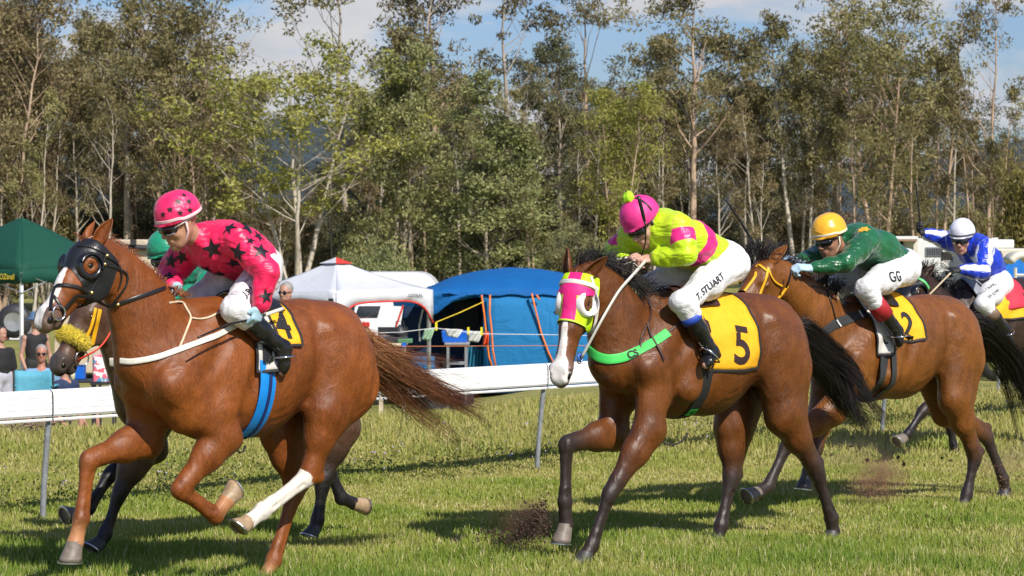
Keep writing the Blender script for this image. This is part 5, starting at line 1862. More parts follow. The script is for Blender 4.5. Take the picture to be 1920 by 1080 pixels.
for dx in (-.11, .11): MB().lathe([(.001, .085), (.07, .085), (.08, .095), (.085, .09)], (dx, -.02, 0), (0, 0, 1), 16).build('burner', METAL, stv)
kt = thing('kettle', 'dark kettle standing on the camp stove', 'kettle', (xs1 - .1, 33.42, z1 + .10))
MB().lathe([(.001, 0), (.08, 0), (.088, .03), (.07, .10), (.03, .13), (.02, .15), (.001, .155)], (0, 0, 0), (0, 0, 1), 20).build('pot', DARKM, kt, smooth=True)
MB().tube([(-.07, 0, .09), (-.05, 0, .20), (.05, 0, .20), (.07, 0, .09)], .007, 6).build('handle', DARKM, kt)
gcse = MB().box((0, 0, .03), (.2, .2, .06)).build('case', simple('case_green', (.08, .22, .10), .6), None, bevel=.01, loc=(xs1 - .02, 33.3, z1 + .004)); tag(gcse, 'small green case at the right end of the stove table', 'case')
t2, z2 = table('grey camp table holding the blue tub in front of the tent doorway', 833, 880, 643, 34.2, METAL, METAL)
xm = pt(852, 640, 34.2).x
tub = MB().box((0, 0, .08), (.34, .3, .16), taper=1.12).build('tub', BLUP, None, bevel=.01, loc=(xm, 34.45, z2 + .004)); tag(tub, 'blue plastic tub on the grey camp table', 'tub')
cool = MB().box((0, 0, .27), (.46, .4, .54)).build('cool_box', simple('navy_box', (.012, .016, .035), .6), None, bevel=.02, loc=(pt(858, 640, 34.5).x, 34.6, gzs(0, 34.6))); tag(cool, 'dark box standing under the grey camp table', 'box')
def rag(label, pts, m, name='tea_towel', Y=33.6):
    G = []
    for r in range(7):
        row = []
        for k in range(9):
            a = Vector(pts[0]).lerp(Vector(pts[1]), k / 8); b = Vector(pts[3]).lerp(Vector(pts[2]), k / 8)
            q = a.lerp(b, r / 6)
            row.append(pt(q.x, q.y, Y + .05 * math.sin(k * 1.1 + r * .5)))
        G.append(row)
    o = sum((p for r in G for p in r), Vector()) / 63
    x = MB().slab([[p - o for p in r] for r in G], .006).build(name, m, None, smooth=True, loc=o)
    return tag(x, label, 'cloth')
TOW = cloth('towel_white', (.60, .62, .58), trans=.1, bs=9)
rag('white tea towel hanging on the line left of the yellow peg', [(834, 616), (868, 618), (857, 634), (838, 630)], TOW)
rag('grey-white tea towel hanging on the line between two yellow pegs', [(879, 620), (905, 622), (897, 642), (876, 640)], TOW)
rag('pale green rag hanging on the line beside the dark post', [(797, 618), (815, 615), (806, 640), (789, 636)], simple('rag_green', (.30, .45, .30), .8))
rag('orange-red cloth bundle tied to the tent seam', [(907, 624), (916, 622), (915, 648), (905, 648)], simple('rag_orange', (.75, .10, .02), .7))
bag = Sdf((-.3, -.3, -.1), (.3, .3, 1.0), .03); bag.cone((0, 0, .15), (.02, 0, .65), (.17, .12), (.10, .09), (1, 0, 0)); bag.wrinkle(.02, 14, seed=3)
V_, F_ = bag.mesh(); q = pt(810, 690, 33.4); bo = obj('rubbish_bag', mesh_np('rubbish_bag', V_, F_), simple('bag_dark', (.03, .028, .026), .4), loc=(q.x, 33.4, gzs(q.x, 33.4))); tag(bo, 'dark rubbish bag hanging at the foot of the canopy leg', 'bag')
def rope(label, pts, r, m, name='rope'):
    P_ = [pt(*p) for p in pts]; o = P_[0]
    x = MB().tube([p - o for p in P_], r, 5).build(name, m, None, loc=o)
    return tag(x, label, 'rope')
rope('thin white line stretched across the camp in front of the tent', [(640, 626, 32.6), (750, 623, 32.6), (815, 615, 32.8), (900, 626, 33), (1060, 628, 33.5), (1500, 640, 35)], .005, simple('line_white', (.65, .65, .66), .6))
rope('thin orange line stretched below the white line in front of the tent', [(640, 650, 32.4), (1060, 648, 33.4), (1500, 652, 35)], .005, simple('line_orange', (.5, .16, .06), .6))
rope('yellow and orange guy rope from the tent doorway to the canopy corner', [(818, 604, 39.6), (860, 587, 40.5), (906, 566, 41.2)], .009, simple('rope_yellow', (.78, .55, .03), .6), 'guy_rope')
for (u_, v_, lb) in ((818, 612, 'left'), (878, 621, 'middle'), (903, 621, 'right')):
    q = pt(u_, v_, 33.0); x = MB().box((0, 0, 0), (.03, .03, .11)).build('clothes_peg', simple('peg_yellow', (.8, .65, .02), .5), None, loc=q); tag(x, 'yellow clothes peg on the white line, the %s one of three' % lb, 'peg', 'yellow clothes pegs')

# ------------------------------------------------------------ camp on the left
zl = gzs(-8, 34)
chb = simple('chair_blue', (.09, .34, .46), .75, bump=.2)
def chair(label, u0, u1, v0, Y, m):
    a, b = pt(u0, v0, Y), pt(u1, v0, Y); zg = gzs((a.x + b.x) / 2, Y); w = b.x - a.x
    r = thing('camp_chair', label, 'chair', ((a.x + b.x) / 2, Y, zg)); h = a.z - zg
    MB().slab([[(-w / 2 + w * k / 8, .04 + .05 * math.sin(math.pi * k / 8), h - (h - .42) * j / 4 - .02 * math.sin(math.pi * k / 8)) for k in range(9)] for j in range(5)], .012).build('backrest', m, r, smooth=True)
    MB().slab([[(-w / 2 + w * k / 6, .04 + .5 * j / 4, .43 - .05 * math.sin(math.pi * k / 6)) for k in range(7)] for j in range(5)], .012).build('seat', m, r, smooth=True)
    for sx in (-1, 1):
        MB().tube([(sx * w / 2, .03, h), (sx * w / 2, .05, .02)], .013, 6).build('leg', DARKM, r)
        MB().tube([(sx * w / 2, .55, .02), (sx * w / 2, .52, .62), (sx * w / 2, .03, .66)], .013, 6).build('leg', DARKM, r)
        MB().box((sx * w / 2, .28, .67), (.06, .5, .02)).build('armrest', m, r)
    MB().tube([(-w / 2, .05, .05), (w / 2, .05, .42)], .011, 5).tube([(-w / 2, .05, .42), (w / 2, .05, .05)], .011, 5).build('cross_brace', DARKM, r)
    return r
chair('sky blue folding camp chair seen from behind beside the white canopy leg', 25, 99, 694, 32.5, chb)
tb, ztb = table('dark folding table with drinks right of the blue chair', 112, 183, 714, 33.6, DARKM, DARKM, name='folding_table')
bt = thing('bottle', 'yellow and white sunscreen bottle on the dark folding table', 'bottle', (pt(136, 700, 33.8).x, 33.8, ztb + .004))
MB().lathe([(.001, 0), (.036, 0), (.036, .12), (.02, .14), (.001, .14)], (0, 0, 0), (0, 0, 1), 16).build('container', simple('bottle_cream', (.75, .70, .45), .4), bt, smooth=True)
MB().lathe([(.018, .14), (.018, .17), (.001, .17)], (0, 0, 0), (0, 0, 1), 12).build('cap', simple('cap_yellow', (.8, .55, .02), .4), bt, smooth=True)
x = MB().box((0, 0, .1), (.14, .2, .2)).build('cooler', BLUP, None, bevel=.01, loc=(pt(150, 700, 34).x, 34.0, ztb + .004)); tag(x, 'small blue cooler behind the sunscreen bottle', 'cooler')
m = Mat('check_pattern'); 
bk = m.N('ShaderNodeTexVoronoi', i_Scale=13); bk.distance = 'CHEBYCHEV'; m.L(m.coord((1, 1, 1.3)), bk.inputs[0])
hs = m.N('ShaderNodeSeparateColor'); m.L(bk.outputs['Color'], hs.inputs[0])
r_ = m.N('ShaderNodeValToRGB'); r_.color_ramp.interpolation = 'CONSTANT'; e = r_.color_ramp.elements
for k_, (p_, c_) in enumerate([(0, (.75, .72, .70)), (.35, (.06, .25, .42)), (.5, (.65, .12, .18)), (.62, (.70, .72, .68)), (.80, (.12, .38, .40)), (.92, (.75, .45, .45))]):
    if k_ > 1: e.new(.5)
    e[k_].position = p_; e[k_].color = c_ + (1,)
m.L(hs.outputs[0], r_.inputs[0]); m.base(r_.outputs[0]); m.set(Roughness=.7)
q = pt(195, 716, 32.8); x = MB().box((0, 0, .19), (.30, .2, .38), R(12)).build('shopping_bag', m.m, None, bevel=.02, loc=(q.x, 32.8, q.z)); tag(x, 'colourful chequered shopping bag beside the dark table', 'bag')
st_ = thing('stool', 'low dark stool carrying the chequered bag', 'stool', (q.x, 32.8, gzs(q.x, 32.8)))
hst = q.z - gzs(q.x, 32.8) - .004
MB().box((0, 0, hst - .015), (.34, .26, .03)).build('seat', DARKM, st_)
for sx in (-.14, .14):
    for sy in (-.1, .1): MB().box((sx, sy, (hst - .03) / 2), (.025, .025, hst - .03)).build('leg', DARKM, st_)
# tan camper and silver trailer under the green canopy
TAN = cloth('canvas_tan', (.52, .43, .32), trans=0)
cp = thing('camper_trailer', 'tan canvas camper box with grey roof rack behind the leading horse neck', 'camper', (pt(200, 500, 52).x, 52, gzs(-8, 52)))
cpo = Vector(cp.location)
MB().prism([pt(u_, v_, 51) - cpo for u_, v_ in ((104, 470), (215, 449), (272, 449), (290, 470), (296, 560), (296, 700), (100, 700))], (0, 2, 0)).build('body', TAN, cp, bevel=.03)
MB().tube([pt(222, 462, 50.9) - cpo, pt(300, 466, 50.9) - cpo], .06, 8).build('roof_rack', DARKM, cp)
MB().box(pt(250, 454, 50.8) - cpo, (.12, .1, .12)).build('rack_clamp', DARKM, cp)
for u_ in (130, 260): MB().lathe([(.2, 0), (.36, .01), (.36, .2), (.2, .22)], Vector((pt(u_, 600, 51).x, 51.0, cpo.z + .36)) - cpo, (0, 1, 0), 20).build('wheel', DARKM, cp, smooth=True)
tr_ = thing('box_trailer', 'silver trailer with red and amber lamps and number plate at the left edge', 'trailer', (pt(30, 650, 46).x, 46, gzs(-9, 46)))
tro = Vector(tr_.location)
MB().box(pt(20, 629, 46) - tro + Vector((0, .03, 0)), (1.3 * 1.1, .06, .20)).build('tail_bar', METAL, tr_, bevel=.01)
MB().box(pt(20, 610, 46.6) - tro, (1.3, .9, .30)).build('tray', simple('tray_grey', (.25, .25, .26), .5), tr_, bevel=.02)
AMB = simple('lamp_amber', (.80, .22, .02), .3)
for u_ in (6, 80):
    MB().box(pt(u_, 627, 45.95) - tro, (.13, .03, .06)).build('lamp', AMB, tr_); MB().box(pt(u_, 633, 45.95) - tro, (.13, .03, .06)).build('lamp', TLR, tr_)
pl = MB().box(pt(30, 631, 45.95) - tro, (.24, .02, .12)).build('number_plate', CARW, tr_)
TV, TF = text2d('1255', .10, 0, .001); q = pt(30, 631, 45.95) - tro
MB().add([q + Vector((x, -.014, y)) for x, y in TV], TF).build('plate_number', DARKM, pl)
sw = MB(); c_ = pt(25, 603, 45.9) - tro
sw.lathe([(.19, 0), (.30, .02), (.34, .1), (.30, .18), (.19, .2)], c_, (0, 1, 0), 24); w_ = sw.build('spare_wheel', DARKM, tr_, smooth=True)
MB().lathe([(.001, .04), (.10, .03), (.19, .02)], c_, (0, 1, 0), 20).build('rim', METAL, w_, smooth=True)
for sx in (-.6, .6): MB().lathe([(.15, 0), (.30, .01), (.30, .2), (.15, .22)], Vector((sx, .3, .30)), (0, 1, 0), 20).build('wheel', DARKM, tr_, smooth=True)
# dry sticks behind the rail
rg = np.random.RandomState(17)
items = []
for k in range(26):
    q = pt(rg.uniform(10, 92), rg.uniform(786, 812), 23.8); a = rg.uniform(0, 3.14); l_ = rg.uniform(.2, .7)
    d_ = np.array([math.cos(a) * l_, math.sin(a) * l_ * .4, rg.uniform(-.05, .22)])
    c_ = np.array([q.x, q.y, max(q.z, gzs(q.x, q.y) + .03)])
    t_ = np.linspace(-.5, .5, 5)[:, None]; items.append((c_ + d_ * t_ + rg.normal(size=(5, 3)) * .015, np.full(5, rg.uniform(.004, .010))))
V_, F_ = tubes(items, 5)
tag(obj('brushwood', mesh_np('brushwood', V_, F_), simple('dry_twigs', (.22, .16, .11), .9)), 'heap of dry grey twigs in the grass behind the rail', None, kind='stuff')

# ------------------------------------------------------------ horse floats on the right
OFFW = simple('float_white', (.66, .66, .63), .5, var=.08, nscale=2)
CREAM = simple('float_cream', (.60, .55, .44), .55, var=.1, nscale=2)
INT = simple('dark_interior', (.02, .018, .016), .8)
hf = thing('horse_float', 'big white horse float with open dark bay behind the green jockey', 'trailer', (pt(1740, 500, 47).x, 47, gzs(8, 47)))
ho_ = Vector(hf.location)
def pbox(root, o, name, m, u0, v0, u1, v1, Y, d, bevel=.0):
    a, b = pt(u0, v0, Y), pt(u1, v1, Y)
    return MB().box(Vector(((a.x + b.x) / 2, Y + d / 2, (a.z + b.z) / 2)) - o, (abs(b.x - a.x), d, abs(a.z - b.z))).build(name, m, root, bevel=bevel)
pbox(hf, ho_, 'side_panel', OFFW, 1719, 447, 1850, 640, 46, 2.0, .02)
pbox(hf, ho_, 'roof', OFFW, 1660, 443, 1722, 449, 45.9, 2.1, .01)
pbox(hf, ho_, 'gutter', simple('rusty_edge', (.30, .18, .10), .7), 1660, 449.2, 1719, 452, 45.88, .1)
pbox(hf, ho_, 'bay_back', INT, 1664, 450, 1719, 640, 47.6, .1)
pbox(hf, ho_, 'door_post', CREAM, 1713, 452, 1719, 640, 45.95, .06)
pbox(hf, ho_, 'bay_window', simple('seen_through', (.18, .17, .12), .8), 1682, 468, 1702, 488, 47.55, .03)
gv = pbox(hf, ho_, 'vent', METAL, 1736, 463, 1768, 480, 45.97, .03)
for k in range(9):
    pbox(hf, ho_, 'louvre', INT, 1738 + k * 3.4, 465, 1739.6 + k * 3.4, 478.5, 45.955, .012)
pbox(hf, ho_, 'arch_window', INT, 1766, 472, 1786, 490, 45.97, .03)
for k in range(6): pbox(hf, ho_, 'bar', OFFW, 1768 + k * 3, 488, 1769.2 + k * 3, 500, 45.94, .02)
for u_ in (1745, 1790): MB().lathe([(.2, 0), (.36, .01), (.36, .2), (.2, .22)], Vector((pt(u_, 600, 46).x, 45.9, ho_.z + .36)) - ho_, (0, 1, 0), 20).build('wheel', DARKM, hf, smooth=True)
hf2 = thing('horse_float', 'cream horse float with arched openings behind the blue jockey', 'trailer', (pt(1900, 500, 43).x, 43, gzs(9, 43)))
ho2 = Vector(hf2.location)
pbox(hf2, ho2, 'body', CREAM, 1845, 466, 2010, 488, 43, 2.0, .03)
pbox(hf2, ho2, 'roof', OFFW, 1842, 449, 1902, 466, 44, 1.8, .03)
pbox(hf2, ho2, 'air_vent', METAL, 1858, 446, 1872, 449.5, 44.4, .3, .01)
pbox(hf2, ho2, 'lower_panel', CREAM, 1845, 530, 2010, 620, 43, 2.0, .02)
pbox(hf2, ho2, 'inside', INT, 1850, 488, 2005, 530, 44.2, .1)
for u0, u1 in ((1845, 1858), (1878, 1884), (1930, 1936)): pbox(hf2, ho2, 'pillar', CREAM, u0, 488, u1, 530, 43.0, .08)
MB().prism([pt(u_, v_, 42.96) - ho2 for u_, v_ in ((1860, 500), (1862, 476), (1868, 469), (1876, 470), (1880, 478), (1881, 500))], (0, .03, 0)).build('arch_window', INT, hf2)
for u_ in (1870, 1960): MB().lathe([(.2, 0), (.36, .01), (.36, .2), (.2, .22)], Vector((pt(u_, 600, 43).x, 42.9, ho2.z + .36)) - ho2, (0, 1, 0), 20).build('wheel', DARKM, hf2, smooth=True)
bl = thing('banner_panel', 'bright blue angled panel with white print beside the blue jockey', 'panel', (pt(1900, 520, 38).x, 38, gzs(9, 38)))
blo = Vector(bl.location)
BLB = simple('blue_banner', (.01, .17, .55), .4)
MB().prism([pt(u_, v_, 38) - blo for u_, v_ in ((1862, 482), (1880, 492), (1922, 545), (1930, 575), (1902, 560), (1868, 520))], (0, .12, 0)).build('banner', BLB, bl)
MB().prism([pt(u_, v_, 38.3) - blo for u_, v_ in ((1885, 500), (1905, 480), (1935, 480), (1935, 548), (1925, 548))], (0, .5, 0)).build('blue_box', BLB, bl)
for p_, q_ in (((1880, 500), (1886, 506)), ((1890, 516), (1910, 536))):
    MB().tube([pt(*p_, 37.97) - blo, pt(*q_, 37.97) - blo], .03, 4, flat=.2).build('white_print', WPL, bl)
for p_, q_ in (((1872, 515), (1872, 640)), ((1925, 560), (1925, 640))): MB().tube([pt(*p_, 38.1) - blo, pt(q_[0], 455 + (1.9 - blo.z) * 4500 / 38.1, 38.1) - blo], .03, 6).build('leg', METAL, bl)
fr_ = thing('cream_frame', 'cream padded seat on a metal frame at the right edge', 'frame', (pt(1915, 540, 36).x, 36, gzs(9, 36)))
fo = Vector(fr_.location)
G = [[(Vector((pt(1900 + 34 * k / 8, 500, 36).x, 36 + .5 * j / 4, pt(0, 498 - 14 * math.sin(math.pi * (k + .6) / 9.2), 36).z)) - fo) for k in range(9)] for j in range(5)]
MB().slab(G, .10).build('pad', simple('pad_cream', (.66, .62, .52), .6), fr_, smooth=True)
for p_, q_ in (((1904, 502), (1904, 640)), ((1926, 502), (1926, 640)), ((1886, 562), (1930, 562)), ((1904, 532), (1926, 532)), ((1904, 516), (1926, 516))):
    z1_ = pt(0, q_[1], 36).z if q_[1] < 600 else fo.z
    MB().tube([pt(*p_, 36) - fo, Vector((pt(q_[0], 0, 36).x, 36, z1_)) - fo], .025, 6).build('frame_bar', CREAM, fr_)
# ------------------------------------------------------------ the chestnut leader
CH = coat('coat_chestnut', (.100, .026, .004), (.285, .078, .011), blaze=[(0, 0), (.30, .0), (.42, .018), (.62, .030), (.80, .030), (1.0, .030), (1.3, .02)], sock=(1.06, 3), muzzle=(.10, .065, .05), points=((.42, .19, .08), 2.35, .5), gloss=.42)
h1 = Horse('racehorse', 'chestnut racehorse with black hood, white blaze and one white sock, leading on the left', 362, 13.05, 46, h=.0085)
f = h1.fr; P = f.P
h1.fore(1, P(418, 818, .17), P(337, 918, .14), P(404, 968, .12), P(424, 940, .12), P(443, 928, .12), P(470, 905, .12) - P(440, 925, .12), HOOFL)
h1.fore(-1, P(272, 822, -.15), P(166, 862, -.13), P(152, 972, -.12), P(141, 1018, -.12), P(140, 1052, -.12), P(110, 1050, -.12) - P(150, 1050, -.12), HOOF)
h1.hind(1, P(612, 772, .17), P(579, 892, .14), P(492, 958, .13), P(466, 979, .13), P(452, 996, .13), P(432, 990, .13) - P(470, 1000, .13), HOOFL, sock=True)
h1.hind(-1, P(530, 810, -.15), P(553, 922, -.13), P(513, 1050, -.12), P(497, 1083, -.12), P(488, 1108, -.12), P(450, 1108, -.12) - P(500, 1108, -.12))
h1.build([(290, 655, .26, .165), (268, 590, .20, .125), (246, 545, .155, .10), (220, 512, .125, .085), (198, 492, .115, .08)],
         P(177, 475), P(89, 597), (0, 1, 0), CH, ears=((.25, .1), (.1, 0)), earlen=.145)
# ------------------------------------------------------------ number five
BY = coat('coat_bay', (.060, .017, .004), (.195, .060, .009), points=((.028, .018, .015), .62, .42), blaze=[(0, 0), (.30, .006), (.45, .013), (.66, .020), (.82, .024), (.95, .052), (1.3, .06)], muzzle=(.10, .06, .05), gloss=.36)
h5 = Horse('racehorse', 'bay racehorse wearing a pink and lime hood, number 5 on its yellow cloth', 1236, 14.75, 42, h=.0085)
P = h5.fr.P
h5.fore(1, P(1217, 806, .17), P(1143, 926, .14), P(1110, 1022, .12), P(1100, 1040, .12), P(1093, 1062, .12), P(1070, 1062, .12) - P(1110, 1062, .12), HOOFD)
h5.fore(-1, P(1150, 812, -.15), P(1062, 832, -.13), P(1059, 940, -.12), P(1061, 985, -.12), P(1058, 1018, -.12), P(1030, 1018, -.12) - P(1080, 1020, -.12), HOOF)
h5.hind(1, P(1470, 775, .18), P(1532, 888, .15), P(1559, 972, .13), P(1562, 996, .13), P(1560, 1018, .13), P(1530, 1020, .13) - P(1580, 1020, .13), HOOFD)
h5.hind(-1, P(1375, 800, -.15), P(1370, 903, -.13), P(1352, 985, -.12), P(1345, 1012, -.12), P(1336, 1034, -.12), P(1310, 1034, -.12) - P(1350, 1034, -.12), HOOFD)
A5 = P(1088, 530, 0)
h5.build([(1168, 660, .26, .165), (1155, 600, .205, .13), (1138, 562, .16, .10), (1118, 538, .13, .09), (1104, 524, .115, .085)],
         A5, A5 + h5.fr.D((-.20, -.30, -.93)) * .565, h5.fr.D((.89, -.46, -.05)), BY, ears=((.10, .70), (.25, .0)), earlen=.16)

# ------------------------------------------------------------ bay behind, green and gold rider
BY2 = coat('coat_golden_bay', (.085, .026, .005), (.265, .090, .013), points=((.030, .020, .018), .80, .40), muzzle=(.05, .03, .025), gloss=.38)
h3 = Horse('racehorse', 'golden bay racehorse with yellow bridle galloping behind number 5', 1616, 16.8, 42, h=.0095, sc=.965)
P = h3.fr.P
h3.fore(1, P(1560, 770, .17), P(1475, 836, .13), P(1440, 912, .12), P(1420, 925, .12), P(1402, 938, .12), P(1385, 925, .12) - P(1415, 945, .12), HOOF)
h3.fore(-1, P(1540, 775, -.15), P(1530, 845, -.13), P(1515, 884, -.12), P(1513, 895, -.12), P(1511, 916, -.12), P(1490, 916, -.12) - P(1530, 916, -.12), HOOFD)
h3.hind(1, P(1790, 745, .18), P(1828, 858, .15), P(1813, 926, .13), P(1807, 945, .13), P(1800, 962, .13), P(1780, 962, .13) - P(1815, 962, .13), HOOFD)
h3.hind(-1, P(1775, 765, -.14), P(1850, 820, -.13), P(1881, 898, -.12), P(1885, 918, -.12), P(1884, 938, -.12), P(1860, 938, -.12) - P(1900, 938, -.12), HOOFD)
h3.build([(1565, 640, .25, .16), (1528, 590, .20, .125), (1495, 552, .155, .10), (1468, 528, .13, .09), (1450, 515, .115, .085)],
         P(1437, 508), P(1366, 612), (0, 1, 0), BY2, ears=((.1, .15), (.1, .0)))

# ------------------------------------------------------------ dark horse hidden by the leader
DK = coat('coat_dark_brown', (.022, .012, .009), (.055, .028, .018), points=((.014, .011, .011), 1.0, .6), muzzle=(.04, .03, .027), gloss=.34)
h2 = Horse('racehorse', 'dark brown racehorse with yellow sheepskin noseband, almost hidden behind the chestnut', 352, 14.6, 46, h=.012, sc=.94)
P = h2.fr.P
h2.fore(1, P(256, 860, .15), P(224, 925, .13), P(197, 1000, .12), P(187, 1018, .12), P(178, 1032, .12), P(150, 1032, .12) - P(190, 1032, .12), HOOFD)
h2.fore(-1, P(285, 838, -.15), P(208, 888, -.13), P(166, 952, -.12), P(148, 965, -.12), P(124, 975, -.12), P(120, 965, -.12) - P(135, 985, -.12), HOOF)
h2.hind(1, P(640, 800, .16), P(606, 905, .13), P(595, 975, .12), P(591, 990, .12), P(586, 1006, .12), P(560, 1006, .12) - P(600, 1006, .12), HOOFD)
h2.hind(-1, P(600, 800, -.14), P(612, 868, -.13), P(640, 934, -.12), P(662, 943, -.12), P(684, 941, -.12), P(684, 955, -.12) - P(684, 925, -.12), HOOFL)
h2.build([(280, 735, .25, .16), (255, 670, .20, .13), (228, 625, .155, .10), (205, 595, .13, .09), (190, 578, .115, .085)],
         P(176, 572), P(114, 682), (0, 1, 0), coat('coat_brown_face', (.035, .018, .012), (.14, .070, .040), points=((.012, .010, .010), .6, .5), muzzle=(.045, .034, .030), gloss=.36), ears=((.1, .1), (.1, .0)), mouth=.6)

# ------------------------------------------------------------ near black horse at the back
h4 = Horse('racehorse', 'near black racehorse with blinkers at the right edge, last of the five', 1822, 21.5, 42, h=.014)
P = h4.fr.P
h4.fore(1, P(1772, 738, .15), P(1729, 772, .13), P(1704, 812, .12), P(1694, 822, .12), P(1684, 833, .12), P(1665, 828, .12) - P(1690, 836, .12), HOOF)
h4.fore(-1, P(1790, 742, -.15), P(1780, 795, -.13), P(1789, 842, -.12), P(1790, 852, -.12), P(1790, 864, -.12), P(1770, 864, -.12) - P(1800, 864, -.12), HOOFD)
h4.hind(1, P(1985, 735, .16), P(2010, 800, .14), P(1990, 850, .13), P(1985, 860, .13), P(1980, 872, .13), P(1965, 872, .13) - P(1990, 872, .13), HOOFD)
h4.hind(-1, P(1960, 745, -.14), P(1960, 800, -.13), P(1930, 835, -.12), P(1925, 842, -.12), P(1915, 850, -.12), P(1905, 850, -.12) - P(1930, 850, -.12), HOOFD)
h4.build([(1792, 640, .26, .165), (1772, 598, .205, .13), (1754, 568, .16, .10), (1740, 548, .13, .09), (1730, 538, .115, .085)],
         P(1723, 534), P(1672, 612), (0, 1, 0), DK, ears=((.05, .0), (.0, .0)), earlen=.17)
# ------------------------------------------------------------ jockey in pink with black stars
f1 = h1.fr; P = f1.P
BR = breech_mat('breeches_white')
J = dict(hd=P(337, 420, 0), f=f1.D((-.78, -.50, -.40)), u=f1.D((-.18, -.22, .95)),
         sl=P(448, 452, .20), sr=P(350, 468, -.20), el=P(499, 512, .36), er=P(318, 516, -.30), wl=P(489, 572, .36), wr=P(322, 546, -.14),
         pv=P(480, 493, 0), hl=P(492, 515, .11), hr=P(462, 503, -.11), kl=P(441, 582, .26), kr=P(372, 556, -.24),
         al=P(528, 652, .31), ar=P(440, 640, -.28), tl=P(529, 696, .31), tr=P(440, 675, -.28))
r1 = Rider(f1, J, 'jockey in shiny pink silks and cap with black stars, crouched on the leading chestnut', skin('olive', (.42, .22, .14)), mouth=.9)
PINK = satin('silk_pink', lambda m: m.ramp(m.noise(6, 3), [(.3, (.66, .008, .070)), (.7, (.84, .016, .115))]))
r1.silks(PINK, seed=2, puff=1.08, wr=.014)
r1.breeches(BR, fat=.90, wr=.013)
r1.boots()
ST = simple('star_print', (.012, .010, .014), .45)
r1.helmet(satin('silk_pink_cap', lambda m: m.ramp(m.noise(9, 3), [(.3, (.70, .015, .10)), (.7, (.86, .03, .16))]), crease=.5), bandm=simple('band_pinkwhite', (.80, .55, .58), .5))
r1.goggles(WSTRAP, simple('rim_silver', (.6, .6, .6), .3, .8))
mb = MB()
for u_, v_, sz, rot in ((400, 466, .062, 10), (445, 474, .060, -15), (438, 493, .045, 30), (386, 504, .045, 5), (342, 482, .045, 20), (320, 489, .048, -10), (417, 407, .05, 0), (464, 428, .05, 20), (490, 470, .055, -20), (499, 556, .045, 10), (318, 519, .04, 0), (412, 514, .04, 12), (470, 452, .03, 0), (485, 444, .04, 12)):
    c_, n_ = hit(r1.sbv, f1, u_, v_)
    V2, F2 = poly2d([(x * math.cos(R(rot)) - y * math.sin(R(rot)), x * math.sin(R(rot)) + y * math.cos(R(rot))) for x, y in star(sz)], 3)
    decal(mb, r1.sbv, V2, F2, c_, n_, (0, 0, 1), .0035, .06)
rg = np.random.RandomState(5)
for k in range(26):      # the same stars go on round the back and the far side
    t = rg.rand(); a = rg.uniform(0, 6.28)
    o_ = r1.J['pv'].lerp(r1.ch, .25 + .75 * t)
    d_ = (r1.n * math.sin(a) + r1.bk * math.cos(a))
    if f1.D((0, -1, 0)).dot(d_) > .05: continue
    h_ = r1.sbv.ray_cast(o_ + d_ * .5, -d_)
    if h_[0] is None: continue
    V2, F2 = poly2d(star(.05), 2); decal(mb, r1.sbv, V2, F2, h_[0], d_, (0, 0, 1), .0035, .06)
merge(r1.shirt, mb, ST)
mb = MB()
for u_, v_, sz in ((334, 378, .022), (354, 378, .02), (319, 393, .02), (338, 399, .02), (356, 394, .02), (306, 402, .018), (345, 366, .018)):
    c_, n_ = hit(r1.hbv, f1, u_, v_)
    V2, F2 = poly2d(star(sz), 2); decal(mb, r1.hbv, V2, F2, c_, n_, (0, 0, 1), .003, .04)
merge(r1.hel, mb, ST)
mb = r1.print_on(r1.bbv, r1.br, text2d('J.P.W', .052, 1, .001), (470, 545), up=f1.D((-.5, 0, .85)), off=.004)
mb.build('lettering', TXT, r1.br)
mb = r1.print_on(r1.bbv, r1.br, text2d('HORSE', .034, 1), (472, 520), up=f1.D((-.4, 0, .9)), off=.004)
mb.build('lettering', simple('print_grey', (.10, .09, .11), .6), r1.br)
V2, F2 = text2d('O', .055, 1)
mb = r1.print_on(r1.bbv, r1.br, (V2, F2), (440, 550), up=(0, 0, 1), off=.004)
mb.build('round_logo', simple('print_mauve', (.45, .36, .44), .6), r1.br)
GLB = simple('glove_blue', (.36, .55, .66), .6, var=.15, bump=.4, bscale=60)
r1.glove('l', f1.D((-.30, -.10, -.9)), f1.D((-.75, .45, -.2)), -1, GLB)
r1.glove('r', f1.D((-.6, -.3, -.5)), f1.D((.1, .5, -.8)), 1, GLB)
gw = r1.J['wl'] + f1.D((-.30, -.10, -.9)) * .075 + f1.D((-.75, .45, -.2)) * .03
whip(f1, [P(530, 579, gw.y - .02), gw, P(430, 607, gw.y + .02), P(371, 633, gw.y + .06)], 'black riding whip with pale grip in the blue glove of the pink jockey', r=.008, grip=.28, gm=simple('whip_pale', (.62, .60, .55), .5))

# ------------------------------------------------------------ jockey in lime and pink
f5 = h5.fr; P = f5.P
J = dict(hd=P(1207, 421, 0), f=f5.D((-.62, -.50, -.62)), u=f5.D((-.42, -.28, .86)),
         sl=P(1272, 426, .19), sr=P(1180, 446, -.19), el=P(1284, 478, .26), er=P(1148, 484, -.28), wl=P(1224, 484, .06), wr=P(1172, 490, -.08),
         pv=P(1350, 487, 0), hl=P(1372, 498, .11), hr=P(1335, 490, -.11), kl=P(1278, 566, .26), kr=P(1218, 535, -.24),
         al=P(1334, 660, .31), ar=P(1280, 620, -.27), tl=P(1323, 684, .33), tr=P(1255, 650, -.28))
r5 = Rider(f5, J, 'jockey in lime green silks with pink sash and pink cap, riding number 5', skin('fair', (.52, .30, .22)),
           hands=(('l', f5.D((-.9, -.3, -.1)), f5.D((.1, .6, -.75)), -1, (55, 75, 50)), ('r', f5.D((.5, -.6, .35)), f5.D((.2, .3, -.9)), 1, (55, 75, 50))))
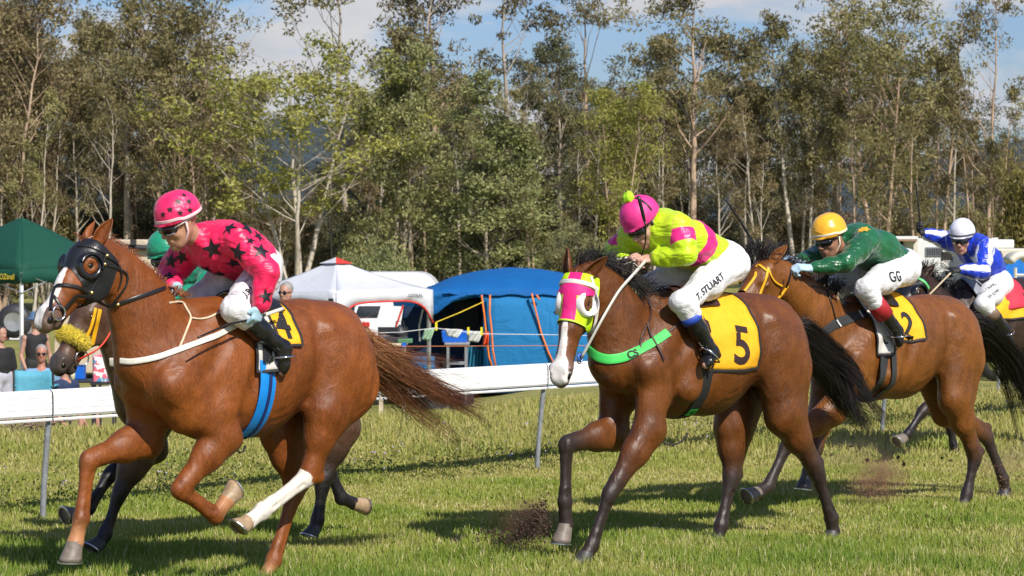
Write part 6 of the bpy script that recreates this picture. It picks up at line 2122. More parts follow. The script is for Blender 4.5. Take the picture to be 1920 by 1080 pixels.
def limec(m):
    k, t, l = m.attr('ap', True)
    arm = m.step(m.math('ABSOLUTE', k), .5, .01)
    band = m.math('MULTIPLY', m.step(t, .16, .012), m.math('SUBTRACT', 1.0, m.step(t, .62, .012)))
    hoop = m.math('ABSOLUTE', m.math('ADD', m.math('MULTIPLY', l, .9), m.math('ADD', t, -.60)))
    body = m.math('SUBTRACT', 1.0, m.step(hoop, .095, .006))
    col = m.step(t, 1.30, .02)
    body = m.math('MAXIMUM', body, m.math('MULTIPLY', col, m.math('SUBTRACT', 1.0, arm)))
    fac = m.math('ADD', m.math('MULTIPLY', arm, band), m.math('MULTIPLY', m.math('SUBTRACT', 1.0, arm), body), clamp=True)
    return m.mix(fac, (.52, .74, .012), (.72, .018, .20))
r5.silks(satin('silk_lime', limec, .40), seed=6, puff=1.0, wr=.011)
r5.breeches(BR, seed=9, fat=.90, wr=.013)
r5.boots(cuff=simple('cuff_blue', (.02, .07, .42), .6), cuffw=(.26, .38))
r5.helmet(simple('cap_pink', (.76, .035, .25), .55, var=.06), bandm=None, pom=simple('pompom_lime', (.42, .78, .02), .8))
mb = MB(); fH, uH, lH = r5.hf, r5.hu, r5.hl
P_, N_ = [], []
for i in range(25):
    a = R(-78 + 156 * i / 24); d_ = (uH * math.cos(a) + lH * math.sin(a) - fH * .15).normalized()
    h_ = r5.hbv.ray_cast(r5.hc_ + d_ * .3, -d_)
    if h_[0]: P_.append(h_[0]); N_.append(d_)
ribbon(mb, smooth_pts(P_), N_, .012, .003, .001); mb.build('goggle_elastic', GOGF, r5.hel)
r5.goggles()
mb = r5.print_on(r5.bbv, r5.br, text2d('T. STUART', .062, 1, .0012), (1329, 538), up=f5.D((-.55, 0, .80)), off=.004)
mb.build('lettering', TXT, r5.br)
mid5 = P(1204, 480, .02)
whip(f5, [P(1197, 368, .20), P(1204, 395, .20), P(1211, 425, .19), P(1210, 455, .15), P(1203, 480, .08)], 'black riding whip held upright in front of the pink cap', r=.006, grip=.5)

# ------------------------------------------------------------ jockey in green and gold
f3 = h3.fr; P = f3.P
J = dict(hd=P(1556, 449, 0), f=f3.D((-.72, -.62, -.30)), u=f3.D((-.22, -.16, .96)),
         sl=P(1626, 450, .19), sr=P(1562, 458, -.19), el=P(1585, 492, .28), er=P(1530, 480, -.22), wl=P(1518, 503, .16), wr=P(1496, 490, -.10),
         pv=P(1690, 498, 0), hl=P(1697, 505, .11), hr=P(1665, 500, -.11), kl=P(1622, 542, .26), kr=P(1572, 528, -.24),
         al=P(1682, 622, .31), ar=P(1640, 600, -.27), tl=P(1685, 645, .32), tr=P(1640, 620, -.28))
r3 = Rider(f3, J, 'jockey in dark green silks and golden cap, crouched on the golden bay', skin('tan', (.30, .15, .09)))
r3.silks(satin('silk_green', lambda m: m.ramp(m.noise(6, 3), [(.3, (.008, .085, .030)), (.7, (.016, .135, .050))]), .30), seed=12, puff=1.02, wr=.011)
r3.breeches(BR, seed=19, fat=.92, wr=.013)
r3.boots(cuff=simple('cuff_red', (.38, .015, .025), .55), cuffw=(.24, .62))
r3.helmet(satin('silk_gold', lambda m: m.ramp(m.noise(8, 3), [(.3, (.80, .36, .015)), (.7, (.92, .48, .03))]), .34, .5), bandm=simple('band_cream', (.78, .68, .50), .5))
r3.goggles()
GLB3 = simple('glove_pale_blue', (.42, .60, .74), .65, var=.12, bump=.4, bscale=60)
r3.glove('l', f3.D((-.85, -.35, .1)), f3.D((.0, .5, -.8)), -1, GLB3)
r3.glove('r', f3.D((-.6, -.5, .2)), f3.D((.0, .5, -.8)), 1, GLB3)
mb = r3.print_on(r3.bbv, r3.br, text2d('GG', .105, 1, .0015), (1680, 519), up=f3.D((-.12, 0, 1)), off=.004)
mb.build('lettering', TXT, r3.br)
V2, F2 = poly2d(star(.05, 7, .6), 2)
mb = r3.print_on(r3.sbv, r3.shirt, (V2, F2), (1619, 431), off=.004)
mb.build('gold_emblem', simple('emblem_gold', (.75, .42, .03), .5), r3.shirt)
whip(f3, [P(1419, 470, -.14), P(1412, 455, -.14), P(1392, 421, -.14), P(1359, 372, -.14)], 'thin black whip rising at a slant above the golden bay horse', r=.009, grip=.10, gm=STEEL)

# ------------------------------------------------------------ jockey in blue and white
f4 = h4.fr; P = f4.P
J = dict(hd=P(1804, 448, 0), f=f4.D((-.42, -.86, -.28)), u=f4.D((-.08, -.20, .97)),
         sl=P(1845, 462, .19), sr=P(1790, 458, -.19), el=P(1842, 510, .30), er=P(1762, 446, -.30), wl=P(1800, 506, .22), wr=P(1733, 438, -.30),
         pv=P(1866, 528, 0), hl=P(1874, 533, .11), hr=P(1845, 530, -.11), kl=P(1842, 570, .27), kr=P(1800, 556, -.24),
         al=P(1886, 617, .31), ar=P(1840, 610, -.27), tl=P(1892, 638, .32), tr=P(1842, 630, -.28))
r4 = Rider(f4, J, 'jockey in royal blue and white silks, white cap, whip arm raised', skin('ruddy', (.46, .24, .17)))
def bluec(m):
    k, t, l = m.attr('ap', True)
    arm = m.step(m.math('ABSOLUTE', k), .5, .01)
    st = m.step(m.math('SINE', m.math('MULTIPLY', m.attr('ring_'), 1.0)), .2, .1)
    pan = m.math('MULTIPLY', m.step(t, .72, .02), m.step(m.math('ABSOLUTE', l), .085, .01))
    pan = m.math('MULTIPLY', pan, m.math('SUBTRACT', 1.0, m.step(t, .98, .02)))
    fac = m.math('ADD', m.math('MULTIPLY', arm, st), m.math('MULTIPLY', m.math('SUBTRACT', 1.0, arm), pan), clamp=True)
    return m.mix(fac, (.008, .040, .50), (.72, .73, .82))
sm = satin('silk_blue', bluec, .38)
r4.silks(sm, seed=22, puff=1.05, wr=.011)
me_ = r4.shirt.data; nv = len(me_.vertices)
co = np.zeros(nv * 3, np.float32); me_.vertices.foreach_get('co', co); co = co.reshape(-1, 3)
ang = np.zeros(nv, np.float32)
for a in 'lr':
    for (p_, q_) in ((J['s' + a], J['e' + a]), (J['e' + a], J['w' + a])):
        a_, b_ = A3(p_), A3(q_); d_ = (b_ - a_) / np.linalg.norm(b_ - a_)
        x_ = np.cross(d_, [0, 0, 1.0]); x_ /= np.linalg.norm(x_); y_ = np.cross(x_, d_)
        t_ = np.clip((co - a_) @ d_, 0, np.linalg.norm(b_ - a_)); rl = co - a_ - t_[:, None] * d_
        mk = np.linalg.norm(rl, axis=1) < .09
        ang[mk] = (np.arctan2(rl @ y_, rl @ x_) * 3)[mk]
at_ = me_.attributes.new('ring_', 'FLOAT', 'POINT'); at_.data.foreach_set('value', ang)
r4.breeches(BR, seed=29)
r4.boots(cuff=simple('cuff_brown', (.20, .13, .09), .6), cuffw=(.22, .50))
r4.helmet(simple('cap_white', (.72, .72, .80), .45, var=.05), bandm=simple('band_darkgrey', (.08, .08, .10), .5))
r4.goggles()
GLK = simple('glove_black', (.015, .015, .016), .6, bump=.3)
r4.glove('l', f4.D((-.85, -.35, .0)), f4.D((.0, .5, -.8)), -1, GLK)
r4.glove('r', f4.D((-.75, -.3, .5)), f4.D((.2, -.5, .5)), 1, GLK)
mb = r4.print_on(r4.bbv, r4.br, text2d('N.J. CRAIG', .045, 1), (1853, 541), up=f4.D((-.45, 0, .9)), off=.004)
decal(mb, r4.bbv, *text2d('JEFF KEMP', .045, 1), *hit(r4.bbv, f4, 1862, 552), f4.D((-.45, 0, .9)), .004)
mb.build('lettering', TXT, r4.br)
whip(f4, [P(1731, 447, -.34), P(1727, 430, -.34), P(1722, 385, -.35), P(1717, 340, -.36)], 'black whip raised straight up in the gloved hand of the blue jockey', r=.010, grip=.3)

# ------------------------------------------------------------ jockey behind the leader, green cap
f2 = h2.fr; P = f2.P
J = dict(hd=P(318, 484, 0), f=f2.D((-.72, -.62, -.30)), u=f2.D((-.22, -.16, .96)),
         sl=P(400, 516, .19), sr=P(330, 530, -.19), el=P(385, 548, .28), er=P(300, 560, -.22), wl=P(300, 560, .10), wr=P(270, 560, -.10),
         pv=P(450, 560, 0), hl=P(460, 565, .11), hr=P(430, 560, -.11), kl=P(385, 610, .26), kr=P(340, 600, -.24),
         al=P(450, 690, .31), ar=P(400, 680, -.27), tl=P(450, 720, .32), tr=P(400, 705, -.28))
r2 = Rider(f2, J, 'jockey in emerald green silks and cap, hidden behind the pink jockey', skin('tan', (.3, .15, .09)), h=.008)
EM = lambda m: m.ramp(m.noise(6, 3), [(.3, (.008, .20, .11)), (.7, (.018, .30, .17))])
r2.silks(satin('silk_emerald', EM, .36), seed=32, puff=1.02, h=.01)
r2.breeches(BR, seed=39, h=.01)
r2.boots(h=.009)
r2.helmet(satin('silk_emerald_cap', EM, .36, .5), bandm=simple('band_darkgreen', (.01, .08, .05), .5))
r2.goggles()
# ------------------------------------------------------------ tails and manes
HC = hair_mat('hair_chestnut', (.20, .07, .024), (.62, .31, .14), (.12, .036, .014))
HK = hair_mat('hair_black', (.010, .008, .008), (.030, .022, .019))
HR = hair_mat('hair_root_chestnut', (.20, .065, .022), (.34, .12, .045))
h1.tailhair([(-1.17, 0, 1.35), (-1.27, 0, 1.27), (736, 698, 0), (795, 738, 0), (868, 778, 0)], HC, n=3000, spread=.085, end=.09, r=.0022, seed=4)
h1.mane([(205, 447, 0), (245, 474, 0), (285, 508, 0), (320, 540, 0), (350, 553, 0)], HR, n=420, length=.05, dirv=(-.85, -.3, .1), jit=.4, r=.0022, lat=.012)
h1.mane([(150, 440, 0), (160, 450, 0)], HR, n=30, length=.05, dirv=(.4, 0, .6), name='forelock', r=.002)
h5.tailhair([(-1.20, 0, 1.35), (-1.30, 0, 1.28), (1562, 690, 0), (1590, 745, 0), (1628, 788, 0)], HK, n=2600, spread=.060, end=.085, r=.0024, seed=9)
h5.mane([(1118, 488, 0), (1150, 505, 0), (1185, 528, 0), (1215, 556, 0), (1240, 575, 0)], HK, n=760, length=.17, dirv=(-.75, .15, .55), jit=.7, r=.0026, lat=.018, sag=.35)
h5.mane([(1086, 492, 0), (1112, 480, 0)], HK, n=150, length=.10, dirv=(-.5, 0, .8), jit=.8, name='forelock', r=.0025, lat=.015)
h3.tailhair([(-1.20, 0, 1.30), (-1.32, 0, 1.26), (1888, 672, 0), (1915, 720, 0), (1935, 790, 0)], HK, n=2400, spread=.060, end=.075, r=.0026, seed=14)
h3.mane([(1420, 478, 0), (1450, 480, 0), (1490, 500, 0), (1530, 530, 0), (1575, 548, 0)], HK, n=700, length=.17, dirv=(-.55, .1, .8), jit=.7, r=.0028, lat=.02, sag=.3)
h3.mane([(1395, 478, 0), (1418, 468, 0)], HK, n=160, length=.12, dirv=(-.3, 0, .9), jit=.8, name='forelock', r=.0028, lat=.02)
h2.tailhair([(-1.20, 0, 1.37), (-1.32, 0, 1.30), (-1.5, 0, 1.1), (-1.65, 0, .9)], HK, n=200, spread=.03, end=.10, r=.004)
h4.mane([(1725, 508, 0), (1745, 520, 0), (1770, 540, 0), (1795, 555, 0)], HK, n=420, length=.19, dirv=(-.4, .1, .9), jit=.8, r=.0035, lat=.02)
h4.tailhair([(-1.20, 0, 1.35), (-1.32, 0, 1.28), (-1.5, 0, 1.1), (-1.6, 0, .85)], HK, n=200, spread=.03, end=.10, r=.004)

# ------------------------------------------------------------ tack of the leader
WHL = simple('white_webbing', (.66, .63, .57), .55, var=.12, bump=.2, bscale=150)
CRM = simple('cream_leather', (.62, .50, .34), .5, var=.15)
YEL = simple('yellow_cloth', (.85, .42, .008), .75, var=.10, nscale=20, bump=.35, bscale=22, bdist=.01)
BLKC = simple('black_cloth', (.016, .015, .016), .7, bump=.3, bscale=90)
WPAD = simple('pale_felt', (.55, .53, .50), .85, bump=.3)
def hood(h, m, keep, name='hood', off=.006, cuts=()):
    t, s_, l = h.hcv[:, 0], h.hcv[:, 1], h.hcv[:, 2]
    V, F, src = shell(h.V, h.F, keep(t, s_, l), off)
    me = mesh_np(name, V, F, attrs={'hc': h.hcv[src]})
    b = bmesh.new(); b.from_mesh(me)
    for (t0, s0, nt_, ns) in cuts:      # clean straight hems
        bmesh.ops.bisect_plane(b, geom=b.verts[:] + b.edges[:] + b.faces[:], plane_co=h.H(t0, s0), plane_no=h.e * nt_ + h.w * ns, clear_outer=True)
    b.to_mesh(me); b.free()
    return obj(name, me, m, h.root)
def rig(h, pts, r, m, name='rein', n=8, flat=1.0, it=1):
    mb = MB(); mb.tube(smooth_pts(resample(pts, .03), it), r, n, flat=flat)
    return mb.build(name, m, h.root, smooth=True)
def bitring(h, p, n, r=.038, m=STEEL):
    mb = MB(); n = nrm(n); x = n.orthogonal().normalized(); y = n.cross(x)
    P_ = [Vector(p) + (x * math.cos(a) + y * math.sin(a)) * r for a in [2 * math.pi * k / 24 for k in range(25)]]
    mb.tube(P_, .0045, 6, cap=False)
    return mb.build('bit_ring', m, h.root, smooth=True)
def eye_hole(t, s_, l, r=.05, Lh=.56):
    return ((t - .245) * Lh) ** 2 + (s_ - .022) ** 2 < r * r
def cup(h, m, x, r0=.048, r1=.074, dep=.035, arc=(0, 360), name='blinker_cup'):
    c = h.sc * 1.13
    n_ = (h.nl * x + h.w * .22).normalized()
    cen = h.H(.245, .022, .079 * x)
    mb = MB()
    prof = [(r0 * .92, .002), (r0, .008), (r0 + .010, .013), (r1 - .006, .010), (r1, .0), (r1 + .003, -.020)]
    mb.lathe([(a * c / 1.13 * 1.0, b * c) for a, b in prof], cen, n_, 32)
    # raised rear half shading the eye
    e2 = []
    mb.lathe([(r1 * .95, .006), (r1 * .97, dep), (r1 * .80, dep + .012), (r1 * .76, dep + .009), (r1 * .90, dep), (r1 * .88, .006)], cen, n_, 20, arc=(R(arc[0]), R(arc[1])), ref=-h.w)
    return mb.build(name, m, h.root, smooth=True)

P = h1.fr.P
HOODB = simple('hood_black', (.012, .013, .016), .42, bump=.4, bscale=26, bdist=.01)
hood(h1, HOODB, lambda t, s_, l: (t > -.12) & (t < .60) & ~eye_hole(t, s_, l, .046) & (s_ > -.26), cuts=((.43, .04, 1, .35), (-.06, .0, -1, 0), (.05, -.105, -.50, -1)))
CUPB = simple('cup_black', (.010, .011, .013), .22, spec=.6)
for x in (1, -1): cup(h1, CUPB, x, .045, .072, .022, (20, 200))
def st(h, uv, w, m, name, th=.004, off=.003, step=4, parent=None):
    mb = MB(); strap(mb, h.bv, h.fr, uv, w, th, off, step)
    return mb.build(name, m, parent or h.root)
st(h1, [(91, 541), (100, 537), (121, 534), (142, 537), (160, 544), (172, 552)], .018, BLACKL, 'noseband', .006)
st(h1, [(90, 540), (100, 552), (112, 572), (119, 592), (120, 612)], .014, BLACKL, 'nose_strap', .006)
st(h1, [(197, 470), (194, 487), (187, 510), (176, 535), (167, 552), (160, 570)], .016, BLACKL, 'cheekpiece', .006, .006)
st(h1, [(133, 466), (150, 462), (172, 463), (196, 474)], .018, BLACKL, 'browband', .005, .008)
bitring(h1, h1.px(147, 579)[0] + h1.nl * .012, h1.nl)
mb = MB()
for u_, v_ in ((198, 479), (194, 495), (170, 548), (222, 570)):
    c_, n_ = h1.px(u_, v_); mb.lathe([(.0001, .014), (.007, .012), (.011, .006), (.012, .0)], c_ + n_ * .008, n_, 12)
mb.build('brass_stud', BRASS, h1.root, smooth=True)
st(h1, [(160, 583), (185, 579), (219, 570), (255, 558), (285, 548), (308, 540)], .019, BLACKL, 'rein', .005, .006)
st(h1, [(200, 498), (218, 502), (238, 512), (238, 532), (226, 550), (214, 566)], .010, BLACKL, 'throat_lash', .004, .008)
st(h1, [(198, 482), (212, 488), (224, 500), (228, 520), (222, 540)], .008, BLACKL, 'throat_lash', .004, .010)
st(h1, [(227, 676), (245, 678), (273, 674), (300, 668), (332, 657), (370, 644), (405, 629), (437, 613), (480, 596)], .030, WHL, 'breast_strap', .008, .004)
st(h1, [(339, 560), (348, 578), (359, 595), (352, 612), (343, 635), (335, 654)], .011, CRM, 'breast_strap_yoke', .005)
st(h1, [(359, 597), (375, 600), (393, 596), (413, 585)], .010, CRM, 'breast_strap_yoke', .005)
xg = (P(503, 700, .27).x + P(452, 829, .05).x) / 2
BLU = simple('girth_blue', (.006, .24, .72), .5, var=.12, bump=.3, bscale=120)
BLUD = simple('girth_navy', (.008, .022, .12), .6)
g_ = h1.girth(xg, BLU, .108, name='girth', zc=1.2)
mb = MB(); ring(mb, h1.tb, Vector((xg - .012, 0, 1.2)), (0, 0, -1), (0, 1, 0), .020, .003, .0105, 80, (-100, 100)); mb.build('girth_stripe', BLUD, g_)
rig(h1, [P(446, 828, .04), P(440, 845, .04), P(449, 852, .04), P(460, 848, .04), P(459, 836, .04)], .006, BLKC, 'girth_tail')
h1.saddlecloth(xg + .05, xg - .25, 1.15, -56, 56, YEL, BLKC, '4', BLKC, (.66, 38), .22)
h1.saddlecloth(xg + .07, xg - .07, 1.15, -80, 80, WPAD, BLKC, off=.024, name='saddle_pad')
h1.saddlecloth(xg + .05, xg - .20, 1.20, -30, 30, BLACKL, None, off=.036, name='saddle')
h1.girth(xg + .01, BLACKL, .06, name='surcingle', arc=(100, 260), off=.03)
mb = MB(); aL, tL = r1.J['al'], r1.J['tl']
def stirrup(h, J, m=STEEL):
    for a, x in (('l', 1), ('r', -1)):
        mb = MB(); c_ = J['a' + a].lerp(J['t' + a], .38)
        fd = (J['t' + a] - J['a' + a]).normalized(); s_ = Vector((0, 1, 0)); u_ = s_.cross(fd).normalized()
        if u_.z < 0: u_ = -u_
        mb.tube([c_ - s_ * .055 - u_ * .045, c_ - s_ * .062 + u_ * .0, c_ - s_ * .045 + u_ * .055, c_ + u_ * .082, c_ + s_ * .045 + u_ * .055, c_ + s_ * .062, c_ + s_ * .055 - u_ * .045, c_ - s_ * .055 - u_ * .045], .006, 6)
        mb.tube([c_ + u_ * .082, J['k' + a].lerp(J['a' + a], .45) - Vector((0, x * .06, 0))], [.009, .012], 6, flat=.4)
        mb.build('stirrup', m, h.root, smooth=True)
for h_, r_ in ((h1, r1), (h5, r5), (h3, r3), (h4, r4)): stirrup(h_, r_.J)
# the other rein and the far side of the bridle
rig(h1, [h1.H(.86, -.02, -.06), h1.H(.5, -.16, -.12), Vector((.42, -.16, 1.62)), r1.J['wr'] + Vector((.03, 0, -.04))], .006, BLACKL)
rig(h1, [P(306, 541, .05), P(330, 540, .0), r1.J['wr'] + Vector((.03, 0.02, -.05))], .007, BLACKL)

# ------------------------------------------------------------ tack of number five
P = h5.fr.P
m = Mat('hood_pink_lime')
t, s_, l = m.attr('hc', True)
al = m.math('ABSOLUTE', m.math('ADD', l, -.004))
v1 = m.math('SUBTRACT', 1.0, m.step(al, .036, .002))
b1 = m.math('MULTIPLY', m.step(t, .085, .006), m.math('SUBTRACT', 1.0, m.step(m.math('MULTIPLY_ADD', al, .3, t), .215, .006)))
fr1 = m.step(s_, -.035, .004)
fac = m.math('MAXIMUM', m.math('MULTIPLY', v1, fr1), m.math('MULTIPLY', b1, m.step(s_, -.02, .005)))
m.base(m.mix(fac, (.50, .76, .012), (.78, .020, .20)))
m.set(Roughness=.6, Specular_IOR_Level=.3); m.bump(m.noise(30, 3, .5, .5), .35, .01)
hood(h5, m.m, lambda t, s_, l: (t > -.12) & (t < .62) & ~eye_hole(t, s_, l, .046) & (s_ > -.20) & (np.abs(l) < .12), off=.008, cuts=((.48, .0, 1, 0), (-.06, .0, -1, 0), (.05, -.030, -.42, -1)))
WCUP = simple('cup_white', (.74, .74, .72), .45, var=.05)
for x in (1, -1): cup(h5, WCUP, x, .048, .080, .026, (-70, 70))
LIMEB = simple('lime_binding', (.55, .78, .05), .6)
def hband(h, m, t0, w=.02, s0=-.02, off=.010, th=.004, arc=(-100, 100), name='browband', tilt=0):
    mb = MB(); ring(mb, h.bv, h.H(t0, s0, 0), h.w + h.e * tilt, h.nl, w, th, off, 40, arc)
    return mb.build(name, m, h.root)
hband(h5, WHL, .055, .026, name='browband', off=.012, arc=(-88, 88))
hband(h5, LIMEB, .475, .010, name='hood_binding', off=.008, arc=(-115, 115))
st(h5, [(1106, 520), (1114, 545), (1120, 572), (1116, 598), (1109, 624)], .019, WHL, 'cheekpiece', .005, .010)
for x in (1, -1):
    bitring(h5, h5.H(.80, -.045, .062 * x), h5.nl, .034)
BITP = simple('bit_blue', (.03, .12, .45), .4)
mb = MB(); c_, n_ = h5.px(1106, 640); mb.lathe([(.012, 0), (.028, .004), (.028, .012), (.012, .014)], h5.H(.80, -.035, .060), h5.nl, 20); mb.build('bit_guard', BITP, h5.root, smooth=True)
b0 = h5.H(.80, -.05, .07)
hnd = r5.J['wl'] + h5.fr.D((-.9, -.3, -.1)) * .07
rig(h5, [b0, P(1128, 600, .22), P(1160, 545, .20), hnd + Vector((0, .03, -.01))], .015, WHL, 'rein', flat=.45, it=6)
rig(h5, [P(1190, 488, .02), P(1160, 500, .0), P(1141, 502, -.03), P(1143, 492, -.05), P(1165, 484, -.04), P(1190, 483, -.02)], .008, WHL, 'rein_loop', flat=.5, it=2)
rig(h5, [P(1188, 494, .03), P(1205, 508, .02), P(1202, 490, .02)], .008, WHL, 'rein_loop', flat=.5, it=2)
rig(h5, [h5.H(.80, -.05, -.07), h5.H(.3, -.25, -.16), Vector((.42, -.15, 1.62)), P(1172, 492, -.06)], .009, WHL, 'rein', flat=.5)
GRN = simple('breastplate_green', (.055, .58, .10), .55, var=.08, bump=.2)
g_ = st(h5, [(1104, 655), (1118, 668), (1140, 674), (1165, 671), (1201, 657), (1228, 641), (1252, 624)], .056, GRN, 'breastplate', .007, .004)
gb = BVHTree.FromPolygons([tuple(v.co) for v in g_.data.vertices], [tuple(p.vertices) for p in g_.data.polygons])
mb = MB(); c_, n_ = hit(gb, h5.fr, 1186, 664); decal(mb, gb, *text2d('CS', .062, 1, .002), c_, n_, P(1183, 650, .2) - P(1186, 664, .2), .004, .03); mb.build('lettering', BLKC, g_)
mb = MB(); c_, n_ = hit(gb, h5.fr, 1188, 669); decal(mb, gb, *text2d('EQUINE', .014, 0), hit(gb, h5.fr, 1190, 672)[0], n_, P(1183, 650, .2) - P(1186, 664, .2), .004, .03); mb.build('small_lettering', simple('print_green', (.02, .15, .04), .6), g_)
BRL = simple('brown_leather', (.055, .022, .016), .45, var=.2)
st(h5, [(1252, 624), (1265, 613), (1280, 600), (1290, 592)], .018, BRL, 'breastplate_strap', .005)
st(h5, [(1216, 565), (1221, 580), (1218, 600), (1206, 620), (1199, 640), (1202, 655)], .012, BRL, 'martingale_strap', .005, .006)
st(h5, [(1212, 605), (1217, 625), (1228, 645), (1238, 662), (1243, 677)], .012, BRL, 'martingale_strap', .005, .010)
xg = (P(1326, 712, .27).x + P(1297, 803, .12).x) / 2
g_ = h5.girth(xg, BLKC, .10)
mb = MB()
c_, n_ = h5.px(1311, 769); c_ = Vector((xg, c_.y, c_.z))
V2, F2 = poly2d([(-.035, -.035), (.035, -.035), (.035, .035), (-.035, .035)], 1)
gbv = BVHTree.FromPolygons([tuple(v.co) for v in g_.data.vertices], [tuple(p.vertices) for p in g_.data.polygons])
decal(mb, gbv, V2, F2, c_, n_, (0, 0, 1), .003, .05); mb.build('green_patch', GRN, g_)
mb = MB(); decal(mb, gbv, *text2d('G', .05, 1, .002), c_, n_, (0, 0, 1), .006, .05); mb.build('lettering', BLKC, g_)
rig(h5, [P(1290, 812, .06), P(1280, 828, .06), P(1262, 836, .06), P(1246, 834, .04), P(1238, 824, .02)], .006, BLKC, 'girth_tail')
h5.saddlecloth(xg + .055, xg - .43, 1.15, -98, 98, YEL, BLKC, '5', simple('number_black', (.03, .012, .012), .7), (.70, 70, (-.12, -math.cos(R(70)), math.sin(R(70)))), .33, skew=.03)
h5.saddlecloth(xg + .02, xg - .19, 1.20, -32, 32, BRL, None, off=.034, name='saddle')
h5.saddlecloth(xg + .085, xg - .02, 1.15, -75, 75, BRL, None, off=.020, name='saddle_pad')

# ------------------------------------------------------------ tack of the golden bay
P = h3.fr.P
YLB = simple('bridle_yellow', (.80, .42, .01), .5, var=.1, bump=.2)
st(h3, [(1386, 492), (1397, 489), (1410, 490), (1424, 498), (1437, 509)], .017, YLB, 'browband', .006, .004)
st(h3, [(1440, 503), (1436, 520), (1429, 538), (1422, 556)], .017, YLB, 'cheekpiece', .006, .004)
st(h3, [(1440, 505), (1445, 522), (1455, 532), (1466, 536)], .012, YLB, 'throat_lash', .005, .006)
st(h3, [(1476, 535), (1464, 552), (1455, 562), (1446, 567)], .018, YLB, 'rein', .006, .006)
rig(h3, [P(1474, 540, .14), P(1480, 525, .16), P(1484, 506, .17)], .009, BLACKL, 'rein', flat=.5)
bw = simple('elastic_black', (.03, .032, .034), .6, bump=.2)
st(h3, [(1528, 636), (1545, 622), (1565, 607), (1590, 598), (1618, 589), (1634, 584)], .066, bw, 'breast_strap', .006, .003)
WB = simple('buckle_white', (.7, .7, .7), .4)
st(h3, [(1566, 600), (1569, 606), (1574, 612)], .012, WB, 'buckle', .004, .014, 2)
st(h3, [(1609, 585), (1612, 591), (1616, 597)], .012, WB, 'buckle', .004, .014, 2)
st(h3, [(1547, 530), (1552, 552), (1560, 575), (1566, 600)], .010, BLACKL, 'neck_strap', .005, .004)
st(h3, [(1552, 556), (1575, 565), (1600, 572), (1618, 570)], .008, BLACKL, 'neck_strap', .005, .006)
xg = (P(1664, 665, .27).x + P(1648, 735, .16).x) / 2
h3.girth(xg, bw, .10)
h3.girth(xg - .065, bw, .05, off=.010, name='over_girth')
h3.saddlecloth(xg + .03, xg - .38, 1.15, -68, 68, YEL, BLKC, '2', BLKC, (.66, 50, (-.25, -math.cos(R(56)), math.sin(R(56)))), .25, skew=.02)
h3.saddlecloth(xg + .10, xg - .06, 1.15, -86, 86, WPAD, BLKC, off=.024, name='saddle_pad')
h3.saddlecloth(xg + .02, xg - .22, 1.20, -32, 32, BLACKL, None, off=.036, name='saddle')

# ------------------------------------------------------------ tack of the dark horse beside the leader
P = h2.fr.P
RED = simple('rein_red', (.80, .055, .02), .45)
st(h2, [(186, 580), (182, 600), (176, 625), (172, 645)], .026, YLB, 'cheekpiece', .006, .005)
st(h2, [(178, 578), (174, 600), (167, 620), (160, 632)], .018, YLB, 'cheekpiece', .006, .005)
m_ = simple('sheepskin_yellow', (.80, .62, .06), .95, var=.25, nscale=40)
S = Sdf([-.2, -.6, 1.0], [1.5, .6, 2.0], .011)
for i in range(11):
    a = R(-115 + 23 * i)
    d_ = h2.w * math.cos(a) + h2.nl * math.sin(a)
    o_ = h2.H(.60, -.01, 0)
    q_ = h2.bv.ray_cast(o_ + d_ * .35, -d_)
    p_ = q_[0] if q_[0] is not None else o_ + d_ * .06
    if i: S.cone(pp, p_, .031, k=.02)
    pp = p_
S.wrinkle(.006, 90, seed=2)
V_, F_ = S.mesh(); ns = obj('noseband_sheepskin', mesh_np('noseband_sheepskin', V_, F_), m_, h2.root)
rg = np.random.RandomState(3); N_ = vnormals(V_, F_); ii = rg.randint(0, len(V_), 7000)
tt = np.linspace(0, 1, 4)[None, :, None]
pth = V_[ii][:, None] + N_[ii][:, None] * tt * .010 + rg.normal(size=(7000, 1, 3)) * tt * .008
hair('fleece', pth, .0013 * np.ones(7000), hair_mat('fleece_yellow', (.78, .60, .05), (.95, .82, .16)), ns)
bitring(h2, h2.px(150, 672)[0] + h2.nl * .02, h2.nl, .045)
rig(h2, [h2.H(.88, -.04, .07), P(163, 666, .14), P(185, 655, .16), P(201, 635, .16), P(212, 612, .14)], .011, RED, 'rein', flat=.5)
mb = MB(); strap(mb, h2.bv, h2.fr, [(207, 678), (216, 680), (226, 678)], .05, .008, .004); mb.build('breast_strap', WHL, h2.root)

# ------------------------------------------------------------ tack of the last horse
P = h4.fr.P
hood(h4, HOODB, lambda t, s_, l: (t > -.06) & (t < .47) & ~eye_hole(t, s_, l, .046) & ~((t < .07) & (s_ < -.01)) & (s_ > -.20))
for x in (1, -1): cup(h4, CUPB, x, .048, .078, .03, (20, 200))
hband(h4, simple('brow_green', (.10, .48, .14), .5), .04, .022, off=.012, arc=(-90, 90))
b0 = P(1732, 563, .10); hnd = P(1782, 512, .2)
rig(h4, [b0, b0.lerp(hnd, .5), hnd], .014, CRM, 'rein', flat=.5)
rig(h4, [P(1782, 508, .18), P(1762, 505, .12), P(1757, 492, .1), P(1768, 490, .12), P(1778, 500, .16)], .008, WHL, 'rein_loop', flat=.5, it=2)
xg = P(1868, 620, .28).x
h4.girth(xg, bw, .10)
h4.saddlecloth(xg + .10, xg - .46, 1.15, -76, 76, YEL, BLKC, None)
h4.saddlecloth(xg - .20, xg - .50, 1.15, -60, 60, simple('red_cloth', (.62, .03, .06), .7), None, off=.022, name='over_cloth')
h4.saddlecloth(xg + .14, xg - .02, 1.15, -80, 80, simple('grey_felt', (.22, .25, .29), .8), BLKC, off=.024, name='saddle_pad')
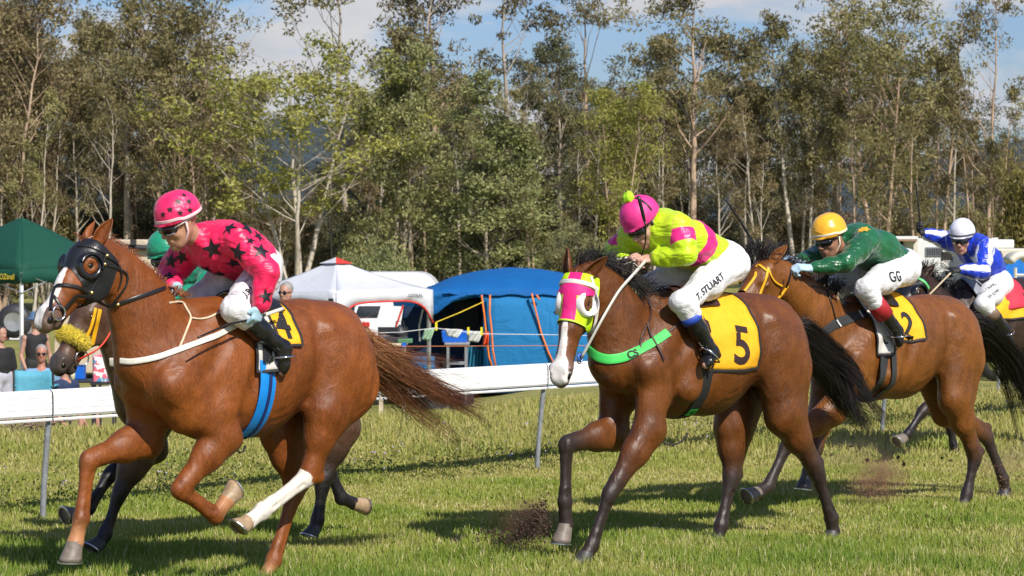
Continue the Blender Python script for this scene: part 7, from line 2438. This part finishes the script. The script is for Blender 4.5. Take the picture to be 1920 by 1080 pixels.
h4.saddlecloth(xg + .02, xg - .22, 1.20, -32, 32, BLACKL, None, off=.036, name='saddle')
# ------------------------------------------------------------ spectators
def spectator(label, u, vtop, Y, facing, seated=False, shirt=None, skinm=None, hair=None, glasses=False, hat=None, lower=None, bare=False, arms='down', lean=0.0, headup=(0, 0, 1)):
    X = (u - 960) * Y / FOC; zg = gzs(X, Y)
    ztop = at(u, vtop, Y).z
    H_ = ztop - zg
    f_ = Vector((math.cos(R(facing)), math.sin(R(facing)), 0)); l_ = Vector((-f_.y, f_.x, 0)); U = Vector((0, 0, 1))
    root = thing('person', label, 'person', (X, Y, zg))
    q = lambda a, b, c: f_ * a + l_ * b + U * c
    hd = q(lean, 0, H_ - .115)
    if seated:
        pv = q(-.08, 0, .50); hz = .48
        J = dict(hl=pv + l_ * .1, hr=pv - l_ * .1, kl=q(.38, .16, .52), kr=q(.38, -.16, .52), al=q(.42, .17, .08), ar=q(.42, -.17, .08), tl=q(.60, .18, .04), tr=q(.60, -.18, .04))
    else:
        pv = q(0, 0, H_ * .53)
        J = dict(hl=pv + l_ * .09, hr=pv - l_ * .09, kl=q(.02, .11, H_ * .28), kr=q(.02, -.11, H_ * .28), al=q(0, .12, .08), ar=q(0, -.12, .08), tl=q(.16, .15, .04), tr=q(.16, -.15, .04))
    sh = hd - U * .29 - f_ * (lean * .2)
    J.update(hd=hd, f=f_ + Vector((0, 0, -.08)), u=Vector(headup), pv=pv, sl=sh + l_ * .18, sr=sh - l_ * .18)
    if arms == 'down':
        J.update(el=sh + l_ * .25 - U * .30, er=sh - l_ * .25 - U * .30, wl=sh + l_ * .22 - U * .50 + f_ * .14, wr=sh - l_ * .22 - U * .50 + f_ * .14)
    else:
        J.update(el=sh + l_ * .24 - U * .27 + f_ * .05, er=sh - l_ * .24 - U * .27 + f_ * .05, wl=sh + l_ * .05 - U * .27 + f_ * .25, wr=sh - l_ * .05 - U * .27 + f_ * .25)
    person_body(J, root, skinm, .012, hands=(('l', nrm(J['wl'] - J['el']), -l_, -1, (20, 30, 20)), ('r', nrm(J['wr'] - J['er']), l_, 1, (20, 30, 20))), thin=.86, legs=True)
    ch = sh; n = l_; d = (ch - pv); dn = d.normalized()
    S = Sdf([-.8, -.8, -.1], [.8, .8, 2.1], .016)
    S.chain([(pv, (.165, .12)), (pv + d * .5, (.16, .12)), (ch - dn * .04, (.175, .12))], n, .05)
    S.cone(J['sl'] - n * .03, J['sr'] + n * .03, (.06, .07), k=.05)
    if not bare:
        for a in 'lr': S.chain([(J['s' + a], .070), (J['s' + a].lerp(J['e' + a], .75), .062)], k=.04)
    S.wrinkle(.008, 14, seed=4)
    V_, F_ = S.mesh(); obj('shirt', mesh_np('shirt', V_, F_), shirt, root)
    S = Sdf([-.9, -.9, -.1], [.9, .9, 1.5], .016)
    S.cone(pv, pv, (.165, .13), None, n)
    for a in 'lr': S.chain([(J['h' + a], .105), (J['k' + a], .080)], k=.05)
    V_, F_ = S.mesh(); obj('shorts', mesh_np('shorts', V_, F_), lower, root)
    H, l2, u2, f2_ = (lambda a, b, c=0: hd + J['f'].normalized() * a + U * b + l_ * c), l_, U, f_
    if hair:
        S = Sdf([hd[i] - .2 for i in range(3)], [hd[i] + .2 for i in range(3)], .008)
        S.cone(H(-.022, .050), H(.0, .050), (.080, .086), (.078, .082), l_, .03); S.cut(H(.045, .045), f_ * .8 - U * .35); S.cut(H(0, -.02), -U)
        V_, F_ = S.mesh(); obj('hair', mesh_np('hair', V_, F_), hair, root)
    if glasses:
        mb = MB()
        for x in (1, -1): mb.lathe([(.001, .014), (.018, .012), (.026, .004), (.027, 0)], H(.082, .004, .032 * x), f_ + l_ * .25 * x, 14)
        mb.tube([H(.075, .010, .075), H(.100, .008, .0), H(.075, .010, -.075)], .005, 5); mb.tube([H(.07, .01, .078), H(-.02, .012, .084)], .004, 5); mb.tube([H(.07, .01, -.078), H(-.02, .012, -.084)], .004, 5)
        mb.build('sunglasses', GOG, root, smooth=True)
    if hat:
        mb = MB(); mb.lathe([(.001, .125), (.06, .12), (.088, .09), (.096, .035), (.10, .03), (.15, -.005), (.148, -.010), (.098, .02)], H(-.01, .03), U, 28); mb.build('hat', hat, root, smooth=True)
    return root
spectator('grey haired man in dark sunglasses standing before the white canopy', 536, 531, 29.5, -118, shirt=simple('shirt_grey', (.28, .28, .30), .8), skinm=skin('pink', (.44, .23, .16)), hair=HAIRG, glasses=True, lower=simple('shorts_navy', (.03, .04, .07), .8))
spectator('woman in blue bucket hat and black singlet standing by the canopy leg', 66, 588, 40, -60, shirt=simple('singlet_black', (.012, .012, .014), .8), skinm=skin('pink2', (.40, .22, .16)), hair=HAIRD, hat=simple('hat_denim', (.07, .14, .26), .8), lower=simple('shorts_black', (.02, .02, .02), .8), bare=True)
spectator('man with sunglasses and grey hair seated behind the blue camp chair', 77, 648, 34.2, -80, seated=True, shirt=simple('shirt_blue', (.18, .32, .50), .8), skinm=skin('red', (.42, .18, .12)), hair=HAIRG, glasses=True, lower=simple('shorts_khaki', (.25, .22, .16), .8))
spectator('person in black top and pale grey shorts cut off by the left edge', 1, 612, 36.5, -40, shirt=simple('top_black', (.012, .012, .014), .8), skinm=skin('pink2', (.40, .22, .16)), hair=HAIRD, lower=simple('shorts_grey', (.40, .40, .46), .8), bare=False)
spectator('barelegged person seated at the dark folding table, legs seen under the rail', 122, 668, 33.0, -30, seated=True, shirt=simple('shirt_navy', (.02, .035, .09), .8), skinm=skin('pink', (.44, .23, .16)), hair=HAIRD, lower=simple('shorts_blue', (.04, .08, .20), .8))

# ------------------------------------------------------------ turf and dust thrown up by the hooves
def clods(name, label, spots, n, seed, m, size=(.003, .014)):
    rg = np.random.RandomState(seed)
    V, F = [], []
    k = 0
    oc = np.array([[1, 0, 0], [-1, 0, 0], [0, 1, 0], [0, -1, 0], [0, 0, 1], [0, 0, -1]], float)
    tri = [(0, 2, 4), (2, 1, 4), (1, 3, 4), (3, 0, 4), (2, 0, 5), (1, 2, 5), (3, 1, 5), (0, 3, 5)]
    for (u, v, Y, su, sv, w) in spots:
        for _ in range(int(n * w)):
            q = at(u + rg.normal() * su, v + rg.normal() * sv, Y + rg.normal() * .12)
            q.z = max(q.z, gzs(q.x, q.y) + .01)
            s = size[0] + (size[1] - size[0]) * rg.rand() ** 4
            V.append(oc * s * rg.uniform(.6, 1.4, (6, 3)) + np.array(q)); F += [tuple(i + k for i in t) for t in tri]; k += 6
    return tag(obj(name, mesh_np(name, np.concatenate(V), np.array(F)), m), label, None, kind='stuff')
SOIL = simple('soil_dark', (.075, .042, .030), .95, var=.4, nscale=60)
SOILR = simple('soil_red', (.34, .17, .095), .95, var=.3, nscale=60)
clods('flying_soil', 'dark soil thrown up beside the raised hoof of number 5', [(1000, 985, 14.4, 16, 20, 1), (1015, 960, 14.4, 8, 14, .5), (960, 1003, 14.4, 34, 9, .5), (925, 1005, 14.4, 20, 8, .25)], 750, 1, SOIL, (.0012, .011))
clods('flying_soil', 'reddish soil burst behind the hooves of number 5', [(1640, 918, 17.2, 26, 12, 1), (1645, 898, 17.2, 12, 8, .35), (1800, 950, 17.4, 40, 6, .5), (1890, 905, 17.8, 26, 22, .5)], 800, 2, SOILR, (.0009, .006))
clods('flying_clods', 'scattered dark clods in the air behind the last horses', [(1640, 850, 18, 70, 20, 1)], 34, 3, SOIL, (.004, .02))
def puff(label, u, v, Y, s, dens, col):
    q = at(u, v, Y)
    m = bpy.data.materials.new('dust'); m.use_nodes = True; t = m.node_tree; t.nodes.clear()
    o = N(t, 'ShaderNodeOutputMaterial'); p = N(t, 'ShaderNodeVolumePrincipled'); p.inputs['Color'].default_value = col + (1,)
    tc_ = N(t, 'ShaderNodeTexCoord'); no = N(t, 'ShaderNodeTexNoise', i_Scale=2.2, i_Detail=4); gr = N(t, 'ShaderNodeTexGradient', gradient_type='QUADRATIC_SPHERE')
    mu = N(t, 'ShaderNodeMath', operation='MULTIPLY'); mr = N(t, 'ShaderNodeMapRange'); mr.inputs['From Min'].default_value = .40; mr.inputs['From Max'].default_value = .70; mr.inputs['To Max'].default_value = dens
    for a, b in ((tc_.outputs['Object'], no.inputs[0]), (tc_.outputs['Object'], gr.inputs[0]), (no.outputs[0], mr.inputs[0]), (mr.outputs[0], mu.inputs[0]), (gr.outputs[1], mu.inputs[1]), (mu.outputs[0], p.inputs['Density']), (p.outputs[0], o.inputs['Volume'])):
        t.links.new(a, b)
    x = MB().lathe([(.001, -1), (.5, -.87), (.87, -.5), (1, 0), (.87, .5), (.5, .87), (.001, 1)], (0, 0, 0), (0, 0, 1), 16).build('dust_cloud', m, None, smooth=True, loc=(q.x, q.y, max(q.z, gzs(q.x, q.y) + s[2] * .9)))
    x.scale = s
    return tag(x, label, None, kind='stuff')
puff('brown dust drifting over the turf left of number 5 hooves', 985, 985, 14.5, (.26, .2, .26), 30, (.28, .16, .11))
puff('red dust puff behind number 5', 1645, 905, 17.3, (.32, .25, .24), 26, (.62, .34, .22))
puff('pale dust behind the golden bay', 1885, 900, 18.2, (.45, .35, .30), 5, (.62, .42, .28))
puff('thin dust between the horses', 1600, 850, 18.8, (.75, .5, .20), 2.2, (.50, .36, .26))
